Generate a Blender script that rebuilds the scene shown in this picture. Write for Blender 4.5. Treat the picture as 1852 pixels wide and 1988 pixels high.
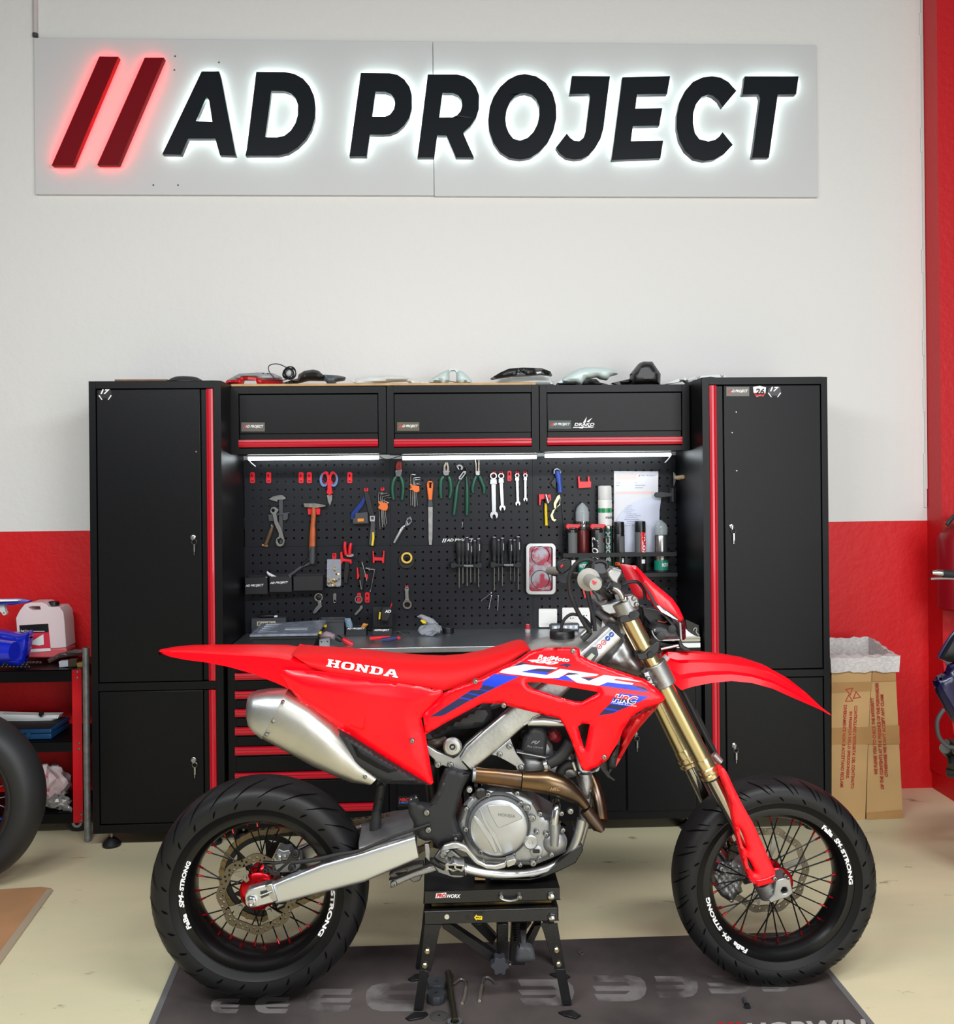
import bpy, bmesh, math, random
from math import sin, cos, pi, radians, sqrt, atan2
from mathutils import Vector, Matrix
from mathutils.geometry import tessellate_polygon, delaunay_2d_cdt
random.seed(7)
for o in list(bpy.data.objects): bpy.data.objects.remove(o)
S = bpy.context.scene
COL = S.collection
# ---------------- camera ----------------
F, CX, CY = 1850.0, 926.0, 925.0
TH, RO, EYE = radians(2.45), 0.0098, 1.5
_f = Vector((sin(TH), cos(TH), 0)); _r0 = Vector((cos(TH), -sin(TH), 0)); _u0 = Vector((0, 0, 1))
_r = _r0*cos(RO) - _u0*sin(RO); _u = _u0*cos(RO) + _r0*sin(RO)
CAM = Vector((0, 0, EYE))
cd = bpy.data.cameras.new('camera'); cam = bpy.data.objects.new('camera', cd); COL.objects.link(cam)
cam.matrix_world = Matrix(((_r.x, _u.x, -_f.x, 0), (_r.y, _u.y, -_f.y, 0), (_r.z, _u.z, -_f.z, EYE), (0, 0, 0, 1)))
cd.sensor_fit = 'HORIZONTAL'; cd.sensor_width = 36; cd.lens = 36*F/1852
cd.shift_y = -(994-CY)/1852; cd.clip_start = .05; cd.clip_end = 60
S.camera = cam
# ---------------- light ----------------
S.view_settings.view_transform = 'Standard'; S.view_settings.look = 'None'
S.view_settings.gamma = 1; S.view_settings.use_curve_mapping = False
S.view_settings.exposure = 0.06
w = bpy.data.worlds.new('world'); S.world = w; w.use_nodes = True
w.node_tree.nodes['Background'].inputs[0].default_value = (.80, .86, .9, 1)
w.node_tree.nodes['Background'].inputs[1].default_value = .17
def area(name, loc, target, sx, sy, power, col=(1, 1, 1)):
    l = bpy.data.lights.new(name, 'AREA'); l.shape = 'RECTANGLE'; l.size = sx; l.size_y = sy; l.energy = power; l.color = col
    o = bpy.data.objects.new(name, l); COL.objects.link(o); o.location = loc
    d = Vector(target)-Vector(loc); o.rotation_euler = d.to_track_quat('-Z', 'Y').to_euler(); return o
area('workshop_door_daylight', (2.7, -3.3, 1.6), (.7, 4, 1.0), 3.6, 2.5, 165, (.98, .99, 1))
area('hanging_tube_light_left', (-1.35, .75, 2.95), (-1.0, 2.3, .2), 2.0, .22, 74, (.97, .985, 1))
area('hanging_tube_light_right', (1.35, .75, 2.95), (1.2, 2.3, .2), 2.0, .22, 80, (.97, .985, 1))
# ---------------- projection helpers (metres from photo measurements) ----------------
def ray(px, py): return _f*F + _r*(px-CX) - _u*(py-CY)
def P(px, py, Y):
    d = ray(px, py); return CAM + d*(Y/d.y)
def PF(px, py, z=0.0):
    d = ray(px, py); return CAM + d*((z-EYE)/d.z)
def M(n, Y): return n*Y/F
def C(ox, oy, s, pts): return [(ox+x/s, oy+y/s) for x, y in pts]
YC, YU, YP, YW, YB = 3.926, 4.11, 4.372, 4.43, 2.78
# ---------------- materials ----------------
def lin(c): return tuple(((x/255)/12.92 if x/255 <= .04045 else ((x/255+.055)/1.055)**2.4) for x in c)+(1,)
MATS = {}
def mat(name, col, rough=.5, metal=0., bump=0., bscale=60., var=0., vscale=3., coat=0., emit=0., ecol=None, trans=0., alpha=1., spec=.5, aniso=0., dist=.002, col2=None, vlo=.35, vhi=.65, rvar=0.):
    if name in MATS: return MATS[name]
    m = bpy.data.materials.new(name); m.use_nodes = True; nt = m.node_tree; b = nt.nodes['Principled BSDF']
    c = lin(col); b.inputs['Base Color'].default_value = c
    b.inputs['Roughness'].default_value = rough; b.inputs['Metallic'].default_value = metal
    b.inputs['Specular IOR Level'].default_value = spec
    b.inputs['Coat Weight'].default_value = coat; b.inputs['Coat Roughness'].default_value = .08
    b.inputs['Transmission Weight'].default_value = trans; b.inputs['Alpha'].default_value = alpha
    if emit: b.inputs['Emission Color'].default_value = lin(ecol or col); b.inputs['Emission Strength'].default_value = emit
    tc = nt.nodes.new('ShaderNodeTexCoord')
    if var or col2:
        n = nt.nodes.new('ShaderNodeTexNoise'); n.inputs['Scale'].default_value = vscale; n.inputs['Detail'].default_value = 6
        nt.links.new(tc.outputs['Object'], n.inputs['Vector'])
        r = nt.nodes.new('ShaderNodeValToRGB'); r.color_ramp.elements[0].position = vlo; r.color_ramp.elements[1].position = vhi
        a = lin(col2) if col2 else tuple(x*(1-var) for x in c[:3])+(1,)
        r.color_ramp.elements[0].color = a; r.color_ramp.elements[1].color = c
        nt.links.new(n.outputs['Fac'], r.inputs['Fac']); nt.links.new(r.outputs['Color'], b.inputs['Base Color'])
    if rvar:
        n2 = nt.nodes.new('ShaderNodeTexNoise'); n2.inputs['Scale'].default_value = vscale*2.3; n2.inputs['Detail'].default_value = 5
        nt.links.new(tc.outputs['Object'], n2.inputs['Vector'])
        mr = nt.nodes.new('ShaderNodeMapRange'); mr.inputs[3].default_value = max(.02, rough-rvar); mr.inputs[4].default_value = rough+rvar
        nt.links.new(n2.outputs['Fac'], mr.inputs[0]); nt.links.new(mr.outputs[0], b.inputs['Roughness'])
    if bump:
        n = nt.nodes.new('ShaderNodeTexNoise'); n.inputs['Scale'].default_value = bscale; n.inputs['Detail'].default_value = 4
        nt.links.new(tc.outputs['Object'], n.inputs['Vector'])
        bp = nt.nodes.new('ShaderNodeBump'); bp.inputs['Strength'].default_value = bump; bp.inputs['Distance'].default_value = dist
        nt.links.new(n.outputs['Fac'], bp.inputs['Height']); nt.links.new(bp.outputs['Normal'], b.inputs['Normal'])
    MATS[name] = m; return m
BLK = mat('black_powder_coat', (9, 10, 13), .40, bump=.35, bscale=420, dist=.0006, spec=.24)
BLK2 = mat('black_plastic', (20, 20, 22), .42)
BLKM = mat('matt_black_plastic', (26, 27, 30), .62, bump=.2, bscale=300, dist=.0005)
RUB = mat('black_rubber', (24, 24, 26), .6)
DGR = mat('dark_grey_plastic', (62, 64, 68), .5)
MGR = mat('mid_grey_plastic', (110, 114, 120), .5)
LGR = mat('light_grey_plastic', (176, 178, 178), .5)
WHT = mat('white_plastic', (225, 226, 226), .35)
PAPER = mat('white_paper', (232, 234, 240), .8)
PRINT = mat('white_print', (240, 240, 240), .6)
REDG = mat('red_gloss_trim', (196, 18, 40), .28, coat=.3)
REDP = mat('red_plastic', (215, 28, 40), .35)
CHR = mat('chrome', (196, 197, 200), .2, 1.)
STL = mat('zinc_steel', (185, 186, 184), .3, 1., var=.25, vscale=40)
ALU = mat('cast_aluminium', (178, 179, 179), .46, 1., bump=.25, bscale=140, var=.22, vscale=22, dist=.001)
ALP = mat('polished_aluminium', (196, 197, 198), .34, 1., var=.15, vscale=9, rvar=.08)
ALB = mat('brushed_aluminium', (192, 193, 192), .42, 1., var=.22, vscale=14, bump=.2, bscale=90)
WOOD = mat('light_wood', (205, 165, 115), .6, var=.25, vscale=14)
DWOOD = mat('brown_wood_handle', (150, 88, 48), .5, var=.35, vscale=30)
GLASS = mat('clear_plastic', (235, 238, 240), .12, trans=.85)
YEL = mat('yellow_plastic', (240, 205, 20), .4)
ORG = mat('orange_plastic', (232, 112, 40), .45)
GRN = mat('dark_green_grip', (28, 82, 62), .4)
BLU = mat('blue_plastic', (40, 70, 160), .4)
# ---------------- mesh builder ----------------
class MB:
    def __init__(s): s.v = []; s.f = []; s.m = []; s.mi = 0
    def add(s, vs, fs):
        k = len(s.v); s.v += [Vector(a) for a in vs]; s.f += [[i+k for i in f] for f in fs]; s.m += [s.mi]*len(fs); return s
    def box(s, x0, x1, y0, y1, z0, z1):
        vs = [(x, y, z) for x in (x0, x1) for y in (y0, y1) for z in (z0, z1)]
        return s.add(vs, [(0, 1, 3, 2), (4, 6, 7, 5), (0, 4, 5, 1), (2, 3, 7, 6), (0, 2, 6, 4), (1, 5, 7, 3)])
    def pbox(s, px0, py0, px1, py1, Y, t):            # axis aligned box whose front face covers the pixel rectangle at depth Y
        a = P((px0+px1)/2, py0, Y); b = P((px0+px1)/2, py1, Y); c = P(px0, (py0+py1)/2, Y); d = P(px1, (py0+py1)/2, Y)
        return s.box(c.x, d.x, Y, Y+t, b.z, a.z)
    def prism(s, loops, Y, t, h=None):                # loops: outer px polygon then holes; extruded away from the viewer in Y
        if not isinstance(loops[0][0], (tuple, list, Vector)): loops = [loops]
        vs = []; rings = []
        for L in loops:
            ring = []
            for x, y in L:
                ring.append(len(vs)); vs.append(P(x, y, Y))
            rings.append(ring)
        tri = tessellate_polygon([[Vector((p.x, p.z, 0)) for p in [vs[i] for i in r]] for r in rings])
        n = len(vs); back = [Vector((p.x, Y+t, p.z)) for p in vs]
        fs = []
        for a in tri:
            A, B, Cc = [vs[i] for i in a]
            cr = (B.x-A.x)*(Cc.z-A.z)-(B.z-A.z)*(Cc.x-A.x)
            a = list(a) if cr > 0 else list(a)[::-1]
            fs.append(a); fs.append([i+n for i in a[::-1]])
        for r in rings:
            for i in range(len(r)):
                j = (i+1) % len(r); fs.append([r[i], r[i]+n, r[j]+n, r[j]])
        s.add(vs+back, fs); s.fix = True; return s
    def cyl(s, a, b, r0, r1=None, n=16, cap=True):
        a = Vector(a); b = Vector(b); r1 = r0 if r1 is None else r1
        d = (b-a).normalized(); u = d.orthogonal().normalized(); w_ = d.cross(u)
        vs = [a+(u*cos(2*pi*i/n)+w_*sin(2*pi*i/n))*r0 for i in range(n)]+[b+(u*cos(2*pi*i/n)+w_*sin(2*pi*i/n))*r1 for i in range(n)]
        fs = [(i, (i+1) % n, (i+1) % n+n, i+n) for i in range(n)]
        if cap: fs += [list(range(n))[::-1], [i+n for i in range(n)]]
        return s.add(vs, fs)
    def lathe(s, o, ax, prof, n=24, cap=True):         # prof: (dist along axis, radius)
        o = Vector(o); d = Vector(ax).normalized(); u = d.orthogonal().normalized(); w_ = d.cross(u); vs = []; fs = []
        for t, r in prof: vs += [o+d*t+(u*cos(2*pi*i/n)+w_*sin(2*pi*i/n))*r for i in range(n)]
        for k in range(len(prof)-1): fs += [(k*n+i, k*n+(i+1) % n, (k+1)*n+(i+1) % n, (k+1)*n+i) for i in range(n)]
        if cap: fs += [list(range(n))[::-1], [(len(prof)-1)*n+i for i in range(n)]]
        return s.add(vs, fs)
    def ringlathe(s, o, ax, prof, n=48):               # closed profile torus-like ring
        o = Vector(o); d = Vector(ax).normalized(); u = d.orthogonal().normalized(); w_ = d.cross(u); vs = []; fs = []; k = len(prof)
        for i in range(n):
            for t, r in prof: vs.append(o+d*t+(u*cos(2*pi*i/n)+w_*sin(2*pi*i/n))*r)
        for i in range(n):
            for j in range(k): fs.append((i*k+j, i*k+(j+1) % k, ((i+1) % n)*k+(j+1) % k, ((i+1) % n)*k+j))
        return s.add(vs, fs)
    def tube(s, pts, r, n=10, cap=True, smooth=0):
        pts = [Vector(p) for p in pts]
        if smooth: pts = spline(pts, smooth)
        rs = r if isinstance(r, (list, tuple)) else [r]*len(pts)
        if len(rs) != len(pts):
            q = len(rs)-1; rs = [rs[min(q, int(i*q/(len(pts)-1)))]*(1-(i*q/(len(pts)-1)) % 1)+rs[min(q, int(i*q/(len(pts)-1))+1)]*((i*q/(len(pts)-1)) % 1) for i in range(len(pts))]
        u = None; vs = []; fs = []
        for i, p in enumerate(pts):
            d = (pts[min(i+1, len(pts)-1)]-pts[max(i-1, 0)]).normalized()
            u = d.orthogonal().normalized() if u is None else (u-d*u.dot(d)).normalized()
            w_ = d.cross(u)
            vs += [p+(u*cos(2*pi*k/n)+w_*sin(2*pi*k/n))*rs[i] for k in range(n)]
        for i in range(len(pts)-1): fs += [(i*n+k, i*n+(k+1) % n, (i+1)*n+(k+1) % n, (i+1)*n+k) for k in range(n)]
        if cap: fs += [list(range(n))[::-1], [(len(pts)-1)*n+k for k in range(n)]]
        return s.add(vs, fs)
    def ptube(s, px, Y, r, n=10, smooth=4):            # px: (x,y) or (x,y,Y)
        return s.tube([P(p[0], p[1], p[2] if len(p) > 2 else Y) for p in px], r, n, True, smooth)
    def ball(s, c, rx, ry=None, rz=None, n=14, m=9):
        ry = rx if ry is None else ry; rz = rx if rz is None else rz; c = Vector(c); vs = []; fs = []
        for j in range(m+1):
            t = pi*j/m
            for i in range(n): vs.append(c+Vector((rx*sin(t)*cos(2*pi*i/n), ry*sin(t)*sin(2*pi*i/n), rz*cos(t))))
        for j in range(m): fs += [(j*n+i, (j+1)*n+i, (j+1)*n+(i+1) % n, j*n+(i+1) % n) for i in range(n)]
        return s.add(vs, fs)
    def rings(s, R, cap=True, close=True):             # loft between rings of equal length
        n = len(R[0]); vs = [p for r in R for p in r]; fs = []
        for i in range(len(R)-1):
            for k in range(n if close else n-1): fs.append((i*n+k, i*n+(k+1) % n, (i+1)*n+(k+1) % n, (i+1)*n+k))
        if cap: fs += [list(range(n))[::-1], [(len(R)-1)*n+k for k in range(n)]]
        return s.add(vs, fs)
    def pairs(s, secs, ex=2.0, n=20, cap=True):        # secs: (A px, B px, Y, lateral half width): superellipse sections between two outline points
        R = []
        for A, B, Y, lw in secs:
            a = P(A[0], A[1], Y); b = P(B[0], B[1], Y); c = (a+b)/2; h = (a-b)/2; L = Vector((0, 1, 0))*lw
            ring = []
            for k in range(n):
                t = 2*pi*k/n; cc, ss = cos(t), sin(t)
                ring.append(c+h*(abs(cc)**(2/ex)*(1 if cc >= 0 else -1))+L*(-abs(ss)**(2/ex)*(1 if ss >= 0 else -1)))
            R.append(ring)
        return s.rings(R, cap)
    def panel(s, loops, Y, t=.004, h=None, step=9):    # curved panel: outline in px, height function towards viewer
        if not isinstance(loops[0][0], (tuple, list)): loops = [loops]
        V = []; E = []
        for L in loops:
            k = len(V); n = 0; pts = []
            for i in range(len(L)):
                a, b = L[i], L[(i+1) % len(L)]; d = math.dist(a, b); q = max(1, int(d/step))
                for j in range(q): pts.append((a[0]+(b[0]-a[0])*j/q, a[1]+(b[1]-a[1])*j/q))
            V += pts; E += [(k+i, k+(i+1) % len(pts)) for i in range(len(pts))]
        segs = [(V[a], V[b]) for a, b in E]
        def dist(x, y):
            m = 1e9
            for (ax, ay), (bx, by) in segs:
                dx, dy = bx-ax, by-ay; l = dx*dx+dy*dy; u = max(0, min(1, ((x-ax)*dx+(y-ay)*dy)/l)) if l else 0
                q = (x-ax-u*dx)**2+(y-ay-u*dy)**2
                if q < m: m = q
            return sqrt(m)
        def inside(x, y):
            c = False
            for (ax, ay), (bx, by) in segs:
                if (ay > y) != (by > y) and x < (bx-ax)*(y-ay)/(by-ay)+ax: c = not c
            return c
        xs = [p[0] for p in V]; ys = [p[1] for p in V]; ne = len(V); r = 0; y = min(ys)+step/2
        while y < max(ys):
            x = min(xs)+step/2+(r % 2)*step/2
            while x < max(xs):
                if inside(x, y) and dist(x, y) > step*.45: V.append((x, y))
                x += step
            y += step*.87; r += 1
        vo, eo, fo, _, _, _ = delaunay_2d_cdt([Vector(p) for p in V], E, [], 0, 1e-4)
        vo = [(p.x, p.y) for p in vo]
        fr = [f for f in fo if inside(sum(vo[i][0] for i in f)/3, sum(vo[i][1] for i in f)/3)]
        hh = h or (lambda x, y, d: 0)
        pts = [P(x, y, Y-hh(x, y, dist(x, y))) for x, y in vo]
        fs = []; edge = {}
        for f in fr:
            A, B, Cc = [pts[i] for i in f]; cr = (B.x-A.x)*(Cc.z-A.z)-(B.z-A.z)*(Cc.x-A.x)
            f = list(f) if cr > 0 else list(f)[::-1]; fs.append(f)
            for i in range(3):
                a, b = f[i], f[(i+1) % 3]
                if (b, a) in edge: del edge[(b, a)]
                else: edge[(a, b)] = 1
        if t:
            n = len(pts); back = [p+Vector((0, t, 0)) for p in pts]
            fs2 = [[i+n for i in f[::-1]] for f in fs]; sd = [[a, a+n, b+n, b] for a, b in edge]
            return s.add(pts+back, fs+fs2+sd)
        return s.add(pts, fs)
def spline(pts, k):
    if len(pts) < 3: return pts
    out = []
    for i in range(len(pts)-1):
        p0 = pts[max(0, i-1)]; p1 = pts[i]; p2 = pts[i+1]; p3 = pts[min(len(pts)-1, i+2)]
        for j in range(k):
            t = j/k; out.append(.5*((2*p1)+(-p0+p2)*t+(2*p0-5*p1+4*p2-p3)*t*t+(-p0+3*p1-3*p2+p3)*t**3))
    return out+[pts[-1]]
THINGS = []
def tag(o, label, cat, group=None):
    o['label'] = label; o['category'] = cat
    if group: o['group'] = group
def obj(name, mb, mt, parent=None, bevel=0, angle=35, seg=2, label=None):
    me = bpy.data.meshes.new(name); me.from_pydata([tuple(v) for v in mb.v], [], mb.f)
    ms = mt if isinstance(mt, (list, tuple)) else [mt]
    for m in ms: me.materials.append(m)
    me.polygons.foreach_set('material_index', mb.m)
    me.update(); me.validate()
    bm = bmesh.new(); bm.from_mesh(me)
    bmesh.ops.remove_doubles(bm, verts=bm.verts, dist=1e-6)
    bmesh.ops.recalc_face_normals(bm, faces=bm.faces); bm.to_mesh(me); bm.free()
    me.polygons.foreach_set('use_smooth', [True]*len(me.polygons)); me.set_sharp_from_angle(angle=radians(angle))
    o = bpy.data.objects.new(name, me); COL.objects.link(o)
    if bevel:
        b = o.modifiers.new('bevel', 'BEVEL'); b.width = bevel; b.segments = seg; b.limit_method = 'ANGLE'; b.angle_limit = radians(40); b.harden_normals = False
    if parent is not None: o.parent = parent
    elif me.vertices:
        xs = [v.co for v in me.vertices]
        c = Vector(((min(p.x for p in xs)+max(p.x for p in xs))/2, (min(p.y for p in xs)+max(p.y for p in xs))/2, min(p.z for p in xs)))
        me.transform(Matrix.Translation(-c)); o.location = c
    if label: o['label'] = label
    return o
def one(name, mb, mt, label, cat, group=None, bevel=0, **k):
    o = obj(name, mb, mt, None, bevel, **k); tag(o, label, cat, group); return o
def struct(name, mb, mt, **k):
    o = obj(name, mb, mt, None, **k); o['kind'] = 'structure'; return o
def thing(name, label, cat, group=None):
    o = bpy.data.objects.new(name, None); COL.objects.link(o); tag(o, label, cat, group); o.empty_display_size = .05; THINGS.append(o); return o
def kids(o): return [c for c in bpy.data.objects if c.parent == o]
def finish():
    par = {}
    for c in bpy.data.objects:
        if c.parent: par.setdefault(c.parent.name, []).append(c)
    for T in THINGS:
        pts = []; st = list(par.get(T.name, []))
        while st:
            c = st.pop(); st += par.get(c.name, [])
            if c.type == 'MESH':
                for q in c.bound_box: pts.append(Vector(q))
        if not pts: continue
        b = Vector(((min(p.x for p in pts)+max(p.x for p in pts))/2, (min(p.y for p in pts)+max(p.y for p in pts))/2, min(p.z for p in pts)))
        T.location = b
        for c in par.get(T.name, []): c.location = c.location - b
# ---------------- lettering ----------------
def text_pts(txt, shear=0., bold=0.0, spacing=1.0):
    cu = bpy.data.curves.new('t', 'FONT'); cu.body = txt; cu.size = 1; cu.shear = shear; cu.offset = bold; cu.space_character = spacing; cu.resolution_u = 3
    o = bpy.data.objects.new('t', cu); COL.objects.link(o); bpy.context.view_layer.update()
    me = bpy.data.meshes.new_from_object(o.evaluated_get(bpy.context.evaluated_depsgraph_get()))
    vs = [v.co.copy() for v in me.vertices]; fs = [list(p.vertices) for p in me.polygons]
    bpy.data.objects.remove(o); bpy.data.curves.remove(cu); bpy.data.meshes.remove(me)
    x0 = min(v.x for v in vs); x1 = max(v.x for v in vs); y0 = min(v.y for v in vs); y1 = max(v.y for v in vs)
    return [((v.x-x0)/(x1-x0), (v.y-y0)/(y1-y0)) for v in vs], fs
def text(mb, txt, o, r, u, fn, shear=0., bold=0.02, spacing=1.):
    # o: px of lower-left, r: px of lower-right, u: px of upper-left; fn maps px -> world
    vs, fs = text_pts(txt, shear, bold, spacing)
    pts = [fn(o[0]+(r[0]-o[0])*a+(u[0]-o[0])*b, o[1]+(r[1]-o[1])*a+(u[1]-o[1])*b) for a, b in vs]
    mb.add(pts, fs); return mb
def ptext(mb, txt, x0, x1, yb, yt, Y, tilt=0., **k):
    return text(mb, txt, (x0, yb), (x1, yb+tilt), (x0, yt), lambda x, y: P(x, y, Y), **k)
def disc(cx, cy, r, n=24, ry=None, a0=0.): return [(cx+r*cos(a0+2*pi*i/n), cy+(ry or r)*sin(a0+2*pi*i/n)) for i in range(n)]
def rrect(x0, y0, x1, y1, r, n=4):
    o = []
    for cx, cy, a in ((x1-r, y0+r, -pi/2), (x1-r, y1-r, 0), (x0+r, y1-r, pi/2), (x0+r, y0+r, pi)):
        for i in range(n+1): o.append((cx+r*cos(a+pi/2*i/n), cy+r*sin(a+pi/2*i/n)))
    return o
# ================= ROOM =================
def wall_mat():
    m = bpy.data.materials.new('painted_plaster'); m.use_nodes = True; nt = m.node_tree; b = nt.nodes['Principled BSDF']
    tc = nt.nodes.new('ShaderNodeTexCoord'); g = nt.nodes.new('ShaderNodeNewGeometry'); sp = nt.nodes.new('ShaderNodeSeparateXYZ')
    nt.links.new(g.outputs['Position'], sp.inputs[0])
    za = P(85, 1034, YW).z; zb = P(1700, 1009, YW).z
    gt = nt.nodes.new('ShaderNodeMath'); gt.operation = 'GREATER_THAN'; gt.inputs[1].default_value = (za+zb)/2; nt.links.new(sp.outputs['Z'], gt.inputs[0])
    mx = nt.nodes.new('ShaderNodeMix'); mx.data_type = 'RGBA'; mx.inputs[6].default_value = lin((214, 10, 20)); mx.inputs[7].default_value = lin((226, 225, 222))
    nt.links.new(gt.outputs[0], mx.inputs[0]); nt.links.new(mx.outputs[2], b.inputs['Base Color'])
    rg = nt.nodes.new('ShaderNodeMapRange'); rg.inputs[3].default_value = .5; rg.inputs[4].default_value = .75; nt.links.new(gt.outputs[0], rg.inputs[0]); nt.links.new(rg.outputs[0], b.inputs['Roughness'])
    n = nt.nodes.new('ShaderNodeTexNoise'); n.inputs['Scale'].default_value = 26; n.inputs['Detail'].default_value = 8; n.inputs['Roughness'].default_value = .6
    n3 = nt.nodes.new('ShaderNodeTexNoise'); n3.inputs['Scale'].default_value = 3; n3.inputs['Detail'].default_value = 3
    ad = nt.nodes.new('ShaderNodeMath'); ad.operation = 'ADD'
    nt.links.new(tc.outputs['Object'], n.inputs['Vector']); nt.links.new(tc.outputs['Object'], n3.inputs['Vector']); nt.links.new(n.outputs['Fac'], ad.inputs[0]); nt.links.new(n3.outputs['Fac'], ad.inputs[1])
    bp = nt.nodes.new('ShaderNodeBump'); bp.inputs['Strength'].default_value = .5; bp.inputs['Distance'].default_value = .006
    nt.links.new(ad.outputs[0], bp.inputs['Height']); nt.links.new(bp.outputs['Normal'], b.inputs['Normal'])
    return m
def floor_mat():
    m = bpy.data.materials.new('worn_floor_paint'); m.use_nodes = True; nt = m.node_tree; b = nt.nodes['Principled BSDF']
    tc = nt.nodes.new('ShaderNodeTexCoord')
    def noise(sc, det, ro=.6, st=None):
        n = nt.nodes.new('ShaderNodeTexNoise'); n.inputs['Scale'].default_value = sc; n.inputs['Detail'].default_value = det; n.inputs['Roughness'].default_value = ro
        if st:
            mp = nt.nodes.new('ShaderNodeMapping'); mp.inputs['Scale'].default_value = st; nt.links.new(tc.outputs['Object'], mp.inputs[0]); nt.links.new(mp.outputs[0], n.inputs['Vector'])
        else: nt.links.new(tc.outputs['Object'], n.inputs['Vector'])
        return n
    def ramp(n, a, b_, ca, cb):
        r = nt.nodes.new('ShaderNodeValToRGB'); r.color_ramp.elements[0].position = a; r.color_ramp.elements[1].position = b_
        r.color_ramp.elements[0].color = ca; r.color_ramp.elements[1].color = cb; nt.links.new(n.outputs['Fac'], r.inputs['Fac']); return r
    base = ramp(noise(1.6, 5, .6, (.5, 1.6, 1)), .35, .65, lin((212, 208, 172)), lin((228, 215, 178)))
    st = ramp(noise(11, 6, .65, (.6, 1.5, 1)), .28, .36, (0, 0, 0, 1), (1, 1, 1, 1))
    mx = nt.nodes.new('ShaderNodeMix'); mx.data_type = 'RGBA'; mx.inputs[6].default_value = lin((158, 148, 116))
    nt.links.new(st.outputs['Color'], mx.inputs[0]); nt.links.new(base.outputs['Color'], mx.inputs[7])
    nt.links.new(mx.outputs[2], b.inputs['Base Color'])
    b.inputs['Roughness'].default_value = .42; b.inputs['Specular IOR Level'].default_value = .4
    n = noise(60, 5); bp = nt.nodes.new('ShaderNodeBump'); bp.inputs['Strength'].default_value = .15; bp.inputs['Distance'].default_value = .003
    nt.links.new(n.outputs['Fac'], bp.inputs['Height']); nt.links.new(bp.outputs['Normal'], b.inputs['Normal'])
    return m
WALLM = wall_mat()
XR = P(1797, 700, YW).x
struct('floor', MB().box(-6, 6, -5, YW+.2, -.1, 0), floor_mat())
struct('wall_back', MB().box(-6, 6, YW, YW+.2, 0, 5), WALLM)
# protruding red pier at the right with a flared foot
REDW = mat('red_wall_paint', (196, 10, 22), .5, bump=.5, bscale=45, dist=.004)
m = MB().box(XR, 6, YW-.13, YW, .62, 5)
a = XR; m.add([(a, YW-.13, .62), (a, YW, .62), (6, YW, .62), (6, YW-.13, .62), (a+.02, YW-.24, .09), (a, YW, .09), (6, YW, .09), (6, YW-.24, .09)],
      [(0, 1, 5, 4), (0, 4, 7, 3), (3, 7, 6, 2), (4, 5, 6, 7), (0, 3, 2, 1)])
struct('wall_right', m, REDW)
struct('baseboard_right', MB().box(XR+.012, 6, YW-.255, YW, 0, .09), REDW)
m = MB()
for y0_, y1_ in ((26, 69), (250, 296), (485, 530), (640, 690), (735, 800), (880, 985)):
    za, zb = P(1788, y1_, YW).z, P(1788, y0_, YW).z; m.box(XR-.017, XR-.004, YW-.007, YW-.0005, za, zb)
m.box(XR-.011, XR-.002, YW-.010, YW-.0005, 1.42, 5)
struct('trim_1', m, mat('white_corner_paint', (222, 221, 218), .6))
def screws(pts, Y, r, parent, mt, name='screw', h=.003):
    for x, y in pts:
        c = P(x, y, Y); obj(name, MB().lathe(c, (0, -1, 0), [(0, r), (h*.6, r), (h, r*.6)], 12), mt, parent)
# conduit
m = MB(); a = P(67.5, -60, YW-.012); b = P(68.5, 70, YW-.012); m.tube([a, b], .010, 12)
T = thing('conduit_pipe', 'grey conduit pipe coming down the wall above the left corner of the sign', 'pipe')
obj('pipe', m, mat('grey_pvc', (190, 186, 184), .5), T); obj('end_cap', MB().lathe(b, (0, 0, -1), [(-.012, .0125), (.004, .0125), (.006, .008)], 14), DGR, T)
# ================= SIGN =================
SB = mat('sign_board', (204, 205, 206), .55, bump=.05, bscale=200)
T = thing('shop_sign', 'wide white backlit wall sign with two red slashes and black slanted lettering', 'sign')
x0 = P(71, 228, YW).x; x1 = P(1583, 238, YW).x; xm = P(841.5, 232, YW).x; z1 = P(826, 84.5, YW).z; z0 = P(826, 382, YW).z
YS = YW-.022
obj('board', MB().box(x0, xm-.001, YS, YW-.001, z0, z1), SB, T, .0015); obj('board', MB().box(xm+.001, x1, YS, YW-.001, z0-.003, z1), SB, T, .0015)
LK = mat('sign_letter_black', (20, 24, 30), .3, spec=.35); LSD = mat('letter_side', (150, 150, 150), .5)
LR = mat('sign_slash_red', (118, 0, 14), .5, spec=.2)
EW = mat('white_led_backlight', (235, 255, 250), emit=24); ER = mat('red_led_backlight', (255, 0, 30), emit=40)
a = lambda pts: C(300, 90, 5.447, pts); b = lambda pts: C(660, 120, 6.173, pts); c = lambda pts: C(940, 120, 6.173, pts); d = lambda pts: C(1170, 120, 4.63, pts); e = lambda pts: C(0, 50, 2.058, pts)
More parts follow.
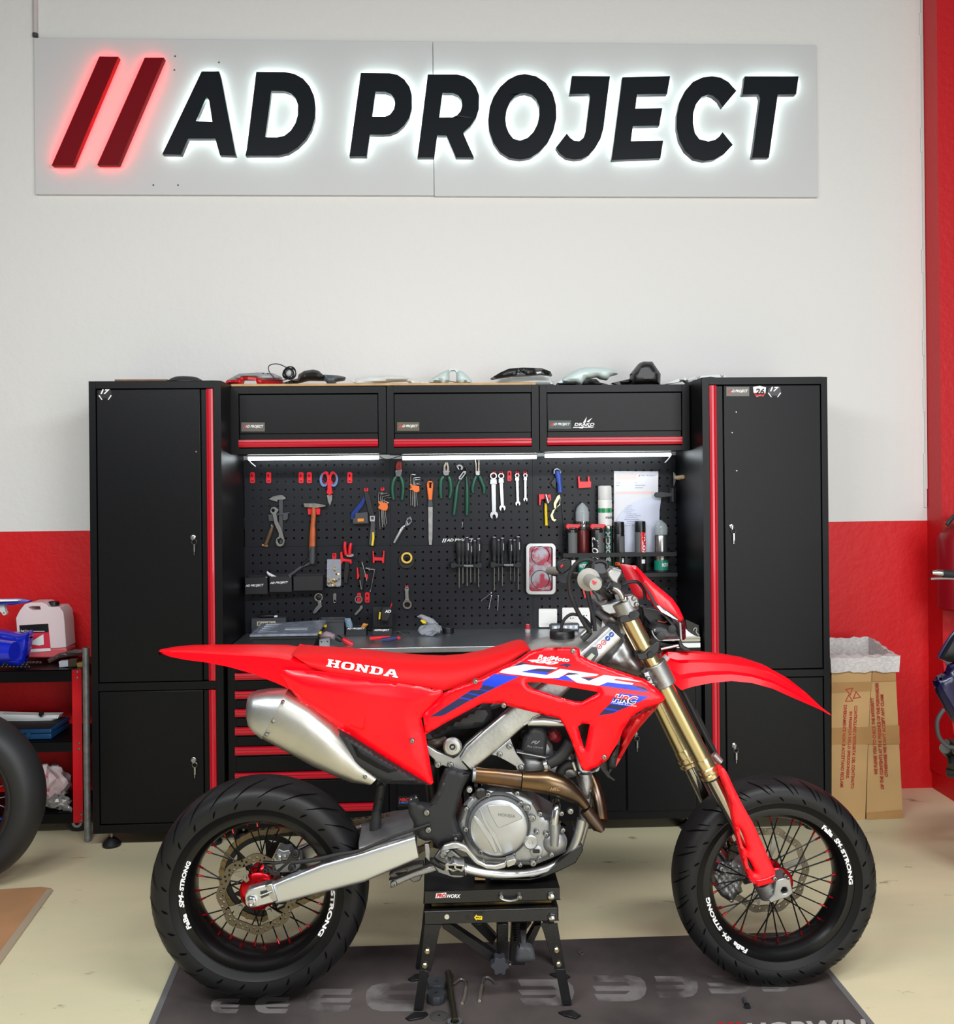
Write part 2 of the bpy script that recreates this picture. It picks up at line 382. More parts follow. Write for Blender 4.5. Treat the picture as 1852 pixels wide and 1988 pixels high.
LET = [
 [a([(497,263),(682,263),(705,340),(860,1155),(690,1150),(640,975),(355,975),(280,1145),(80,1140)]), a([(550,530),(575,570),(610,797),(437,790)])],
 [a([(1075,268),(1380,270),(1480,290),(1570,340),(1640,420),(1685,520),(1700,640),(1695,760),(1660,880),(1600,980),(1510,1070),(1410,1130),(1300,1155),(960,1155),(975,1080)]), a([(1235,470),(1370,470),(1440,495),(1490,545),(1515,620),(1515,720),(1490,810),(1440,890),(1370,945),(1290,962),(1170,958)])],
 [b([(248,132),(600,135),(690,155),(770,210),(835,300),(862,400),(862,560),(830,670),(770,760),(690,830),(600,865),(520,872),(358,872),(320,1132),(112,1132)]), b([(425,358),(540,358),(610,385),(650,440),(660,500),(645,570),(600,630),(545,655),(385,655)])],
 [b([(1052,150),(1400,150),(1490,170),(1570,220),(1630,300),(1668,400),(1665,560),(1630,670),(1570,760),(1475,850),(1605,1145),(1390,1145),(1275,882),(1165,882),(1130,1145),(928,1145)]), b([(1228,372),(1350,372),(1415,400),(1455,450),(1465,520),(1445,590),(1400,640),(1345,665),(1190,665)])],
 [c([(490,145),(620,170),(740,250),(820,370),(862,520),(865,680),(830,830),(760,970),(660,1080),(550,1150),(430,1170),(300,1150),(190,1080),(110,970),(60,830),(48,700),(65,540),(110,420),(190,300),(290,210),(390,160)]), c([(490,372),(570,395),(625,450),(660,540),(662,640),(640,740),(590,840),(520,910),(430,943),(350,920),(295,850),(265,770),(255,680),(270,570),(310,480),(370,410),(430,380)])],
 [c([(1052,168),(1508,172),(1470,470),(1430,800),(1395,920),(1330,1030),(1250,1120),(1170,1160),(1080,1170),(980,1150),(900,1090),(860,1025),(990,858),(1030,910),(1080,945),(1140,950),(1190,910),(1215,840),(1268,420),(1258,382),(1022,385)])],
 [d([(177,137),(608,127),(580,288),(310,292),(295,420),(537,415),(510,572),(272,578),(255,712),(545,708),(520,865),(80,883)])],
 [d([(985,128),(1060,140),(1130,180),(1202,260),(1077,408),(1040,345),(990,305),(950,293),(890,315),(840,380),(815,460),(812,550),(830,640),(870,695),(950,715),(1010,700),(1050,670),(1078,632),(1170,745),(1090,830),(1000,880),(910,890),(820,870),(740,800),(690,710),(665,600),(665,480),(690,360),(740,260),(810,180),(900,138)])],
 [d([(1277,130),(1762,130),(1740,290),(1575,293),(1495,860),(1342,862),(1415,330),(1400,293),(1255,293)])]]
SL = [e([(397,122),(473,123),(290,558),(206,558)]), e([(578,127),(655,127),(472,556),(388,556)])]
def inset(L, k):
    n = len(L); A = sum(L[i][0]*L[(i+1) % n][1]-L[(i+1) % n][0]*L[i][1] for i in range(n)); sg = 1 if A > 0 else -1; out = []
    for i in range(n):
        p, q, r = L[i-1], L[i], L[(i+1) % n]
        d1 = Vector((q[0]-p[0], q[1]-p[1])).normalized(); d2 = Vector((r[0]-q[0], r[1]-q[1])).normalized()
        n1 = Vector((-d1.y, d1.x)); n2 = Vector((-d2.y, d2.x)); nn = (n1+n2); nn = nn/max(.35, nn.length**2/2)
        out.append((q[0]+nn.x*k*sg, q[1]+nn.y*k*sg))
    return out
for i, L in enumerate(SL+LET):
    red = i < 2; L = L if isinstance(L[0][0], (list, tuple)) else [L]
    o = obj('slash' if red else 'letter', MB().prism(L, YS-.045, .032), [LR if red else LK], T, .001)
    I = [inset(L[0], 4.5)]+[inset(q, -4.0) for q in L[1:]]
    obj('backlight', MB().prism(I, YS-.0125, .004), ER if red else EW, o)
screws(e([(700,122),(697,177),(875,147),(613,637),(712,637)]), YS, .004, T, DGR)
# ================= CABINETS =================
SCREWM = mat('screw_steel', (150, 150, 148), .35, 1.)
STK = mat('sticker_brown_film', (98, 92, 84), .35); STKG = mat('sticker_green_film', (34, 52, 44), .35); REDPR = mat('red_print', (215, 40, 50), .6)
def xs(*p): return p
def handle_strip(px0, py0, px1, py1, Y, parent, name='handle_strip', vert=True, mt=REDG):
    m = MB(); a = P(px0, (py0+py1)/2, Y).x; b = P(px1, (py0+py1)/2, Y).x; z1 = P((px0+px1)/2, py0, Y).z; z0 = P((px0+px1)/2, py1, Y).z
    prof = [(0, 0), (.06, .010), (.3, .014), (.36, .009), (.62, .009), (.68, .014), (.92, .012), (1, 0)]
    if vert: R = [[Vector((a+(b-a)*t, Y-d, z)) for t, d in prof] for z in (z0, z1)]
    else: R = [[Vector((x, Y-d, z0+(z1-z0)*t)) for t, d in prof] for x in (a, b)]
    m.rings(R); return obj(name, m, mt, parent, angle=20)
def lock(px, py, Y, parent, key=True):
    c = P(px, py, Y); o = obj('lock', MB().lathe(c, (0, -1, 0), [(-.004, .011), (.004, .011), (.0055, .009), (.006, .004), (.0045, .002)], 18), CHR, parent)
    if key:
        m = MB(); m.ringlathe(c+Vector((.006, -.010, -.019)), (0, 1, 0), [(0, .010), (.001, .0112), (.002, .010), (.001, .009)], 20)
        m.box(c.x+.004, c.x+.010, c.y-.011, c.y-.009, c.z-.058, c.z-.028); m.box(c.x+.005, c.x+.0072, c.y-.011, c.y-.009, c.z-.072, c.z-.058)
        m.box(c.x-.002, c.x+.002, c.y-.012, c.y-.004, c.z-.012, c.z+.004); obj('key', m, STL, o)
def sticker(px0, py0, px1, py1, Y, parent, film, txt, tf=.2, slash=True, tcol=None, shear=.25):
    o = obj('sticker', MB().prism([(px0, py0), (px1, py0+.2), (px1, py1), (px0, py1)], Y-.0008, .0006), film, parent)
    h = py1-py0; y1 = py1-h*.33; y0 = py0+h*.30; sx = px0+(px1-px0)*tf
    m = MB(); ptext(m, txt, sx, px1-(px1-px0)*.06, y1, y0, Y-.0012, shear=shear, bold=.03); m.mi = 1
    if slash:
        for k in (0, 3.6):
            x = px0+(px1-px0)*.07+k; m.add([P(x, y1, Y-.0012), P(x+2, y1, Y-.0012), P(x+4.6, y0, Y-.0012), P(x+2.6, y0, Y-.0012)], [(0, 1, 2, 3)])
    obj('lettering', m, [tcol or PRINT, REDPR], o); return o
def shell(m, x0, x1, y0, y1, z0, z1, t=.02, front=()):
    m.box(x0, x0+t, y0, y1, z0, z1); m.box(x1-t, x1, y0, y1, z0, z1); m.box(x0+t, x1-t, y0, y1, z1-t, z1); m.box(x0+t, x1-t, y0, y1, z0, z0+t); m.box(x0+t, x1-t, y1-.004, y1, z0+t, z1-t)
FEETR = mat('foot_rubber', (18, 18, 20), .5)
def foot(x, y, z1, parent):
    m = MB().lathe((x, y, 0), (0, 0, 1), [(0, .036), (.010, .037), (.022, .026), (.034, .013), (.036, .005)], 22)
    m.mi = 1; m.cyl((x, y, .03), (x, y, z1), .006); obj('levelling_foot', m, [FEETR, SCREWM], parent)
def tall(name, px, ysplit, label, stickers, bottom, top, mirror=False):
    # px = outer left, frame left, strip/door ..., outer right (measured along the top)
    T = thing(name, label, 'cabinet'); D = .446
    x = [P(p, 745, YC).x for p in px]; z1 = P((px[0]+px[-1])/2, top, YC).z; z0 = P((px[0]+px[-1])/2, bottom, YC).z
    zs1, zs0 = [P((px[0]+px[-1])/2, y, YC).z for y in ysplit]
    m = MB(); y0, y1 = YC, YC+D; t = .018
    m.box(x[0], x[0]+.002, y0, y1, z0, z1); m.box(x[-1]-.002, x[-1], y0, y1, z0, z1); m.box(x[0], x[-1], y0, y1, z1-.002, z1); m.box(x[0], x[-1], y1-.003, y1, z0, z1); m.box(x[0], x[-1], y0, y1, z0, z0+.002)
    # front frame
    fl, fr = (x[1], x[4]) if True else (x[1], x[4])
    m.box(x[0], x[1], y0, y0+t, z0, z1); m.box(x[-2], x[-1], y0, y0+t, z0, z1); zt = P(300, 754 if not mirror else 747.5, YC).z if False else z1-.030
    m.box(x[1], x[-2], y0, y0+t, zt, z1); m.box(x[1], x[-2], y0, y0+t, zs0, zs1); m.box(x[1], x[-2], y0, y0+t, z0, z0+.034)
    obj('body', m, BLK, T, .0015)
    for k, (za, zb) in enumerate(((zs1+.003, zt-.003), (z0+.037, zs0-.003))):
        m = MB(); a, b = (x[1]+.003, x[2]) if not mirror else (x[3], x[4]-.003)
        m.box(a, b, y0+.001, y0+.018, za, zb)
        c, d = (x[2]+.012, x[-2]-.002) if not mirror else (x[1]+.002, x[3]-.012)
        m.box(min(b, c) if not mirror else c, d if not mirror else a, y0+.010, y0+.02, za, zb)
        o = obj('door', m, BLK, T, .003); o['label'] = ('upper' if k == 0 else 'lower')+' black steel door'
        s0, s1 = (x[3], x[4]) if not mirror else (x[1], x[2])
        mm = MB(); prof = [(0, -.004), (.06, .008), (.3, .012), (.36, .007), (.62, .007), (.68, .012), (.92, .010), (1, -.004)]
        mm.rings([[Vector((s0+(s1-s0)*t_, y0+.008-d_, z)) for t_, d_ in prof] for z in (za, zb)]); obj('handle_strip', mm, REDG, o, angle=20)
        if k == 0: up = o
        else: lo = o
    for xx in (x[0]+.06, x[-1]-.06):
        for yy in (y0+.045, y1-.06): foot(xx, yy, z0+.003, T)
    return T, up, lo
# left tall cabinet
T, up, lo = tall('tall_cabinet', (171.5, 185, 388, 399, 414, 428.8), (1325, 1340), 'tall black two-door tool cabinet with red strip left of the pegboards', None, 1616, 739.6)
lock(375, 1043, YC+.001, up); lock(376, 1475, YC+.001, lo)
def logo17(cx, cy, s, Y, parent, dark):
    o = obj('sticker', MB().prism(C(cx, cy, 1/s, [(-11, -6), (11, -8), (13, 3), (8, 9), (-8, 9), (-13, 3)]), Y-.0006, .0004), dark, parent)
    m = MB(); ptext(m, '17', cx-9*s, cx+9*s, cy+1*s, cy-8*s, Y-.001, shear=.3, bold=.04)
    for q in ([(-13, 4), (-11, 3), (-5, 12), (-7, 12)], [(13, 4), (11, 3), (5, 12), (7, 12)]):
        m.add([P(cx+a*s, cy+b*s, Y-.001) for a, b in q], [(0, 1, 2, 3)])
    obj('lettering', m, PRINT, o)
logo17(204, 764, 1, YC+.001, up, BLK2)
screws([(381, 877)], YC+.001, .004, up, SCREWM, 'rivet')
# right tall cabinet
T, up, lo = tall('tall_cabinet', (1362.5, 1376, 1391.5, 1404.5, 1594, 1606.3), (1301, 1315), 'tall black two-door tool cabinet with red strip right of the pegboards', None, 1588, 732.3, True)
lock(1420, 1022, YC+.001, up); lock(1425, 1447, YC+.001, lo)
sticker(1410, 751, 1454.5, 769, YC+.001, up, STK, 'AD PROJECT', .16)
o = obj('sticker', MB().prism([(1462, 751), (1475, 749), (1487, 752), (1486, 763), (1481, 770), (1475, 768), (1469, 771), (1463, 762)], YC+.0004, .0005), PRINT, up)
m = MB(); ptext(m, '26', 1466, 1484, 766, 754, YC, shear=.2, bold=.04); m.mi = 1
m.add([P(1463, 762.5, YC), P(1486, 763.5, YC), P(1480.5, 770, YC), P(1475, 767.5, YC), P(1469, 770.5, YC)], [(0, 1, 2, 3, 4)]); m.mi = 1
obj('lettering', m, [BLK2, REDPR], o)
logo17(1503.5, 759, 1, YC+.001, up, DGR)
screws([(1429, 800), (1421, 840), (1430, 914)], YC+.001, .004, up, SCREWM, 'rivet')
# wall cabinets
def wallcab(x0, xd0, xd1, x1, yt, ydt, ydb, yh0, yh1, yb, label, stick):
    T = thing('wall_cabinet', label, 'cabinet', 'flip-door wall cabinets above the pegboards'); Y = YU; xm = (x0+x1)/2
    X = [P(p, 810, Y).x for p in (x0, xd0, xd1, x1)]; Z = [P(xm, q, Y).z for q in (yt, ydt, ydb, yh0, yh1, yb)]
    m = MB(); t = .016; yb_ = YP+.03
    m.box(X[0], X[0]+.002, Y, yb_, Z[5], Z[0]); m.box(X[3]-.002, X[3], Y, yb_, Z[5], Z[0]); m.box(X[0], X[3], Y, yb_, Z[0]-.002, Z[0]); m.box(X[0], X[3], Y+.002, yb_, Z[5], Z[5]+.002); m.box(X[0], X[3], yb_-.003, yb_, Z[5], Z[0])
    m.box(X[0], X[1], Y, Y+t, Z[5], Z[0]); m.box(X[2], X[3], Y, Y+t, Z[5], Z[0]); m.box(X[1], X[2], Y, Y+t, Z[1], Z[0]); m.box(X[1], X[2], Y, Y+t, Z[5], Z[4]-.002)
    obj('body', m, BLK, T, .0015)
    m = MB(); m.box(X[1]+.003, X[2]-.003, Y+.001, Y+.016, Z[2], Z[1]-.004); m.box(X[1]+.003, X[2]-.003, Y+.008, Y+.018, Z[4], Z[2]+.001)
    o = obj('door', m, BLK, T, .002); handle_strip(xd0+1, yh0, xd1-1, yh1, Y+.006, o, vert=False)
    for s in stick: sticker(*s[:4], Y+.001, o, s[4], 'AD PROJECT', .16)
    return o
wallcab(447.6, 463, 735, 750, 750.5, 764, 841.5, 852.5, 868.5, 881, 'left wall cabinet with flip-up door and small brown sticker', [(468.5, 820, 514, 837.5, STK)])
wallcab(751, 764, 1032.6, 1046.6, 747.6, 762, 840, 851, 867, 880, 'middle wall cabinet with flip-up door and pale brown sticker', [(771, 819.5, 814, 836.5, mat('sticker_tan_film', (92, 86, 66), .35))])
o = wallcab(1047.8, 1061, 1324.5, 1339, 746.8, 761, 837, 848, 864, 875.5, 'right wall cabinet with flip-up door, green sticker and white logo sticker', [(1065.5, 816, 1109, 832.5, STKG)])
m = MB(); ptext(m, 'DRAKO', 1115, 1154, 827, 821, YU-.0002, shear=.2, bold=.03)
for q in ([(1131,822),(1139,809),(1137,820)], [(1139,818),(1150,811),(1143,820)], [(1124,831),(1134,826),(1131,832)], [(1140,827),(1149,831),(1146,827)]): m.add([P(a, b, YU-.0002) for a, b in q], [(0, 1, 2)])
m.add([P(a, b, YU-.0002) for a, b in [(1113,829),(1154,828.5),(1151,830),(1112,830.5)]], [(0, 1, 2, 3)])
obj('logo_sticker', m, PRINT, o)
# wooden board lying over the wall cabinets
zt = P(895, 748, YU).z
a = P(449, 750, YU).x; b = P(1040, 748, YU).x
one('wooden_board', MB().box(a, b, YU+.0, YW-.03, zt+.001, zt+.011), WOOD, 'thin light wooden board lying on top of the wall cabinets', 'board', None, .001)
ZT = zt+.011
# LED strips
EL = mat('led_light', (240, 250, 255), emit=9); 
for k, (a, b, y, d) in enumerate(((481, 737, 884, 'left'), (780, 1043, 881.5, 'middle'), (1056, 1303, 877.5, 'right'))):
    T = thing('led_strip_light', '%s white LED strip lamp glowing under the %s wall cabinet' % (d, d), 'lamp', 'LED strips under the wall cabinets')
    xa = P(a, 890, 4.29).x; xb = P(b, 890, 4.29).x; z = P((a+b)/2, (880, 879, 874.5)[k]+5, 4.29).z
    obj('housing', MB().box(xa, xb, 4.278, 4.302, z-.002, z+.004), LGR, T); obj('light_tube', MB().cyl((xa+.004, 4.288, z-.010), (xb-.004, 4.288, z-.010), .0085, n=12), EL, T)
    if k != 1:
        e = xa if k == 0 else xb; s = 1 if k == 0 else -1
        obj('cable', MB().tube([(e, 4.29, z-.006), (e+.004*s, 4.29, z-.014), (e+.012*s, 4.30, z-.028), (e+.03*s, 4.31, z-.045)] if k == 0 else [(e, 4.29, z-.004), (e-.002, 4.29, z-.014), (e-.012, 4.3, z-.032), (e-.024, 4.31, z-.046)], .0028, 8, True, 3), WHT, T)
m = MB().ptube([(737, 886), (750, 892), (765, 889), (780, 884)], 4.30, .002)
one('light_cable', m, DGR, 'grey cable joining the left and middle LED strips', 'cable')
# ---------------- pegboards with real square holes ----------------
PEG = mat('pegboard_coat', (22, 25, 31), .42, spec=.3, bump=.15, bscale=300, dist=.0005)
def pegboard(px0, px1, py0, py1, hx, hy, label, cut=None):
    xm, ym = (px0+px1)/2, (py0+py1)/2
    x0, x1 = P(px0, ym, YP).x, P(px1, ym, YP).x; z1, z0 = P(xm, py0, YP).z, P(xm, py1, YP).z
    sp = .0369; hs = .0088; cx = P(hx, hy, YP).x; cz = P(hx, hy, YP).z
    xs_ = [x0]; k = math.ceil((x0+.012-cx)/sp); X = cx+k*sp
    while X < x1-.010: xs_ += [X-hs/2, X+hs/2]; X += sp
    xs_.append(x1); zs_ = [z0]; k = math.ceil((z0+.012-cz)/sp); Z = cz+k*sp
    while Z < z1-.010: zs_ += [Z-hs/2, Z+hs/2]; Z += sp
    zs_.append(z1); nx, nz = len(xs_), len(zs_); m = MB(); t = .0015
    vs = [(x, YP, z) for z in zs_ for x in xs_]+[(x, YP+t, z) for z in zs_ for x in xs_]; N = nx*nz; fs = []
    for j in range(nz-1):
        for i in range(nx-1):
            a, b, c, d = j*nx+i, j*nx+i+1, (j+1)*nx+i+1, (j+1)*nx+i
            if i % 2 == 1 and j % 2 == 1: fs += [(a, b, b+N, a+N), (b, c, c+N, b+N), (c, d, d+N, c+N), (d, a, a+N, d+N)]
            else: fs += [(a, b, c, d), (d+N, c+N, b+N, a+N)]
    m.add(vs, fs); y1 = YP+.014
    m.box(x0, x1, YP+t, y1, z1-.002, z1); m.box(x0, x1, YP+t, y1, z0, z0+.002); m.box(x0, x0+.002, YP+t, y1, z0, z1); m.box(x1-.002, x1, YP+t, y1, z0, z1)
    return one('pegboard_panel', m, PEG, label, 'pegboard', 'black pegboard panels behind the worktop')
pegboard(475, 757.6, 892, 1060, 490.5, 919.8, 'upper left black pegboard panel with scissors, hammer and calliper')
pegboard(758, 1034, 890, 1058.2, 772.8, 902, 'upper middle black pegboard panel with pliers and spanners')
pegboard(1034.4, 1318, 885, 1056.5, 1049, 899.4, 'upper right black pegboard panel behind the spray cans and paper')
pegboard(475, 757.6, 1060.4, 1226, 490.8, 1078, 'lower left black pegboard panel with the small black bins')
pegboard(758, 1034, 1058.6, 1224.6, 774, 1072.5, 'lower middle black pegboard panel with two screwdriver racks')
pegboard(1034.4, 1318, 1057, 1221.6, 1051, 1069, 'lower right black pegboard panel with white wall sockets')
def lbl(txt, x0, x1, yb, yt, Y, name, label, tilt=0, sl=0):
    m = MB(); ptext(m, txt, x0+sl, x1, yb, yt, Y, shear=.25, bold=.03, tilt=tilt)
    if sl:
        for k in (0, 4): m.add([P(x0+k, yb, Y), P(x0+k+2, yb, Y), P(x0+k+5, yt, Y), P(x0+k+3, yt, Y)], [(0, 1, 2, 3)])
    return m
m = lbl('AD PROJECT', 858, 919, 1053, 1045.5, YP-.0008, '', '', 0, 9)
one('lettering_decal', m, PRINT, 'white slanted lettering decal on the pegboard behind the left screwdriver rack', 'sticker')
# ---------------- worktop and base units ----------------
SST = mat('stainless_worktop', (150, 153, 158), .2, 1., rvar=.08, vscale=5)
xa, xb = P(433, 1260, YC).x+.004, P(1363.5, 1260, YC).x-.003
z1 = P(840, 1256, 3.935).z
m = MB().box(xa, xb, 3.935, YP+.045, z1-.024, z1)
one('worktop', m, mat('stainless_edge', (198, 202, 206), .36, 1., rvar=.06, vscale=6, bump=.03, bscale=30), 'long stainless steel worktop in front of the pegboards', 'worktop', None, .003)
WZ = z1
YBc = 3.955
T = thing('drawer_cabinet', 'black drawer cabinet with red drawer handles behind the rear wheel', 'cabinet')
X0, X1 = P(442, 1400, YBc).x, P(753.5, 1400, YBc).x; zb = P(600, 1590+16, YBc).z
m = MB(); m.box(X0, X1, YBc, YP, zb, WZ-.026); obj('body', m, BLK, T, .002)
hy = [(1304, 1317.5), (1339, 1354), (1374, 1389), (1409, 1424.5), (1447, 1463), (1497.5, 1511.5), (1561, 1576)]
tops = [1276, 1320, 1357, 1392, 1427.5, 1467, 1515]
for (a, b), t_ in zip(hy, tops):
    o = obj('drawer', MB().pbox(459, t_, 739, a-1.5, YBc-.006, .01), BLK, T, .0015)
    handle_strip(457, a, 741, b, YBc-.004, o, vert=False)
for xx in (X0+.05, X1-.05): foot(xx, YBc+.05, zb, T)
T = thing('base_cabinet', 'plain black base cabinet behind the engine with a small three-colour sticker', 'cabinet')
X0, X1 = P(754.5, 1400, YBc).x, P(1064, 1400, YBc).x; m = MB().box(X0, X1, YBc, YP, zb, WZ-.026); obj('body', m, BLK, T, .002)
o = obj('door', MB().pbox(770, 1281, 908, 1578, YBc-.012, .012), BLK, T, .003); obj('door', MB().pbox(911, 1281, 1050, 1578, YBc-.012, .012), BLK, T, .003)
s = obj('sticker', MB().pbox(772, 1546, 802, 1566, YBc-.0135, .001), BLK2, o); m = MB(); ptext(m, 'HRC', 775, 794, 1556, 1549.5, YBc-.0145, shear=.2, bold=.05); m.mi = 1; ptext(m, 'HRC', 774, 793, 1560, 1556.5, YBc-.0145, shear=.2, bold=.05)
obj('lettering', m, [REDPR, mat('blue_print', (50, 110, 190), .6)], s)
for xx in (X0+.05, X1-.05): foot(xx, YBc+.05, zb, T)
T = thing('base_cabinet', 'black double-door base cabinet beside the right tall cabinet with a key in its lock', 'cabinet')
X0, X1 = P(1065, 1400, YBc).x, P(1363, 1400, YBc).x; zb2 = P(1280, 1589.5, YBc).z; m = MB().box(X0, X1, YBc, YP, zb2, WZ-.026); obj('body', m, BLK, T, .002)
obj('door', MB().pbox(1078, 1272, 1214, 1575, YBc-.012, .012), BLK, T, .003); o = obj('door', MB().pbox(1217, 1272, 1352, 1574, YBc-.012, .012), BLK, T, .003)
lock(1233, 1424, YBc-.012, o)
for xx in (X0+.05, X1-.05): foot(xx, YBc+.05, zb2, T)
# ================= PEGBOARD TOOLS =================
kA = lambda *p: C(460, 880, 5.7875, p); kB = lambda *p: C(740, 880, 5.7875, p); kC = lambda *p: C(1030, 880, 5.7875, p); kD = lambda *p: C(460, 1050, 5.7875, p); kE = lambda *p: C(740, 1020, 5.144, p)
YT = YP-.001
HOOKR = mat('red_hook_plastic', (226, 30, 44), .35)
def hook(cx, cy, w_, h_, label, Y=YP, grp='red pegboard hooks'):
    T = thing('tool_hook', label, 'hook', grp)
    obj('plate', MB().prism(rrect(cx-w_/2, cy-h_/2, cx+w_/2, cy+h_/2, w_*.3), Y-.006, .005), HOOKR, T, .001)
    m = MB(); a = P(cx, cy-h_*.12, Y-.006); m.tube([a, a+Vector((0, -.008, .001)), a+Vector((0, -.012, .009))], .0024, 8); m.add([P(cx-w_*.28, cy+h_*.22, Y-.0063), P(cx+w_*.28, cy+h_*.22, Y-.0063), P(cx+w_*.28, cy+h_*.36, Y-.0063), P(cx-w_*.28, cy+h_*.36, Y-.0063)], [(0, 1, 2, 3)])
    obj('peg', m, mat('dark_red_plastic', (120, 8, 20), .4), T)
for px, d in ((490, 'leftmost of the two small red hooks above the calliper'), (521.5, 'right one of the two small red hooks above the calliper'), (584.5, 'left one of the two close red hooks left of the scissors'), (600.5, 'right one of the two close red hooks left of the scissors'), (679, 'single small red hook right of the hanging scissors')):
    hook(px, 927.5, 9.5, 21.5, 'small empty '+d if 'single' not in d else d.replace('small', 'small empty'))
hook(989, 924, 8, 20, 'dark red empty hook between the two pairs of hanging spanners')
hook(713, 1160, 9, 20, 'small red hook beside the ring tool, holding nothing')
hook(649, 1080, 8, 12, 'red hook holding the clear box of brass terminals')
hook(742.5, 949.5, 7, 7, 'tiny red hook holding the left hex key set')
hook(711, 951, 7.5, 8, 'tiny red hook holding the headlamp strap')
def holder(L, label):
    return one('tool_holder', MB().prism(L, YP-.022, .021), HOOKR, label, 'hook', 'red forked tool holders', .001)
holder(kD((1523, 118), (1535, 115), (1540, 185), (1635, 190), (1645, 112), (1658, 118), (1650, 250), (1635, 252), (1625, 222), (1548, 222), (1545, 250), (1527, 248)), 'empty red forked holder at the top right of the lower left panel')
holder(kC((533, 262), (552, 258), (556, 318), (645, 318), (645, 258), (663, 262), (665, 312), (682, 320), (680, 385), (540, 392)), 'empty red forked holder left of the white spray can')
holder(kC((95, 462), (150, 458), (180, 470), (228, 460), (232, 525), (215, 545), (210, 500), (120, 520), (112, 585), (96, 582)), 'red holder carrying the yellow-handled socket wrench')
holder(kA((790, 610), (832, 620), (895, 600), (935, 625), (930, 690), (895, 690), (885, 640), (838, 640), (828, 690), (800, 690)), 'red holder under the hammer head')
holder(kD((1160, 128), (1183, 122), (1190, 200), (1285, 210), (1288, 255), (1270, 258), (1262, 235), (1190, 232), (1175, 262), (1163, 255)), 'red forked holder gripping the red-handled pliers')
holder(kD((1345, 300), (1362, 305), (1368, 375), (1470, 378), (1472, 432), (1455, 430), (1450, 410), (1372, 405), (1365, 430), (1348, 432)), 'red forked holder gripping the black riveting tool')
# scissors
T = thing('scissors', 'electrician scissors with blue and red handles hanging point down', 'scissors')
for s, cx in ((0, 990), (1, 1086)):
    c = kA((cx-6, 290))[0]; c2 = kA((cx-2, 282))[0]
    obj('handle', MB().prism([disc(c[0]-(1 if s == 0 else -1), c[1]+1, 8.6, 20, 14), disc(c[0], c[1], 5.2, 20, 9.5)], YT-.014, .010), mat('pale_blue_grip', (92, 120, 170), .4), T, .002)
    obj('grip_insert', MB().prism([disc(c2[0]+(1.5 if s == 0 else -1.5), c2[1]-2, 7, 20, 12), disc(c2[0], c2[1], 4.6, 20, 8.5)], YT-.018, .012), REDP, T, .002)
obj('pivot_cover', MB().prism(kA((1018, 300), (1052, 300), (1066, 410), (1078, 445), (1040, 478), (1003, 445), (1014, 410)), YT-.018, .012), REDP, T, .002)
obj('blade', MB().prism(kA((1012, 470), (1070, 470), (1068, 520), (1045, 588), (1022, 540)), YT-.012, .004), STL, T)
# calliper
T = thing('calliper', 'grey steel vernier calliper hanging behind a double-ended ring spanner', 'calliper')
obj('beam', MB().prism(kA((455, 475), (515, 470), (515, 1010), (480, 1010), (470, 900), (470, 505), (455, 520)), YT-.010, .005), DGR, T, .0008)
obj('jaw', MB().prism(kA((353, 515), (400, 488), (460, 472), (510, 470), (552, 508), (520, 522), (455, 522), (455, 545), (385, 528)), YT-.014, .004), STL, T, .0008)
obj('slider', MB().prism(kA((350, 688), (590, 662), (590, 672), (572, 680), (570, 740), (540, 755), (515, 750), (515, 690), (455, 695), (455, 765), (358, 762)), YT-.016, .006), DGR, T, .0008)
one('spanner', MB().prism([kA((372, 640), (385, 612), (415, 600), (445, 612), (468, 635), (455, 660), (440, 680), (455, 760), (500, 850), (522, 930), (538, 985), (520, 1035), (485, 1050), (450, 1040), (433, 1000), (440, 960), (468, 935), (470, 900), (420, 790), (400, 690), (375, 665)), [(kA((405, 642))[0][0]+3.6*cos(i*pi/3), kA((405, 642))[0][1]+3.6*sin(i*pi/3)) for i in range(6)], [(kA((487, 990))[0][0]+5.6*cos(i*pi/3), kA((487, 990))[0][1]+5.6*sin(i*pi/3)) for i in range(6)]], YT-.026, .008), mat('dull_steel', (140, 140, 138), .4, 1.), 'bent double-ended ring spanner hanging in front of the calliper', 'spanner', None, .001)
T = thing('scraper', 'scraper with a brown wooden handle hanging left of the bent ring spanner', 'scraper')
obj('handle', MB().ptube(kA((402, 810), (370, 900), (318, 1035)), YT-.012, [.006, .009, .010, .008], 12), mat('olive_wood', (100, 78, 52), .5, var=.3, vscale=30), T); obj('ferrule', MB().ptube(kA((392, 800), (385, 818)), YT-.012, .0075, 12), STL, T); obj('end_cap', MB().ptube(kA((282, 1030), (345, 1042)), YT-.012, .005, 8), mat('tan_plastic', (180, 130, 90), .5), T)
# hammer
T = thing('hammer', 'hammer with orange wooden handle and steel cross-peen head', 'hammer')
obj('hammer_head', MB().prism(kA((742, 562), (870, 558), (912, 568), (1000, 582), (1000, 595), (905, 612), (870, 618), (755, 610)), YT-.034, .020), mat('forged_steel', (150, 146, 138), .4, 1., var=.3, vscale=60), T, .003)
obj('handle', MB().pairs([(a, b, YT-.024, .010) for a, b in zip(kA((838, 600), (832, 700), (826, 800), (815, 920), (812, 1010), (810, 1150)), kA((885, 600), (889, 700), (880, 800), (883, 920), (882, 1010), (880, 1150)))], 2.2), mat('orange_varnished_wood', (196, 96, 50), .4, var=.35, vscale=24), T)
obj('grip', MB().pairs([(a, b, YT-.024, .0125) for a, b in zip(kD((822, 60), (812, 120), (806, 190), (812, 250)), kD((882, 60), (882, 120), (884, 190), (874, 258)))], 2.2), DGR, T)
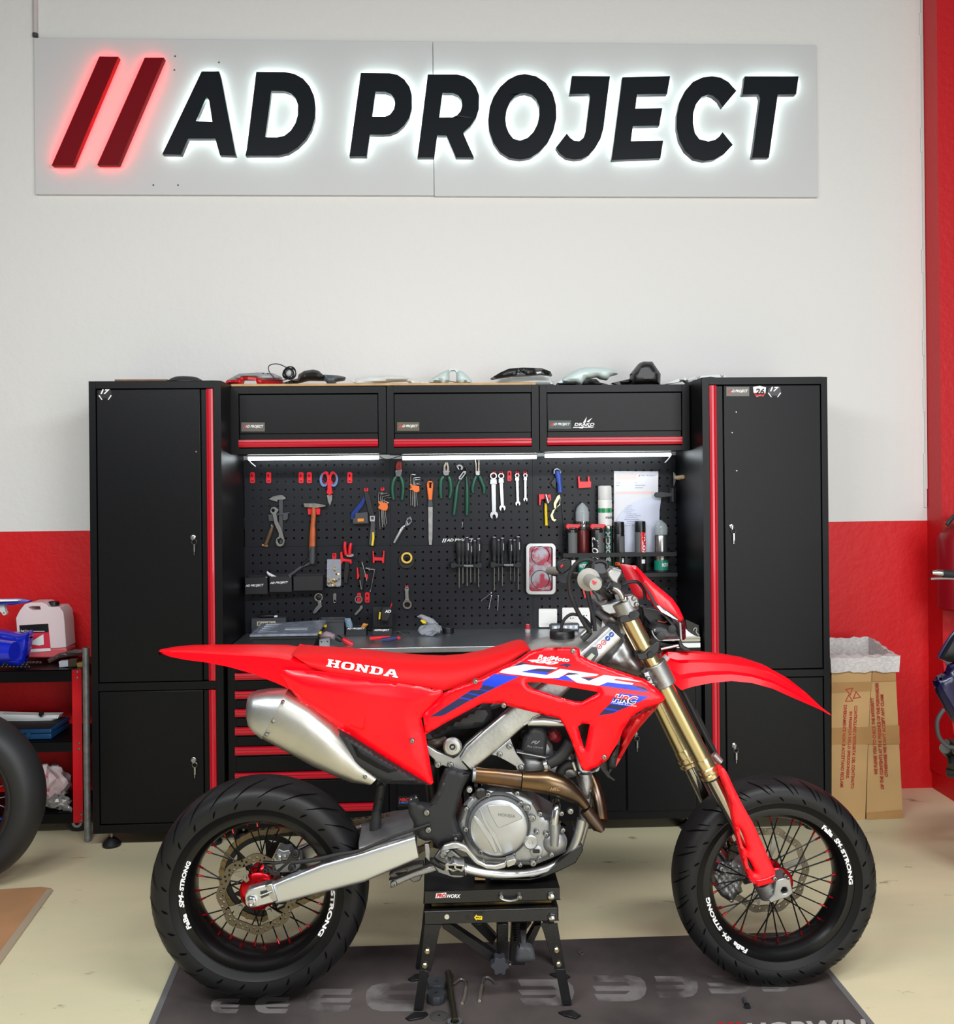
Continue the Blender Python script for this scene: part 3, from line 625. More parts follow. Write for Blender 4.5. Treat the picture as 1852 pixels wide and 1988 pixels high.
# black pry tool
T = thing('squeegee_tool', 'black angled scraper tool hanging under the hammer handle', 'tool')
obj('handle', MB().ptube(kD((800, 215), (740, 265), (735, 280)), YT-.014, .0065), BLK2, T); obj('bar', MB().prism(kD((800, 195), (835, 260), (735, 300), (600, 400), (560, 390), (700, 290), (740, 240)), YT-.012, .006), DGR, T, .001)
# headlamp
T = thing('headlamp', 'head torch with blue and black straps hanging on a tiny red hook', 'torch')
obj('strap', MB().prism(kA((1432, 430), (1470, 425), (1500, 520), (1530, 640), (1540, 700), (1492, 700), (1478, 660), (1455, 560), (1440, 510)), YT-.012, .004), BLKM, T)
obj('strap', MB().prism(kA((1425, 480), (1440, 530), (1410, 600), (1375, 640), (1310, 740), (1280, 745), (1285, 670), (1335, 610), (1390, 545)), YT-.012, .005), mat('blue_strap', (26, 52, 130), .8, bump=.6, bscale=300), T, .001)
obj('lamp_body', MB().prism(kA((1325, 672), (1468, 660), (1472, 720), (1480, 790), (1300, 795), (1298, 735), (1322, 728)), YT-.034, .026), DGR, T, .003)
obj('led_panel', MB().prism(kA((1355, 735), (1425, 732), (1425, 765), (1355, 768)), YT-.036, .003), mat('amber_lens', (240, 150, 60), .2), T)
obj('battery_arm', MB().prism(kA((1492, 705), (1548, 702), (1552, 780), (1555, 900), (1545, 1035), (1510, 1042), (1478, 1030), (1490, 900), (1500, 790)), YT-.020, .012), DGR, T, .003)
obj('yellow_stripe', MB().prism(kA((1520, 888), (1540, 888), (1543, 950), (1530, 1038), (1510, 1036), (1520, 960)), YT-.022, .003), YEL, T)
obj('buckle', MB().prism([kA((1492, 704), (1550, 704), (1548, 765), (1496, 765)), kA((1505, 716), (1538, 716), (1536, 745), (1508, 745))], YT-.023, .004), LGR, T)
# hex key sets
def hexset(pts, body, label, k, dx=0):
    T = thing('hex_key_set', label, 'hex keys', 'hex key sets in orange clips')
    for i, (t, bt) in enumerate(pts):
        a, b, c, d = k(*t); obj('hex_key', MB().ptube([a, b, c, d], YT-.012-.0035*(i % 3), .0026, 8, 2), STL, T); obj('hex_key_tip', MB().ball(P(d[0], d[1], YT-.012-.0035*(i % 3)), .0036), CHR, T) if False else None
    obj('clip', MB().prism(k(*body), YT-.028, .022), ORG, T, .002)
hexset([([(1640, 445), (1600, 450), (1590, 480), (1607, 850)], 0), ([(1690, 450), (1630, 460), (1615, 500), (1635, 830)], 0), ([(1715, 470), (1645, 485), (1635, 520), (1665, 820)], 0), ([(1735, 500), (1670, 505), (1658, 540), (1680, 795)], 0), ([(1705, 560), (1650, 535), (1630, 545), (1650, 800)], 0)], [(1580, 542), (1600, 538), (1620, 552), (1690, 560), (1697, 615), (1680, 645), (1625, 640), (1590, 620), (1583, 605), (1605, 580)], 'hex key set in an orange clip on the left pegboard beside the headlamp', kA)
hexset([([(385, 245), (340, 240), (332, 280), (332, 590)], 0), ([(440, 275), (370, 280), (360, 320), (350, 590)], 0), ([(440, 295), (385, 300), (372, 330), (372, 600)], 0), ([(440, 325), (395, 325), (385, 350), (385, 600)], 0), ([(445, 350), (405, 345), (392, 365), (408, 590)], 0)], [(318, 348), (345, 345), (350, 362), (428, 368), (430, 425), (410, 440), (370, 435), (355, 415), (320, 412), (322, 395), (340, 392), (335, 370)], 'hex key set in an orange clip between the wire cutters and the file', kB)
# pliers
def pliers(label, head, jaws_mat, left, right, k, gr=GRN, rad=.0085, body=None):
    T = thing('pliers', label, 'pliers', 'pliers hanging in the middle of the pegboard')
    for i, h in enumerate(head): obj('jaw', MB().prism(k(*h), YT-.018, .008), jaws_mat, T, .0012)
    if body: obj('joint', MB().prism(k(*body), YT-.021, .012), CHR, T, .0015)
    for s in (left, right): obj('handle', MB().ptube(k(*s), YT-.013, [rad*.8, rad, rad, rad*.95, rad*.8], 12, 3), gr, T)
RJ = mat('red_coated_jaw', (150, 40, 30), .3)
pliers('red-jawed cutting pliers with green handles at the left of the middle panel', [[(165, 185), (162, 140), (180, 95), (198, 90), (200, 190)], [(200, 190), (202, 90), (222, 95), (230, 140), (230, 185)]], RJ, [(168, 262), (140, 310), (124, 400), (138, 520)], [(215, 262), (238, 320), (246, 420), (232, 525)], kB, body=[(165, 188), (228, 185), (230, 235), (215, 262), (165, 258), (158, 225)])
pliers('combination pliers with green handles hanging beside the file', [[(698, 200), (702, 140), (722, 98), (730, 98), (730, 130), (722, 160), (730, 200)], [(730, 200), (740, 160), (732, 130), (736, 98), (748, 100), (762, 150), (765, 200)]], mat('nickel_jaw', (170, 160, 146), .3, 1.), [(705, 262), (676, 300), (668, 400), (672, 505)], [(755, 262), (775, 310), (785, 420), (768, 505)], kB, body=[(695, 198), (768, 198), (762, 240), (745, 250), (712, 250), (695, 235)])
pliers('long nose pliers with green handles beside the water pump pliers', [[(1062, 235), (1060, 130), (1052, 60), (1060, 58), (1074, 130), (1078, 235)], [(1082, 235), (1090, 130), (1094, 72), (1102, 76), (1106, 150), (1108, 235)]], mat('nickel_jaw', (170, 160, 146), .3, 1.), [(1068, 258), (1045, 320), (1028, 390), (1030, 445)], [(1105, 258), (1130, 320), (1155, 390), (1155, 450)], kB, rad=.008, body=[(1058, 200), (1110, 200), (1110, 240), (1085, 250), (1060, 242)])
T = thing('pliers', 'slanted water pump pliers with long green handles', 'pliers', 'pliers hanging in the middle of the pegboard')
obj('jaw', MB().prism(kB((845, 140), (870, 122), (905, 130), (922, 165), (905, 192), (890, 180), (900, 160), (885, 145), (868, 150), (872, 175), (888, 190), (870, 185), (850, 165)), YT-.02, .008), CHR, T, .001)
obj('neck', MB().ptube(kB((900, 190), (940, 150), (960, 190), (960, 260)), YT-.013, .004), BLK2, T)
obj('slotted_joint', MB().prism([kB((925, 198), (950, 200), (955, 225), (900, 300), (872, 295), (868, 270)), kB((925, 220), (938, 222), (895, 285), (885, 280))], YT-.022, .008), CHR, T, .001)
obj('handle', MB().ptube(kB((895, 290), (865, 350), (850, 420), (835, 550), (816, 690)), YT-.013, [.004, .005, .0085, .009, .0075], 12, 3), GRN, T); obj('handle', MB().ptube(kB((955, 260), (962, 340), (965, 430), (965, 560), (962, 695)), YT-.013, [.004, .005, .0085, .009, .0075], 12, 3), GRN, T)
# file
T = thing('file', 'flat steel file with an orange and black handle hanging on the middle panel', 'file')
obj('handle', MB().prism([kB((520, 320), (545, 308), (572, 315), (585, 340), (578, 450), (572, 520), (580, 590), (520, 590), (530, 520), (520, 440), (512, 350)), kB((540, 335), (560, 335), (562, 380), (550, 400), (540, 380))], YT-.022, .018), ORG, T, .004)
obj('collar', MB().prism(kB((530, 520), (572, 520), (584, 590), (570, 602), (530, 600), (518, 588)), YT-.024, .021), DGR, T, .003)
obj('blade', MB().prism(kB((527, 598), (578, 598), (575, 960), (568, 1030), (538, 1030), (532, 960)), YT-.014, .005), STL, T, .0006)
# spanners
def wrench(cx0, cy0, r0, cx1, cy1, r1, wd, label, k=kB):
    T = thing('spanner', label, 'spanner', 'bright ratchet spanners hanging under the middle LED strip')
    a = k((cx0, cy0))[0]; b = k((cx1, cy1))[0]; s = 5.7875; r0 /= s; r1 /= s; wd /= s
    obj('ring', MB().prism([disc(a[0], a[1], r0, 22), disc(a[0], a[1], r0*.62, 12)], YT-.022, .010), CHR, T, .0012)
    obj('joint', MB().prism([(a[0]-wd*.8, a[1]+r0*.9), (a[0]+wd*.8, a[1]+r0*.9), (a[0]+wd*.95, a[1]+r0*2.3), (a[0]-wd*.95, a[1]+r0*2.3)], YT-.021, .010), CHR, T, .0015)
    obj('shaft', MB().prism([(a[0]-wd*.55, a[1]+r0*2), (a[0]+wd*.55, a[1]+r0*2), (b[0]+wd*.5, b[1]-r1*.7), (b[0]-wd*.5, b[1]-r1*.7)], YT-.017, .006), mat('satin_chrome', (186, 188, 190), .28, 1.), T, .0012)
    pts = [(b[0]+r1*cos(t), b[1]+r1*sin(t)) for t in [pi/2+.35+i*(2*pi-.9)/18 for i in range(19)]]
    pts += [(b[0]+r1*.35, b[1]+r1*.1), (b[0], b[1]-r1*.25), (b[0]-r1*.35, b[1]+r1*.2)]
    obj('open_end', MB().prism(pts, YT-.019, .008), CHR, T, .001)
wrench(1262, 255, 40, 1268, 695, 46, 44, 'largest ratchet spanner, leftmost of the hanging four')
wrench(1348, 255, 34, 1362, 615, 36, 34, 'second ratchet spanner from the left of the hanging four')
wrench(1528, 250, 25, 1536, 565, 28, 27, 'third ratchet spanner from the left, right of the dark red hook')
wrench(1620, 250, 24, 1621, 520, 23, 23, 'smallest ratchet spanner, rightmost of the hanging four')
for cx, r in ((1265, 22), (1350, 22), (1530, 20), (1618, 20)):
    q = kB((cx, 225))[0]; hook(q[0], q[1], 7, 8, 'red hook behind the ring of the %s hanging ratchet spanner' % {1265: 'largest', 1350: 'second', 1530: 'third', 1618: 'smallest'}[cx])
# ratchet
T = thing('ratchet', 'small chrome ratchet handle hanging at the lower left of the middle panel', 'ratchet')
obj('head', MB().prism([kB((280, 745), (300, 718), (330, 715), (350, 738), (345, 775), (318, 808), (285, 822), (262, 805)), kB((295, 755), (318, 738), (332, 752), (322, 780), (300, 790))], YT-.02, .012), CHR, T, .002)
obj('mechanism', MB().prism(kB((297, 757), (318, 741), (330, 753), (320, 778), (301, 787)), YT-.017, .006), BLK2, T, .001)
obj('shaft', MB().ptube(kB((268, 812), (215, 880), (145, 1005)), YT-.013, [.005, .0075, .0085, .0085, .0075], 14), ALU, T); obj('collar', MB().ptube(kB((258, 820), (215, 870)), YT-.013, .0078, 14), CHR, T)
one('hook_pin', MB().ptube(kB((912, 770), (910, 815), (905, 835)), YT-.006, .0016), STL, 'tiny bent pin stuck in the middle panel under the water pump pliers', 'pin')
# tape roll
T = thing('tape_roll', 'yellow roll of tape hanging on a dark round holder', 'tape'); c = kE((255, 325))[0]; c2 = kE((252, 350))[0]
obj('tape', MB().ringlathe(P(c[0], c[1], YT-.03), (0, 1, 0), [(0, .017), (0, .0255), (.018, .0255), (.018, .017)], 36), mat('yellow_tape', (226, 190, 80), .5), T, .001)
obj('holder', MB().ringlathe(P(c2[0], c2[1], YT-.012), (0, 1, 0), [(0, .014), (0, .037), (.011, .037), (.011, .014)], 36), BLKM, T, .001)
# ring wrench lower middle
T = thing('ring_spanner', 'short chrome ring spanner hanging below the tape roll', 'spanner')
obj('shaft', MB().prism([kE((232, 640), (240, 615), (256, 610), (272, 616), (278, 640), (272, 662), (276, 730), (290, 765), (225, 765), (240, 730), (238, 662)), kE((247, 632), (256, 625), (265, 632), (256, 645))], YT-.018, .007), mat('satin_chrome', (186, 188, 190), .28, 1.), T, .001)
c = kE((260, 790))[0]; obj('ring', MB().prism([disc(c[0], c[1], 9, 22), disc(c[0], c[1]+.5, 5.6, 12, 5)], YT-.022, .012), CHR, T, .0015)
c = kE((255, 632))[0]; hook(c[0], c[1]-2, 6, 10, 'red hook behind the short ring spanner')
# screwdriver racks
def rack(x0, x1, y0, y1, drivers, label, tx):
    T = thing('screwdriver_rack', label, 'tool rack', 'black screwdriver racks')
    k = kE; L = k((x0, y0), (x0+45, y0-5), (x0+70, y0+15), (x1-60, y0+15), (x1-45, y0-5), (x1, y0), (x1, y1-10), (x1-45, y1), (x1-70, y1-12), (x0+60, y1-12), (x0+40, y1), (x0, y1-5))
    obj('rack_bar', MB().prism(L, YT-.052, .050), BLKM, T, .003)
    m = MB(); a, b = k(tx, (tx[0]+92, tx[1]-18)); ptext(m, 'PARKSIDE', a[0], b[0], a[1], b[1], YT-.0527, shear=.2, bold=.02); obj('lettering', m, LGR, T)
    for i, (cx, yt, r, yb, tip) in enumerate(drivers):
        t = P(*k((cx, yt))[0], YT-.026); b = P(*k((cx, y0-8))[0], YT-.026); e_ = P(*k((cx+1, yb))[0], YT-.026); r = M(r/5.144, YT)
        H = (t-b).length
        D = thing('screwdriver', 'black-handled screwdriver, number %s from the left in the %s rack' % (['one', 'two', 'three', 'four', 'five', 'six'][i], 'left' if x0 < 900 else 'right'), 'screwdriver', 'screwdrivers in the black racks')
        obj('handle', MB().lathe(b, (t-b), [(0, r*.62), (H*.1, r*.7), (H*.18, r*.55), (H*.3, r*.68), (H*.6, r), (H*.85, r*.92), (H*.96, r*.62), (H, r*.45)], 14), BLKM, D)
        obj('cap', MB().lathe(t, (0, 0, 1), [(0, r*.46), (.002, r*.5), (.004, r*.4)], 12), LGR, D)
        obj('stripe', MB().box(t.x+r*.15, t.x+r*.4, t.y-r*1.0, t.y-r*.8, t.z-H*.5, t.z-H*.2), LGR, D) if i in (2, 3, 5) else None
        obj('blade', MB().cyl(b, e_, .0022 if r < .012 else .003, n=8), STL, D); obj('tip', MB().cyl(e_, e_+Vector((0, 0, -.006)), .003, .0015, n=8), BLK2, D)
rack(693, 1012, 375, 432, [(778, 150, 38, 620, 0), (815, 155, 30, 580, 0), (857, 125, 36, 605, 0), (893, 165, 28, 570, 0), (935, 158, 26, 575, 0), (972, 138, 30, 615, 0)], 'left black rack holding six screwdrivers', (825, 412))
rack(1090, 1405, 368, 428, [(1130, 122, 36, 648, 0), (1172, 150, 26, 555, 0), (1210, 132, 30, 605, 0), (1292, 148, 26, 550, 0), (1332, 150, 26, 562, 0), (1368, 118, 34, 640, 0)], 'right black rack holding six screwdrivers', (1228, 405))
for (a, b), d in zip((((1098, 675), (995, 755)), ((1100, 705), (1074, 838)), ((1168, 705), (1163, 850))), ('slanted one of three small screw extractors on the middle panel', 'middle one of three small screw extractors on the middle panel', 'rightmost of three small screw extractors on the middle panel')):
    T = thing('extractor_bit', 'steel bit, '+d, 'bit', 'three small steel bits under the right screwdriver rack'); q = kE(a, b)
    obj('shank', MB().ptube(q, YT-.006, [.003, .0028, .002], 10, 0), STL, T); obj('head', MB().ball(P(*q[0], YT-.006), .0048, .0048, .006), CHR, T); obj('cross_bar', MB().ptube([(q[0][0]-5, q[0][1]+4), (q[0][0]+5, q[0][1]+6)], YT-.008, .0013), BLK2, T)
# small bins
BINM = mat('bin_black', (30, 31, 34), .45)
def bin_(k, L, label, txt=None, tx=None, cat='bin', Yt=.075):
    T = thing('small_bin', label, cat, 'small black bins on the lower left pegboard')
    q = k(*L); m = MB(); Y0, Y1 = YP-Yt, YP-.001
    a, b, c, d = [P(x, y, Y0) for x, y in q]          # TL TR BR BL
    t = .002; x0, x1 = a.x, b.x; z1, z0 = a.z, d.z
    m.box(x0, x1, Y0, Y0+t, z0, z1); m.box(x0, x0+t, Y0, Y1, z0, z1); m.box(x1-t, x1, Y0, Y1, z0, z1); m.box(x0, x1, Y0, Y1, z0, z0+t); m.box(x0, x1, Y1-t, Y1, z0, z1+.004)
    obj('tray', m, BINM, T, .0006)
    if txt: m = MB(); e_ = k(*tx); ptext(m, txt, e_[0][0], e_[1][0], e_[0][1], e_[1][1], Y0-.0006, tilt=-1.5, shear=.25, bold=.03); obj('lettering', m, PRINT, T)
    return T
bin_(kD, [(92, 415), (342, 415), (342, 600), (92, 600)], 'leftmost small black bin with white lettering', 'AD PROJECT', [(95, 525), (300, 492)])
bin_(kD, [(365, 402), (615, 402), (615, 575), (365, 575)], 'second small black bin with white lettering, holding a white tube', 'AD PROJECT', [(372, 490), (575, 462)])
bin_(kD, [(635, 400), (962, 400), (962, 560), (635, 560)], 'widest plain black bin right of the two lettered bins')
T = thing('glue_tube', 'white nozzle tube sticking out of the second lettered bin', 'tube'); q = kD((338, 345), (355, 370), (440, 420))
obj('tube_body', MB().ptube(q[1:], YP-.04, [.0065, .008], 12, 0), WHT, T); obj('nozzle', MB().ptube(q[:2], YP-.04, [.0035, .006], 12, 0), WHT, T)
one('white_clip', MB().ptube(kD((330, 405), (330, 440)), YP-.03, .0045), WHT, 'small white clip between the two lettered bins', 'clip'); one('white_clip', MB().ptube(kD((592, 398), (608, 410)), YP-.05, .003), WHT, 'small white plug at the right end of the second lettered bin', 'clip')
# clear box of brass terminals
T = thing('terminal_box', 'clear plastic box of brass terminals hanging on a red hook', 'box')
L = kD((1012, 208), (1165, 208), (1168, 240), (1168, 500), (1155, 515), (1020, 515), (1008, 500), (1010, 220))
obj('box_body', MB().prism(L, YT-.024, .022), mat('frosted_plastic', (168, 172, 184), .25, alpha=.75), T, .002)
m = MB()
for q in (((1008, 310), (1165, 310)), ((1008, 400), (1165, 400)), ((1083, 210), (1083, 512))): e_ = kD(*q); m.ptube(e_, YT-.026, .0012, 6, 0)
obj('divider', m, LGR, T); m = MB()
for i in range(26): e_ = kD((random.uniform(1022, 1150), random.uniform(425, 505)) if i < 20 else (random.uniform(1095, 1150), random.uniform(290, 385)))[0]; m.ringlathe(P(e_[0], e_[1], YT-.027), (random.uniform(-.5, .5), 1, random.uniform(-.5, .5)), [(0, .0022), (0, .0042), (.0012, .0042), (.0012, .0022)], 10)
o = obj('terminals', m, mat('brass', (220, 180, 90), .25, 1.), T); o['kind'] = 'stuff'
# red handled pliers + rivet tool
T = thing('pliers', 'snips with bright red handles standing upright in a red holder', 'pliers')
obj('handle', MB().ptube(kD((1215, 10), (1212, 80), (1225, 160)), YT-.03, [.006, .008, .008, .007], 12), REDP, T); obj('handle', MB().ptube(kD((1282, 25), (1268, 90), (1265, 165)), YT-.03, [.006, .0085, .0085, .007], 12), REDP, T)
obj('guard', MB().lathe(P(*kD((1270, 165))[0], YT-.03), (0, -.3, 1), [(0, .017), (.003, .017)], 20), LGR, T); obj('blade', MB().prism(kD((1212, 235), (1262, 235), (1255, 380), (1240, 480), (1205, 480), (1198, 380)), YT-.02, .012), BLK2, T, .002)
T = thing('rivet_tool', 'black tapered riveting tool with a wire loop in a red holder', 'tool')
obj('tool_body', MB().prism(kD((1370, 290), (1432, 300), (1428, 430), (1415, 560), (1392, 560), (1375, 440)), YT-.026, .018), BLK2, T, .003); obj('wire_loop', MB().ptube(kD((1460, 150), (1495, 190), (1480, 250), (1430, 285), (1385, 260), (1358, 200), (1372, 155)), YT-.01, .0011), BLK2, T)
obj('needle', MB().ptube(kD((1403, 235), (1430, 330), (1458, 445)), YT-.03, .0018), STL, T); obj('silver_edge', MB().ptube(kD((1380, 440), (1398, 545)), YT-.03, .0022), STL, T)
T = thing('t_handle_wrench', 'thin chrome sliding bar wrench hanging beside the riveting tool', 'wrench')
obj('bar', MB().ptube(kD((1445, 305), (1548, 325)), YT-.02, .003), STL, T); obj('shaft', MB().ptube(kD((1545, 330), (1498, 565)), YT-.02, .0028), CHR, T); obj('socket', MB().ptube(kD((1470, 310), (1500, 325)), YT-.022, .0065), CHR, T)
for q in ((1548, 325), (1498, 565)): obj('ball_end', MB().ball(P(*kD(q)[0], YT-.02), .0042), CHR, T)
# ring + lever tools
def eyelever(ring, r, lever, label, mt):
    T = thing('eyelet_tool', label, 'tool', 'ring tools hanging on the lower left panel'); c = kD(ring)[0]
    obj('ring', MB().prism([disc(c[0], c[1], r, 26), disc(c[0], c[1], r*.68, 26)], YT-.016, .010), mt, T, .0012); obj('lever', MB().prism(kD(*lever), YT-.014, .005), mt, T, .001)
    return T, c
T, c = eyelever((917, 635), 8.6, [(905, 680), (945, 680), (955, 740), (885, 815), (865, 822), (848, 805), (870, 765), (910, 720)], 'bright ring tool with white lever on the lower left panel', CHR)
obj('black_core', MB().lathe(P(c[0], c[1], YT-.017), (0, -1, 0), [(-.006, .011), (0, .011), (.001, .008)], 18), BLK2, T)
T, c = eyelever((1367, 660), 7.8, [(1385, 730), (1410, 725), (1415, 755), (1345, 835), (1322, 838), (1318, 818), (1372, 760)], 'dull ring tool with slanted grey lever beside the red hook', mat('dull_steel', (140, 140, 138), .4, 1.))
hook(697, 1160, 7.5, 18, 'red hook holding the dull ring tool')
T = thing('latch_plate', 'small upright steel latch plate on the lower left panel', 'plate'); obj('plate', MB().prism([kD((1078, 600), (1098, 585), (1118, 600), (1118, 690), (1100, 702), (1080, 690)), kD((1090, 665), (1108, 665), (1108, 690), (1090, 690))], YT-.008, .006), mat('dull_steel', (140, 140, 138), .4, 1.), T, .001)
# steel tray with red lining
T = thing('metal_tray', 'shiny pressed steel tray with dull red inside hanging beside the grip', 'tray')
q = kE((1448, 180), (1748, 690)); L0 = rrect(q[0][0], q[0][1], q[1][0]-1, q[1][1], 9, 5); L1 = rrect(q[0][0]+6, q[0][1]+6, q[1][0]-7, q[1][1]-6.5, 6, 5)
obj('rim', MB().prism([L0, L1], YT-.035, .006), ALP, T, .0015)
m = MB().prism(rrect(q[0][0]+6, q[0][1]+6, q[1][0]-7, q[1][1]-6.5, 6, 5), YT-.012, .004); obj('inside', m, mat('smeared_red_metal', (150, 60, 75), .3, .7, col2=(150, 150, 158), vscale=26, vlo=.4, vhi=.56), T)
for cy in (300, 540): c = kE((1590, cy))[0]; obj('ring', MB().ringlathe(P(c[0], c[1], YT-.016), (0, 1, 0), [(0, .040), (-.0015, .0415), (0, .043), (.0015, .0415)], 30), CHR, T)
# hooks etc. at the top right
T = thing('wire_stripper', 'blue-handled cutter with a curved blade hanging on the right pegboard', 'cutter')
obj('handle', MB().pairs([(a, b, YT-.02, .009) for a, b in zip(kC((262, 195), (280, 260), (300, 350), (302, 440)), kC((330, 195), (345, 260), (350, 350), (360, 440)))], 2.4), BLU, T); obj('metal_loop', MB().ptube(kC((262, 230), (268, 190), (300, 178), (335, 200), (332, 225)), YT-.022, .004), STL, T)
obj('clip', MB().prism(kC((228, 330), (290, 250), (285, 400), (250, 370)), YT-.014, .008), BLK2, T, .001)
obj('blade', MB().prism(kC((325, 465), (300, 480), (260, 560), (262, 610), (285, 625), (290, 570), (330, 500), (332, 580), (300, 605), (250, 640), (222, 700), (240, 750), (268, 768), (292, 745), (262, 740), (250, 690), (275, 630), (325, 570), (335, 500)), YT-.012, .004), mat('cream_metal', (200, 196, 160), .35, .6), T)
one('hanging_cable', MB().ptube(kC((340, 480), (365, 700), (392, 950)), YT-.008, .0016), DGR, 'thin black cable hanging beside the hooked blade', 'cable')
T = thing('socket_wrench', 'socket wrench with a bright yellow handle on the right panel', 'wrench'); obj('handle', MB().ptube(kC((170, 560), (172, 680), (178, 810)), YT-.016, [.0055, .0065, .0065, .0072], 12), YEL, T); obj('socket', MB().ptube(kC((170, 462), (180, 500), (196, 560)), YT-.03, [.005, .008, .011], 14, 0), CHR, T)
# magnets on the right cabinet wall: chisel-like handle + clamp
T = thing('putty_knife', 'putty knife with a pale wooden handle stuck on the cabinet side', 'knife')
XW = P(1362.5, 1000, YC).x
obj('handle', MB().ptube([(*q, y) for q, y in zip(kC((1625, 275), (1665, 275), (1712, 265)), (4.33, 4.28, 4.22))], 4.3, [.007, .010, .009], 12, 2), mat('pale_wood', (206, 180, 140), .5, var=.2, vscale=30), T); obj('blade', MB().prism(kC((1605, 210), (1640, 255), (1632, 300), (1608, 370)), 4.33, .002), STL, T)
T = thing('toggle_clamp', 'dark clamp lever pinching the sheets of paper at the right', 'clamp'); obj('lever', MB().prism(kC((1388, 470), (1405, 440), (1470, 432), (1560, 445), (1600, 440), (1600, 490), (1560, 488), (1490, 498), (1410, 495)), YP-.05, .012), DGR, T, .004); obj('bracket', MB().pbox(1305, 948, 1307.5, 974, YP-.06, .05), DGR, T)
# papers
T = thing('paper_sheet', 'printed white job sheet with small heading pinned on the right pegboard', 'paper'); q = kC((937, 200), (1435, 203), (1428, 1100), (935, 1100))
obj('sheet', MB().prism(q, YP-.006, .0006), PAPER, T); m = MB(); e_ = kC((1240, 262), (1418, 240)); ptext(m, 'AD PROJECT', e_[0][0], e_[1][0], e_[0][1], e_[1][1], YP-.0066, shear=.2); e_ = kC((1212, 262), (1222, 262), (1236, 240), (1226, 240)); m.mi = 1; m.add([P(x, y, YP-.0066) for x, y in e_], [(0, 1, 2, 3)])
m.mi = 2; e_ = kC((962, 235), (1190, 235), (1190, 292), (962, 292)); m.add([P(x, y, YP-.0064) for x, y in e_], [(0, 1, 2, 3)]); e_ = kC((962, 432), (1385, 428), (1385, 455), (962, 458)); m.add([P(x, y, YP-.0064) for x, y in e_], [(0, 1, 2, 3)])
m.mi = 0
for a, b, y in ((962, 1010, 335), (962, 995, 365), (1175, 1290, 362), (1175, 1265, 390), (1175, 1195, 335)): e_ = kC((a, y), (b, y), (b, y-5), (a, y-5)); m.add([P(x, y_, YP-.0066) for x, y_ in e_], [(0, 1, 2, 3)])
obj('print', m, [mat('grey_print', (150, 160, 180), .7), REDPR, mat('pink_print', (248, 214, 210), .7)], T)
T = thing('paper_sheet', 'handwritten white sheet curling in front of the printed job sheet', 'paper')
L = kC((965, 760), (1000, 690), (1080, 600), (1180, 540), (1300, 500), (1470, 478), (1450, 640), (1448, 760), (1445, 1110), (1000, 1110)); obj('sheet', MB().panel(L, YP-.012, .0006, lambda x, y, d: .010*min(1, d/18), 7), mat('shaded_paper', (216, 222, 240), .8), T)
m = MB(); random.seed(3)
for i in range(11):
    y = 590+i*22; x = 1080-(i % 4)*9; e_ = kC((x, y), (x+random.uniform(50, 190), y-4)); 
    n = int((e_[1][0]-e_[0][0])/1.6); m.ptube([(e_[0][0]+j*1.6, e_[0][1]+random.uniform(-.8, .8)) for j in range(max(2, n))], YP-.0235, .0005, 4, 0)
obj('handwriting', m, mat('blue_ink', (90, 105, 160), .6), T)
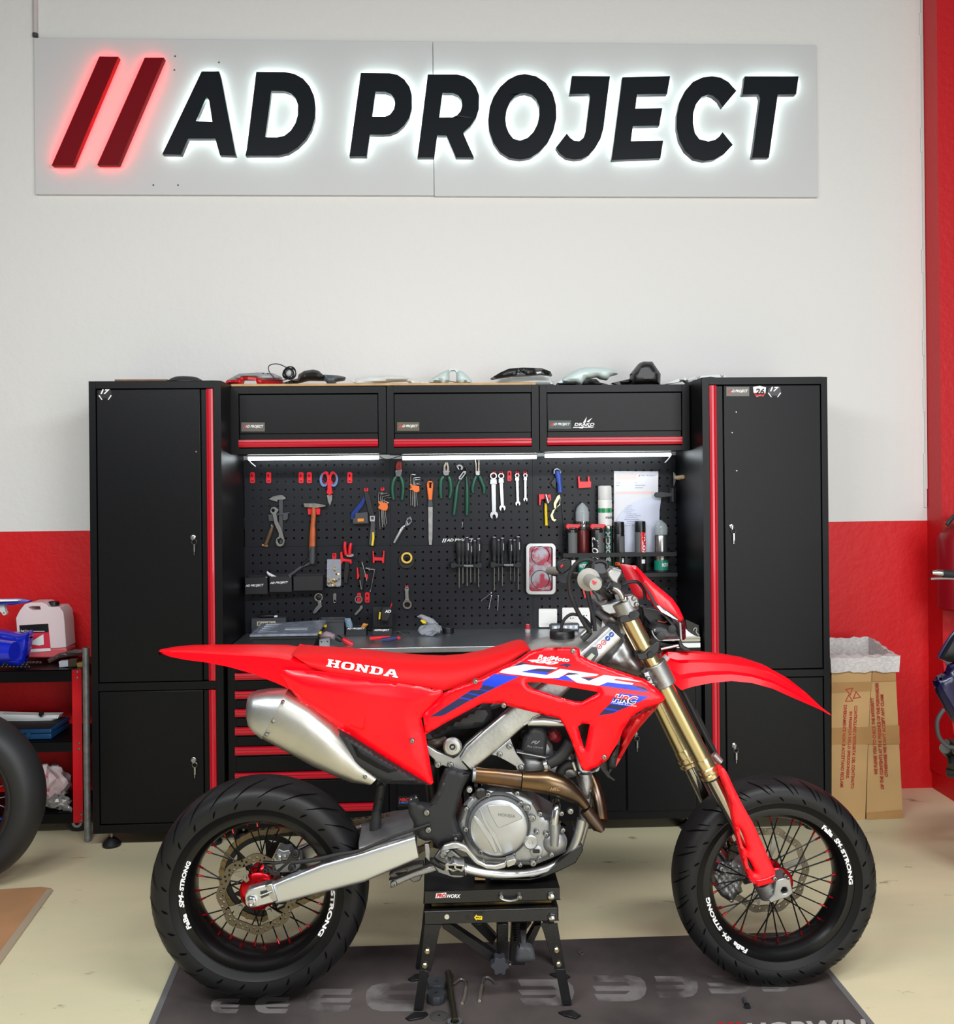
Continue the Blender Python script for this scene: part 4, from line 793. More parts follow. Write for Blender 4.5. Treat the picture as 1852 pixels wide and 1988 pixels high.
# cans shelf
T = thing('can_shelf', 'black two-tier metal shelf holding the spray cans', 'shelf')
ZS = [P(1200, 1090, YP-.05).z, P(1250, 1132, YP-.04).z]
xa, xb = P(1092, 1080, YP-.11).x, P(1314, 1080, YP-.11).x; zr1 = P(1200, 1073, YP-.115).z; zr0 = P(1200, 1081, YP-.115).z
zs2 = P(1250, 1113, YP-.115).z
m = MB(); m.box(xa, xb, YP-.116, YP-.113, zr0, zr1); m.box(xa, xa+.002, YP-.116, YP, zr0, zr1); m.box(xb-.002, xb, YP-.116, YP, zr0, zr1); obj('front_rail', m, BLKM, T)
m = MB(); xl = P(1100, 1120, YP-.1).x; m.box(xl, xb, YP-.116, YP, zs2-.002, zs2); m.box(xl, xb, YP-.118, YP-.116, zs2-.016, zs2+.001); obj('shelf_plate', m, BLKM, T)
def can(cx, ytop, w_, label, body, capspec, decor=(), dome=True, yb=None, Yc=YP-.062):
    T = thing('spray_can', label, 'spray can'); r = M(w_/2, Yc); c = P(cx, 1100, Yc); zb = zs2+.001; zt = P(cx, ytop, Yc-r).z; H = zt-zb
    kind, hc, cm = capspec; hb = H-hc
    obj('can_body', MB().lathe((c.x, Yc, zb), (0, 0, 1), [(0, r*.94), (.003, r), (hb-.012, r), (hb-.004, r*.88), (hb, r*.7)], 28), body, T)
    if kind == 'dome': obj('cap', MB().lathe((c.x, Yc, zb+hb-.006), (0, 0, 1), [(0, r*.98), (hc*.55, r*.98), (hc*.8, r*.8), (hc*.95, r*.45), (hc+.006, r*.08)], 28), cm, T)
    elif kind == 'flat': obj('cap', MB().lathe((c.x, Yc, zb+hb-.006), (0, 0, 1), [(0, r*.98), (hc, r*.96), (hc+.005, r*.9), (hc+.006, r*.6)], 28), cm, T)
    else: obj('spray_head', MB().prism(C(cx, ytop, 1, [(-w_*.62, 4), (-w_*.5, 0), (w_*.6, 1), (w_*.75, 3), (w_*.5, 9), (w_*.2, 11), (-w_*.5, 10), (-w_*.62, 7)]), Yc-r*.5, r), cm, T, .003); obj('rim', MB().lathe((c.x, Yc, zb+hb-.002), (0, 0, 1), [(0, r*.9), (.003, r*.92), (.006, r*.7)], 24), STL, T)
    def wrap(m, txt, a0, a1, z0_, z1_, shear=0., vert=False, bold=.03):
        vs, fs = text_pts(txt, shear, bold)
        pts = []
        for u, v in vs:
            if vert: u, v = 1-v, u
            an = radians(a0+(a1-a0)*u); z = z0_+(z1_-z0_)*v; pts.append((c.x+sin(an)*(r+.0006), Yc-cos(an)*(r+.0006), z))
        m.add(pts, fs)
    def band(m, a0, a1, z0_, z1_):
        n = 10; R = [[(c.x+sin(radians(a0+(a1-a0)*i/n))*(r+.0003), Yc-cos(radians(a0+(a1-a0)*i/n))*(r+.0003), z) for z in (z0_, z1_)] for i in range(n+1)]
        m.add([p for q in R for p in q], [(2*i, 2*i+2, 2*i+3, 2*i+1) for i in range(n)])
    for name, kind2, args, mt in decor:
        m = MB(); (wrap if kind2 == 'text' else band)(m, *args(zb, hb, H)); obj(name, m, mt, T)
    return T
BC = mat('can_black', (24, 24, 26), .3); SC = mat('can_silver', (170, 170, 168), .25, .9); RC = mat('can_dark_red', (96, 34, 34), .3, .4); TEAL = mat('teal_label', (20, 140, 118), .4); GL = mat('grey_label', (96, 98, 100), .5, bump=.3, bscale=600); CLR = mat('clear_cap', (190, 200, 204), .12, alpha=.55)
HAZ = PRINT
def t(*a): return lambda zb, hb, H: tuple(x(zb, hb, H) if callable(x) else x for x in a)
f_ = lambda q: (lambda zb, hb, H: zb+hb*q)
lab = lambda a, b: ('label', 'band', t(-55, 45, f_(a), f_(b)), GL)
haz = [('hazard_mark', 'band', t(-8, 12, f_(.10), f_(.17)), HAZ)]
can(1112, 1017, 22, 'black spray can with red trigger head at the left end of the shelf', BC, ('head', .02, REDP), [lab(.42, .90), ('hazard_mark', 'band', t(-20, 20, f_(.16), f_(.30)), HAZ)], Yc=YP-.079)
can(1131.5, 976, 27, 'chain lubricant can with a clear domed cap and teal base', RC, ('dome', .085, CLR), [('top_label', 'band', t(-85, 85, f_(.86), f_(1.0)), SC), ('lettering', 'text', t('CHAIN', -52, 52, f_(.92), f_(1.00), 0., False, .05), BLK2), ('lettering', 'text', t('LUBE', -42, 42, f_(.82), f_(.90), 0., False, .05), BLK2), ('teal_band', 'band', t(-89, 89, f_(.02), f_(.30)), TEAL), ('lettering', 'text', t('MOTOREX', -38, 60, f_(.1), f_(.17), 0., False, .03), PRINT)], Yc=YP-.036)
can(1160, 1017, 23, 'black spray can with red trigger head beside the chain lubricant', BC, ('head', .02, REDP), [('label', 'band', t(5, 70, f_(.45), f_(.9)), GL), ('script_lettering', 'text', t('MOTIP', -70, 0, f_(.3), f_(.8), .2, True), PRINT), ('hazard_mark', 'band', t(20, 55, f_(.16), f_(.28)), HAZ)], Yc=YP-.083)
can(1175.5, 943, 27, 'tall white spray can with green and red bands', mat('can_white', (226, 226, 222), .35), ('flat', .055, mat('white_cap', (214, 214, 212), .4)), [('green_band', 'band', t(-88, 88, f_(.80), f_(.86)), mat('green_band', (20, 140, 80), .4)), ('red_band', 'band', t(-88, 88, f_(.40), f_(.46)), REDP), ('lettering', 'text', t('maxlub', -5, 80, f_(.72), f_(.76)), DGR), ('lettering', 'text', t('Silicone', 8, 80, f_(.60), f_(.635)), DGR), ('lettering', 'text', t('Spray', 20, 80, f_(.55), f_(.585)), DGR)], Yc=YP-.035)
can(1181.5, 1021, 15, 'slim dark green tin between the black cans', mat('can_dark_green', (22, 60, 50), .3), ('flat', .006, STL), [('lettering', 'text', t('BOSCH', -50, 20, f_(.25), f_(.9), 0., True), LGR)], Yc=YP-.084)
can(1202, 1013, 22.5, 'black can with black cap and orange motif', BC, ('flat', .048, BC), [('motif', 'band', t(-60, -20, f_(.05), f_(.14)), ORG), ('label', 'band', t(10, 60, f_(.5), f_(.9)), GL), ('hazard_mark', 'band', t(20, 45, f_(.25), f_(.36)), HAZ), ('lettering', 'text', t('KTM', -50, -5, f_(.18), f_(.26)), ORG)])
can(1243.5, 1012, 22, 'black can with black cap and vertical red label', BC, ('flat', .048, BC), [('red_label', 'band', t(-5, 60, f_(.40), f_(.99)), REDP), ('lettering', 'text', t('MOTUL', 8, 48, f_(.42), f_(.96), 0., True, .05), PRINT), ('grey_label', 'band', t(-80, -12, f_(.4), f_(.99)), GL), ('white_label', 'band', t(0, 40, f_(.22), f_(.32)), PRINT)])
can(1283.5, 1010, 27, 'silver can with a clear domed cap and teal base at the right end', SC, ('dome', .06, CLR), [('teal_band', 'band', t(-89, 89, f_(.05), f_(.30)), TEAL), ('lettering', 'text', t('MOTOREX', -5, 80, f_(.14), f_(.24), 0., False, .03), PRINT), ('barcode_label', 'band', t(-12, 8, f_(.33), f_(.48)), PRINT)])
# wall sockets
SOCK = mat('socket_white', (244, 244, 240), .35)
T = thing('wall_socket', 'square white blank switch plate on the lower right panel', 'switch'); obj('plate', MB().prism(rrect(1046, 1182, 1081.5, 1217.5, 2), YP-.012, .011), SOCK, T, .002); obj('insert', MB().prism(rrect(1050, 1188.5, 1078, 1211.5, 1), YP-.0145, .003), SOCK, T, .001)
T = thing('wall_socket', 'white double wall socket behind the motorcycle cables', 'socket'); obj('plate', MB().prism(rrect(1091.5, 1180, 1150, 1216, 2), YP-.012, .011), SOCK, T, .002)
for cx, cy in ((1110, 1200), (1136, 1195)):
    o = obj('outlet', MB().prism([disc(cx, cy, 8.5, 24), disc(cx, cy, 7.2, 24)], YP-.0145, .003), SOCK, T); obj('pin_hole', MB().lathe(P(cx-2.5, cy, YP-.0125), (0, -1, 0), [(0, .0028), (.001, .0028)], 10), BLK2, o); obj('pin_hole', MB().lathe(P(cx+2.5, cy, YP-.0125), (0, -1, 0), [(0, .0028), (.001, .0028)], 10), BLK2, o)
# hanging red/white keychain cord near the bars
T = thing('ribbon_tag', 'crumpled red and white ribbon hanging behind the handlebar', 'ribbon')
q = C(1040, 1080, 9.26, [(825, 420), (850, 400), (860, 540), (905, 740), (880, 760), (840, 600)]); obj('ribbon', MB().prism(q, YP-.02, .004), REDP, T); q = C(1040, 1080, 9.26, [(960, 560), (1010, 640), (1075, 770), (1060, 830), (1010, 790), (970, 680)]); obj('ribbon', MB().prism(q, YP-.02, .004), REDP, T)
# ================= THINGS ON TOP OF THE CABINETS =================
kF = lambda *p: C(430, 695, 5.612, p); kG = lambda *p: C(740, 690, 5.447, p); kH = lambda *p: C(1060, 690, 5.144, p)
FW = mat('white_fairing_plastic', (222, 226, 224), .35); FM = mat('mint_white_plastic', (206, 222, 220), .35); FG = mat('grey_film', (150, 152, 154), .4)
BX = P(1040, 748, YU).x
bul = lambda a, w_: (lambda x, y, d: a*sqrt(min(1, d/w_)))
def fair(name, parts, label, cat='fairing', Y=YU+.07, grp='loose motorcycle plastics on the cabinets'):
    T = thing(name, label, cat, grp)
    for i, (nm, L, mt, a) in enumerate(parts):
        m = MB().panel(L, Y-.004*i, .05, bul(a, 8), 4.5); m.v = [Vector((v.x, v.y, max(v.z, (ZT if v.x < BX else ZT-.011)+.001))) for v in m.v]; obj(nm, m, mt, T)
    return T
fair('fairing', [('panel', kF((60,240),(195,170),(400,158),(560,165),(640,200),(650,240),(440,250),(350,215),(250,205),(170,245),(60,262)), FG, .03), ('red_edge', kF((45,260),(62,240),(170,238),(195,212),(260,205),(350,212),(430,215),(460,245),(660,250),(650,280),(440,290),(415,300),(390,290),(375,250),(350,235),(230,235),(215,285),(185,290),(170,276),(50,280)), REDP, .02)], 'grey and red plastic side panel lying at the left end of the wall cabinets')
T = thing('cable_bundle', 'looped dark cable with a round black connector on the red side panel', 'cable', None)
obj('loop', MB().ptube(kF((760,120),(720,110),(640,72),(570,65),(515,90),(520,150),(560,200),(600,235),(680,240),(730,225)), YU+.03, .0022, 8, 4), mat('navy_cable', (30, 30, 60), .4), T)
m = MB(); c = P(*kF((735, 165))[0], YU+.03)
for i in range(7): m.ringlathe(c+Vector((random.uniform(-.008, .008), 0, random.uniform(-.006, .006))), (random.uniform(-.6, .6), 1, random.uniform(-.5, .5)), [(0, .018+.002*(i % 4)), (.002, .021+.002*(i % 4)), (0, .023+.002*(i % 4)), (-.002, .021+.002*(i % 4))], 22)
obj('coil', m, BLK2, T); obj('connector', MB().ball(c, .015, .012, .015), LGR, T)
fair('fairing', [('panel', kF((665,272),(760,240),(830,222),(840,180),(900,140),(1000,125),(1060,140),(1115,190),(1115,240),(940,238),(760,280),(700,285)), BLK2, .03), ('wing', kF((1112,180),(1200,185),(1270,190),(1345,205),(1330,235),(1240,250),(1235,285),(1160,285),(1115,240)), mat('smoke_grey_plastic', (82, 90, 96), .3), .02)], 'black arched mudguard piece lying beside the looped cable', 'mudguard')
fair('fairing', [('panel', [(683,739),(700,734),(725,731),(760,729),(786,730.5),(796,735),(818,741),(830,742),(838,747),(820,748),(800,747),(790,739),(760,740),(720,745),(695,748)], FW, .02)], 'thin pale grey fairing lying over the gap between left and middle wall cabinets', Y=YU+.16)
fair('fairing', [('panel', [kG((460,308),(540,240),(640,180),(720,145),(760,140),(800,150),(870,175),(930,230),(995,312),(900,312),(885,290),(850,318),(800,280),(720,267),(660,322),(635,315),(625,280),(560,290)), kG((722,170),(740,155),(780,155),(797,180),(790,275),(722,265))], FM, .03)], 'mint white cowl with a tall slot standing over the middle wall cabinet', 'cowl')
fair('fairing', [('panel', kG((1140,322),(1200,290),(1260,240),(1400,210),(1560,205),(1700,210),(1790,240),(1830,290),(1852,300),(1840,320)), FW, .03)], 'white fairing lying underneath the perforated black bracket panel', Y=YU+.13)
T = fair('fairing', [('panel', [kG((1160,240),(1260,180),(1350,140),(1500,128),(1700,135),(1790,170),(1810,212),(1700,195),(1560,208),(1400,214),(1250,235),(1180,250)), kG((1440,172),(1470,172),(1470,190),(1440,190)), kG((1484,174),(1508,174),(1508,190),(1484,190)), kG((1630,165),(1700,155),(1715,180),(1650,195))], BLK2, .01)], 'perforated black bracket panel resting on a white fairing', 'bracket', YU+.03)
screws(kG((1405, 188), (1556, 180)), YU+.01, .006, T, DGR, 'bolt')
fair('fairing', [('panel', kH((60,300),(150,265),(300,265),(440,230),(500,235),(540,270),(620,290),(620,300)), BLK2, .02)], 'black fairing lying under the curved white one over the right wall cabinet', Y=YU+.15)
fair('fairing', [('panel', kH((120,272),(180,220),(290,150),(380,120),(480,118),(600,125),(700,155),(720,185),(640,205),(620,240),(560,230),(520,210),(400,230),(350,295),(300,268),(140,275)), FM, .03)], 'curved pale white fairing on a black one over the right wall cabinet', Y=YU+.04)
fair('fairing', [('panel', kH((860,290),(858,180),(945,72),(975,60),(1062,62),(1145,185),(1140,290),(1110,288),(1062,282),(925,286)), BLK2, .05)], 'tall black cowl standing near the right end of the wall cabinets', 'cowl', YU+.03)
fair('fairing', [('panel', kH((665,272),(850,232),(858,290),(720,292)), BLK2, .02)], 'low black fairing tongue left of the tall black cowl')
fair('fairing', [('panel', kH((1195,284),(1330,230),(1640,195),(1780,190),(1800,222),(1720,222),(1640,212),(1560,222),(1500,250),(1440,288),(1390,250),(1300,270)), FW, .02)], 'long white fairing reaching from the right wall cabinet to the tall cabinet', Y=YU+.06)
c = P(364, 739, YC+.15); zc = P(300, 739.6, YC).z
T = thing('round_tray', 'round black rubber tray upside down on the left tall cabinet', 'tray'); obj('tray_body', MB().lathe((c.x, YC+.12, zc+.001), (0, 0, 1), [(0, .078), (.006, .078), (.018, .062), (.026, .045), (.028, .02)], 32), BLKM, T); obj('rim', MB().ringlathe((c.x, YC+.12, zc+.004), (0, 0, 1), [(-.003, .076), (.003, .08), (.003, .084), (-.003, .084)], 32), BLK2, T)
a, b = P(227, 738, YC+.06).x, P(328, 738, YC+.06).x
one('wooden_board', MB().box(a, b, YC+.03, YC+.2, zc+.001, zc+.010), mat('dark_wood', (128, 92, 60), .6, var=.3, vscale=20), 'thin dark wooden strip lying on the left tall cabinet', 'board', None, .001)
# ================= THINGS ON THE WORKTOP =================
def onw(px, py): return PF(px, py, WZ)
def wbox(px0, px1, pyb, h, depth, Y=None):
    a = onw((px0+px1)/2, pyb); Y = Y or a.y; return P(px0, pyb, Y).x, P(px1, pyb, Y).x, Y, Y+depth, WZ+.001, WZ+h
T = thing('organizer_box', 'black parts organizer with a grey transparent lid and yellow latches', 'box'); X0, X1, Y0, Y1, Z0, Z1 = wbox(488, 615, 1256, .046, .27, 3.975)
m = MB(); m.rings([[Vector((X0+.006, Y0+.006, Z0)), Vector((X1-.012, Y0+.006, Z0)), Vector((X1-.012, Y1, Z0)), Vector((X0+.006, Y1, Z0))], [Vector((X0, Y0, Z1)), Vector((X1, Y0, Z1)), Vector((X1, Y1, Z1)), Vector((X0, Y1, Z1))]]); obj('box_body', m, BLKM, T, .003)
obj('rim', MB().box(X0-.006, X1+.004, Y0-.004, Y1+.004, Z1-.010, Z1), BLKM, T, .002)
m = MB(); a = Z1+.002; m.add([(X0-.006, Y0-.006, a), (X1+.004, Y0-.006, a), (X1+.010, Y1, a+.014), (X0-.006, Y1, a+.002), (X0-.006, Y0-.006, a+.010), (X1+.004, Y0-.006, a+.010), (X1+.010, Y1, a+.026), (X0-.006, Y1, a+.012)], [(0, 1, 2, 3), (4, 5, 6, 7), (0, 1, 5, 4), (1, 2, 6, 5), (2, 3, 7, 6), (3, 0, 4, 7)])
o = obj('lid', m, mat('smoky_lid', (142, 150, 166), .2, col2=(118, 124, 138), vscale=30), T, .002); m = MB()
for i in range(1, 6): y = Y0+(Y1-Y0)*i/6; k = .002*i; m.box(X0+.02, X0+.10, y-.004, y+.004, a+.0105, a+.0125+k*.4)
m.box(X0+.125, X1-.05, Y0+.08, Y1-.07, a+.0105, a+.017); obj('compartment_pattern', m, mat('lid_ribs', (176, 182, 192), .3), o)
for y in (Y0+.03, Y1-.06): obj('latch', MB().box(X1+.004, X1+.016, y, y+.03, Z1+.002, Z1+.012), YEL, T, .003)
T = thing('small_box', 'dark grey box with a handwritten cream label behind the organizer', 'box'); X0, X1, Y0, Y1, Z0, Z1 = wbox(488, 555, 1226, .075, .05, 4.31); obj('box_body', MB().box(X0, X1, Y0, Y1, Z0, Z1), DGR, T, .002)
a, b = P(499, 1212, Y0).x, P(535, 1212, Y0).x; obj('label_strip', MB().box(a, b, Y0-.0015, Y0, Z1-.034, Z1-.014), mat('cream_label', (196, 190, 168), .7), T); m = MB(); q = P(501, 1213.5, Y0-.002), P(533, 1213, Y0-.002); vs, fs = text_pts('KotoFun', .1, .02); m.add([(q[0].x+(q[1].x-q[0].x)*u, Y0-.0022, Z1-.031+.014*v) for u, v in vs], fs); obj('lettering', m, BLK2, T)
T = thing('metal_case', 'black tool roll with a white tag lying on the labelled box', 'pouch'); obj('pouch', MB().box(X0+.03, X0+.10, Y0+.008, Y0+.04, Z1+.001, Z1+.014), BLK2, T, .005); obj('tag', MB().box(X0+.10, X0+.115, Y0+.004, Y0+.02, Z1+.002, Z1+.010), PRINT, T, .002)
def tray(name, px0, px1, h, Y, d, mt, label, cat, grp=None, t=.003):
    T = thing(name, label, cat, grp); x0, x1 = P(px0, 1225, Y).x, P(px1, 1225, Y).x; z0 = WZ+.001; z1 = WZ+h; m = MB(); m.box(x0, x1, Y, Y+t, z0, z1); m.box(x0, x1, Y+d-t, Y+d, z0, z1); m.box(x0, x0+t, Y, Y+d, z0, z1); m.box(x1-t, x1, Y, Y+d, z0, z1); m.box(x0, x1, Y, Y+d, z0, z0+t); obj('tray_body', m, mt, T, .001); return T, x0, x1, z1
T, x0, x1, z1 = tray('storage_bin', 618, 669, .068, 4.27, .09, DGR, 'dark grey open storage bin right of the organizer', 'bin'); obj('lid_tab', MB().ringlathe(((x0+x1)/2, 4.269, z1+.002), (0, 1, 0), [(0, .006), (0, .012), (.003, .012), (.003, .006)], 18), DGR, T); obj('rim', MB().box(x0-.004, x1+.004, 4.264, 4.27, z1-.008, z1), DGR, T, .001)
T, x0, x1, z1 = tray('small_bin', 672, 712, .038, 4.24, .07, BINM, 'open black bin with cut-off white lettering beside the grey bin', 'bin'); m = MB(); vs, fs = text_pts('AD PROJECT', .2, .03); m.add([(x0+.004+(x1-x0-.012)*u, 4.2394, z1-.010+.009*v) for u, v in vs], fs); obj('lettering', m, PRINT, T)
one('plastic_bag', MB().panel(kD((1210,870),(1275,868),(1300,940),(1300,1000),(1250,1010),(1225,960)), 4.25, .004, bul(.01, 5), 3), mat('blue_clear_plastic', (150, 176, 200), .15, alpha=.6), 'small bluish clear bag sticking out of the open black bin', 'bag')
one('orange_packet', MB().panel(kD((1380,990),(1420,925),(1475,935),(1440,980),(1390,1000)), 4.26, .004, bul(.006, 4), 3), mat('orange_foil', (214, 140, 50), .4), 'small orange packet sticking out of the open black bin', 'packet')
T = thing('bit_caddy', 'black upright bit caddy with white lettering beside the pliers', 'caddy'); X0, X1, Y0, Y1, Z0, Z1 = wbox(723, 761, 1233, .030, .06, 4.24)
obj('base', MB().box(X0, X1, Y0, Y1, Z0, Z1), BINM, T, .001); zt_ = P(740, 1178, Y1).z; m = MB(); m.box(X0, X1, Y1-.004, Y1, Z1, zt_); 
for i in range(6): m.box(X0+.004+i*.012, X0+.008+i*.012, Y1-.010, Y1-.004, Z1, zt_-.02)
obj('back_plate', m, BLKM, T, .0005); obj('scoop', MB().prism(kD((1615,800),(1640,745),(1740,745),(1720,860),(1690,905),(1620,895)), 4.245, .03), BINM, T, .003)
m = MB(); e_ = kD((1660,808),(1732,775)); ptext(m, 'AD', e_[0][0], e_[1][0], e_[0][1], e_[1][1], 4.2435, shear=.2, bold=.05); obj('lettering', m, PRINT, T); m = MB(); e_ = kD((1540,1018),(1712,992)); ptext(m, 'ADPROJECT', e_[0][0], e_[1][0], e_[0][1], e_[1][1], Y0-.001, shear=.2, bold=.04); obj('lettering', m, PRINT, T)
one('red_probe', MB().ptube(kD((1700, 850), (1740, 700)), 4.25, .003), REDP, 'thin red-tipped probe sticking out of the bit caddy', 'probe'); one('yellow_probe', MB().ptube(kD((1600, 880), (1608, 800)), 4.24, .004), YEL, 'small yellow-tipped stick at the left of the bit caddy', 'probe')
T = thing('plastic_bag', 'crumpled clear bag of black parts with yellow ends on the worktop', 'bag'); c = onw(835, 1236)
random.seed(5); m = MB(); m.ball((c.x, c.y+.03, WZ+.026), .052, .04, .025, 20, 12); m.v = [Vector((v.x+random.uniform(-.005, .005), v.y+random.uniform(-.005, .005), max(WZ+.001, v.z+random.uniform(-.006, .006)))) for v in m.v]; BAGM = mat('clear_bag_film', (196, 200, 208), .12, alpha=.5); obj('bag_body', m, BAGM, T, angle=20)
obj('bag_neck', MB().panel(kE((358,910),(400,888),(450,905),(520,935),(570,985),(500,1000),(440,975),(395,930)), c.y+.02, .006, bul(.012, 4), 3), BAGM, T, angle=20); m = MB()
for i in range(5): m.ball((c.x+random.uniform(-.03, .03), c.y+.03, WZ+.014), .014, .012, .010, 10, 6)
obj('black_parts', m, BLK2, T, angle=15); obj('yellow_ends', MB().prism(kE((390,950),(410,940),(445,960),(450,980),(415,980)), c.y+.005, .01), YEL, T, .001)
c = onw(870, 1230); T = thing('tape_roll', 'black roll of tape lying flat beside the clear bag', 'tape'); obj('tape', MB().ringlathe((c.x, c.y+.02, WZ+.001), (0, 0, 1), [(0, .014), (0, .026), (.022, .026), (.022, .014)], 30), BLK2, T, .001); obj('top_film', MB().ringlathe((c.x, c.y+.02, WZ+.0232), (0, 0, 1), [(0, .016), (0, .0245), (.0006, .0245), (.0006, .016)], 30), STL, T)
c = onw(1025, 1229); T = thing('glue_bottle', 'small bottle with red and navy label and a thin black nozzle', 'bottle'); obj('bottle', MB().lathe((c.x, c.y+.01, WZ+.001), (0, 0, 1), [(0, .012), (.016, .0125), (.034, .010), (.038, .005)], 18), LGR, T); obj('label_band', MB().lathe((c.x, c.y+.01, WZ+.017), (0, 0, 1), [(0, .0128), (.020, .0112)], 18, False), mat('navy_red', (190, 30, 50), .4), T); obj('nozzle', MB().cyl((c.x, c.y+.01, WZ+.038), (c.x+.001, c.y+.012, WZ+.078), .0045, .001, 10), BLK2, T)
T = thing('stubby_screwdriver', 'short red-handled driver with a black head lying on the worktop', 'screwdriver'); obj('handle', MB().ptube(kD((1185,1100),(1230,1130),(1300,1170)), 4.02, [.006, .011, .013, .011], 14), REDP, T); obj('head', MB().ptube(kD((1115,1080),(1150,1100),(1185,1115)), 4.03, [.011, .013, .009], 14), BLK2, T)
T = thing('pliers', 'red pliers with a dark blue handle pointing right on the worktop', 'pliers'); obj('handle', MB().pairs([(a, b, 4.06, .009) for a, b in zip(kD((1490,1078),(1600,1066),(1720,1064)), kD((1495,1120),(1600,1112),(1720,1100)))], 2.5), REDP, T, .001); obj('handle', MB().pairs([(a, b, 4.04, .009) for a, b in zip(kD((1622,1095),(1720,1078),(1800,1068)), kD((1630,1138),(1720,1130),(1802,1110)))], 2.5), mat('navy_grip', (36, 44, 96), .4), T, .001); obj('tip', MB().pairs([(a, b, 4.045, .008) for a, b in zip(kD((1795,1066),(1838,1075)), kD((1795,1112),(1838,1108)))], 2.5), REDP, T, .001)
one('black_cable', MB().ptube(kE((190,1120),(230,1100),(275,1090),(270,1070),(220,1065),(150,1080),(170,1060),(240,1100)), 4.10, .003, 8, 4), BLK2, 'short coiled black cable lying behind the red pliers', 'cable')
T = thing('metal_bracket', 'small grey punched metal bracket lying on the worktop by the organizer', 'bracket'); q = kD((925,1110),(1040,1100),(1042,1185),(925,1190)); obj('plate', MB().prism([q, disc(*kD((950,1135))[0], 1.3, 10), disc(*kD((1015,1130))[0], 1.3, 10)], 4.0, .03), mat('grey_bracket', (150, 152, 154), .4, .3), T, .001)
one('plastic_bag', MB().panel(kD((910,1060),(1000,1022),(1060,1040),(1100,1060),(1095,1110),(1040,1100),(930,1100)), 4.06, .02, bul(.012, 4), 3), mat('pinkish_film', (196, 172, 182), .2, alpha=.6), 'pinkish clear plastic bag lying behind the small metal bracket', 'bag')
T = thing('led_light_bar', 'grey light bar with a row of round LEDs standing behind the tank', 'lamp'); k4 = lambda *p: C(1040, 1080, 9.26, p)
obj('housing', MB().prism(k4((250,1250),(290,1218),(770,1208),(788,1230),(780,1335),(270,1348)), 4.28, .03), DGR, T, .003); obj('lens', MB().prism(k4((300,1245),(760,1232),(760,1310),(300,1325)), 4.277, .006), mat('lens_glass', (150, 158, 170), .08), T)
for i in range(5): q = k4((355+i*92, 1282-i*3))[0]; obj('led', MB().lathe(P(*q, 4.2765), (0, -1, 0), [(0, .007), (.002, .006), (.003, .002)], 14), PRINT, T)
T = thing('beige_case', 'flat beige box lying at the right end of the worktop', 'box'); X0, X1, Y0, Y1, Z0, Z1 = wbox(1262, 1360, 1258, .022, .2, 3.945); obj('case_body', MB().box(X0, X1, Y0, Y1, Z0, Z1), mat('beige_plastic', (180, 174, 154), .5), T, .003); obj('lid_line', MB().box(X0-.001, X1+.001, Y0-.001, Y1, Z0+.012, Z0+.0135), DGR, T)
T = thing('acrylic_box', 'dark see-through box with coiled wire on top of the beige box', 'box'); m = MB().prism(C(1230, 1180, 10.9, [(1090,250),(1130,245),(1400,370),(1420,655),(1150,655)]), 3.97, .1); obj('box_body', m, mat('dark_acrylic', (16, 18, 20), .06), T, .002); obj('wire', MB().ptube(C(1230, 1180, 10.9, [(1260,480),(1290,430),(1340,440),(1320,500),(1340,540),(1390,580)]), 3.965, .0022), LGR, T)
one('paper_sheet', MB().panel(C(1230, 1180, 10.9, [(1060,640),(1100,440),(1160,500),(1230,550),(1300,590),(1400,620),(1400,640),(1330,650),(1180,655)]), 3.955, .001, bul(.004, 6), 4), PAPER, 'white sheet of paper curling over the beige box by the front number plate', 'paper')
T = thing('black_charger', 'black plastic charger with two white labels behind the fork clamp', 'charger'); obj('case_body', MB().prism(C(1230, 1180, 10.9, [(150,120),(520,130),(560,260),(560,420),(240,420)]), 4.2, .06), BLK2, T, .004)
for q in ([(230,158),(298,152),(325,262),(240,264)], [(372,172),(400,180),(440,240),(385,255)]): obj('label_tag', MB().prism(C(1230, 1180, 10.9, q), 4.198, .002), PRINT, T)
# ================= LEFT CORNER =================
kL = lambda *p: C(0, 1020, 5.23, p); kM = lambda *p: C(0, 1340, 5.23, p)
T = thing('trolley', 'black three-shelf workshop trolley with red corner posts at the left wall', 'trolley'); Yt = 4.10; Yb = 4.39
x1 = P(160.5, 1450, Yt).x; x0 = x1-.78; xp = P(141.5, 1450, Yt).x
zz = [(P(100, 1300.5, Yt).z, P(100, 1324, Yt).z), (P(100, 1439.4, Yt).z, P(100, 1460, Yt).z), (P(100, 1578, Yt).z, P(100, 1599, Yt).z)]
for a, b in zz:
    m = MB(); m.box(x0, xp, Yt, Yt+.003, b, a); m.box(x0, xp+.03, Yt, Yb, a-.004, a-.001); m.box(x0, xp, Yb-.003, Yb, b, a); m.box(xp+.03, xp+.033, Yt, Yb, b, a); obj('shelf', m, BLK, T)
zt_, zb_ = P(150, 1300, Yt).z, P(150, 1597, Yt).z
for xa_, ya_ in ((xp, Yt-.004), (xp, Yb), (x0, Yt-.004), (x0, Yb)):
    o = obj('post', MB().box(xa_, x1 if xa_ == xp else xa_+.04, ya_, ya_+.003, zb_, zt_), mat('red_painted_steel', (205, 10, 28), .35), T, .0008)
    if ya_ < Yt and xa_ == xp:
        for q in kL((780,1488),(780,1546))+kM((803,540),(803,596),(825,1260),(825,1318)): obj('bolt', MB().lathe(P(*q, ya_), (0, -1, 0), [(0, .0055), (.003, .005), (.004, .002)], 12), SCREWM, o)
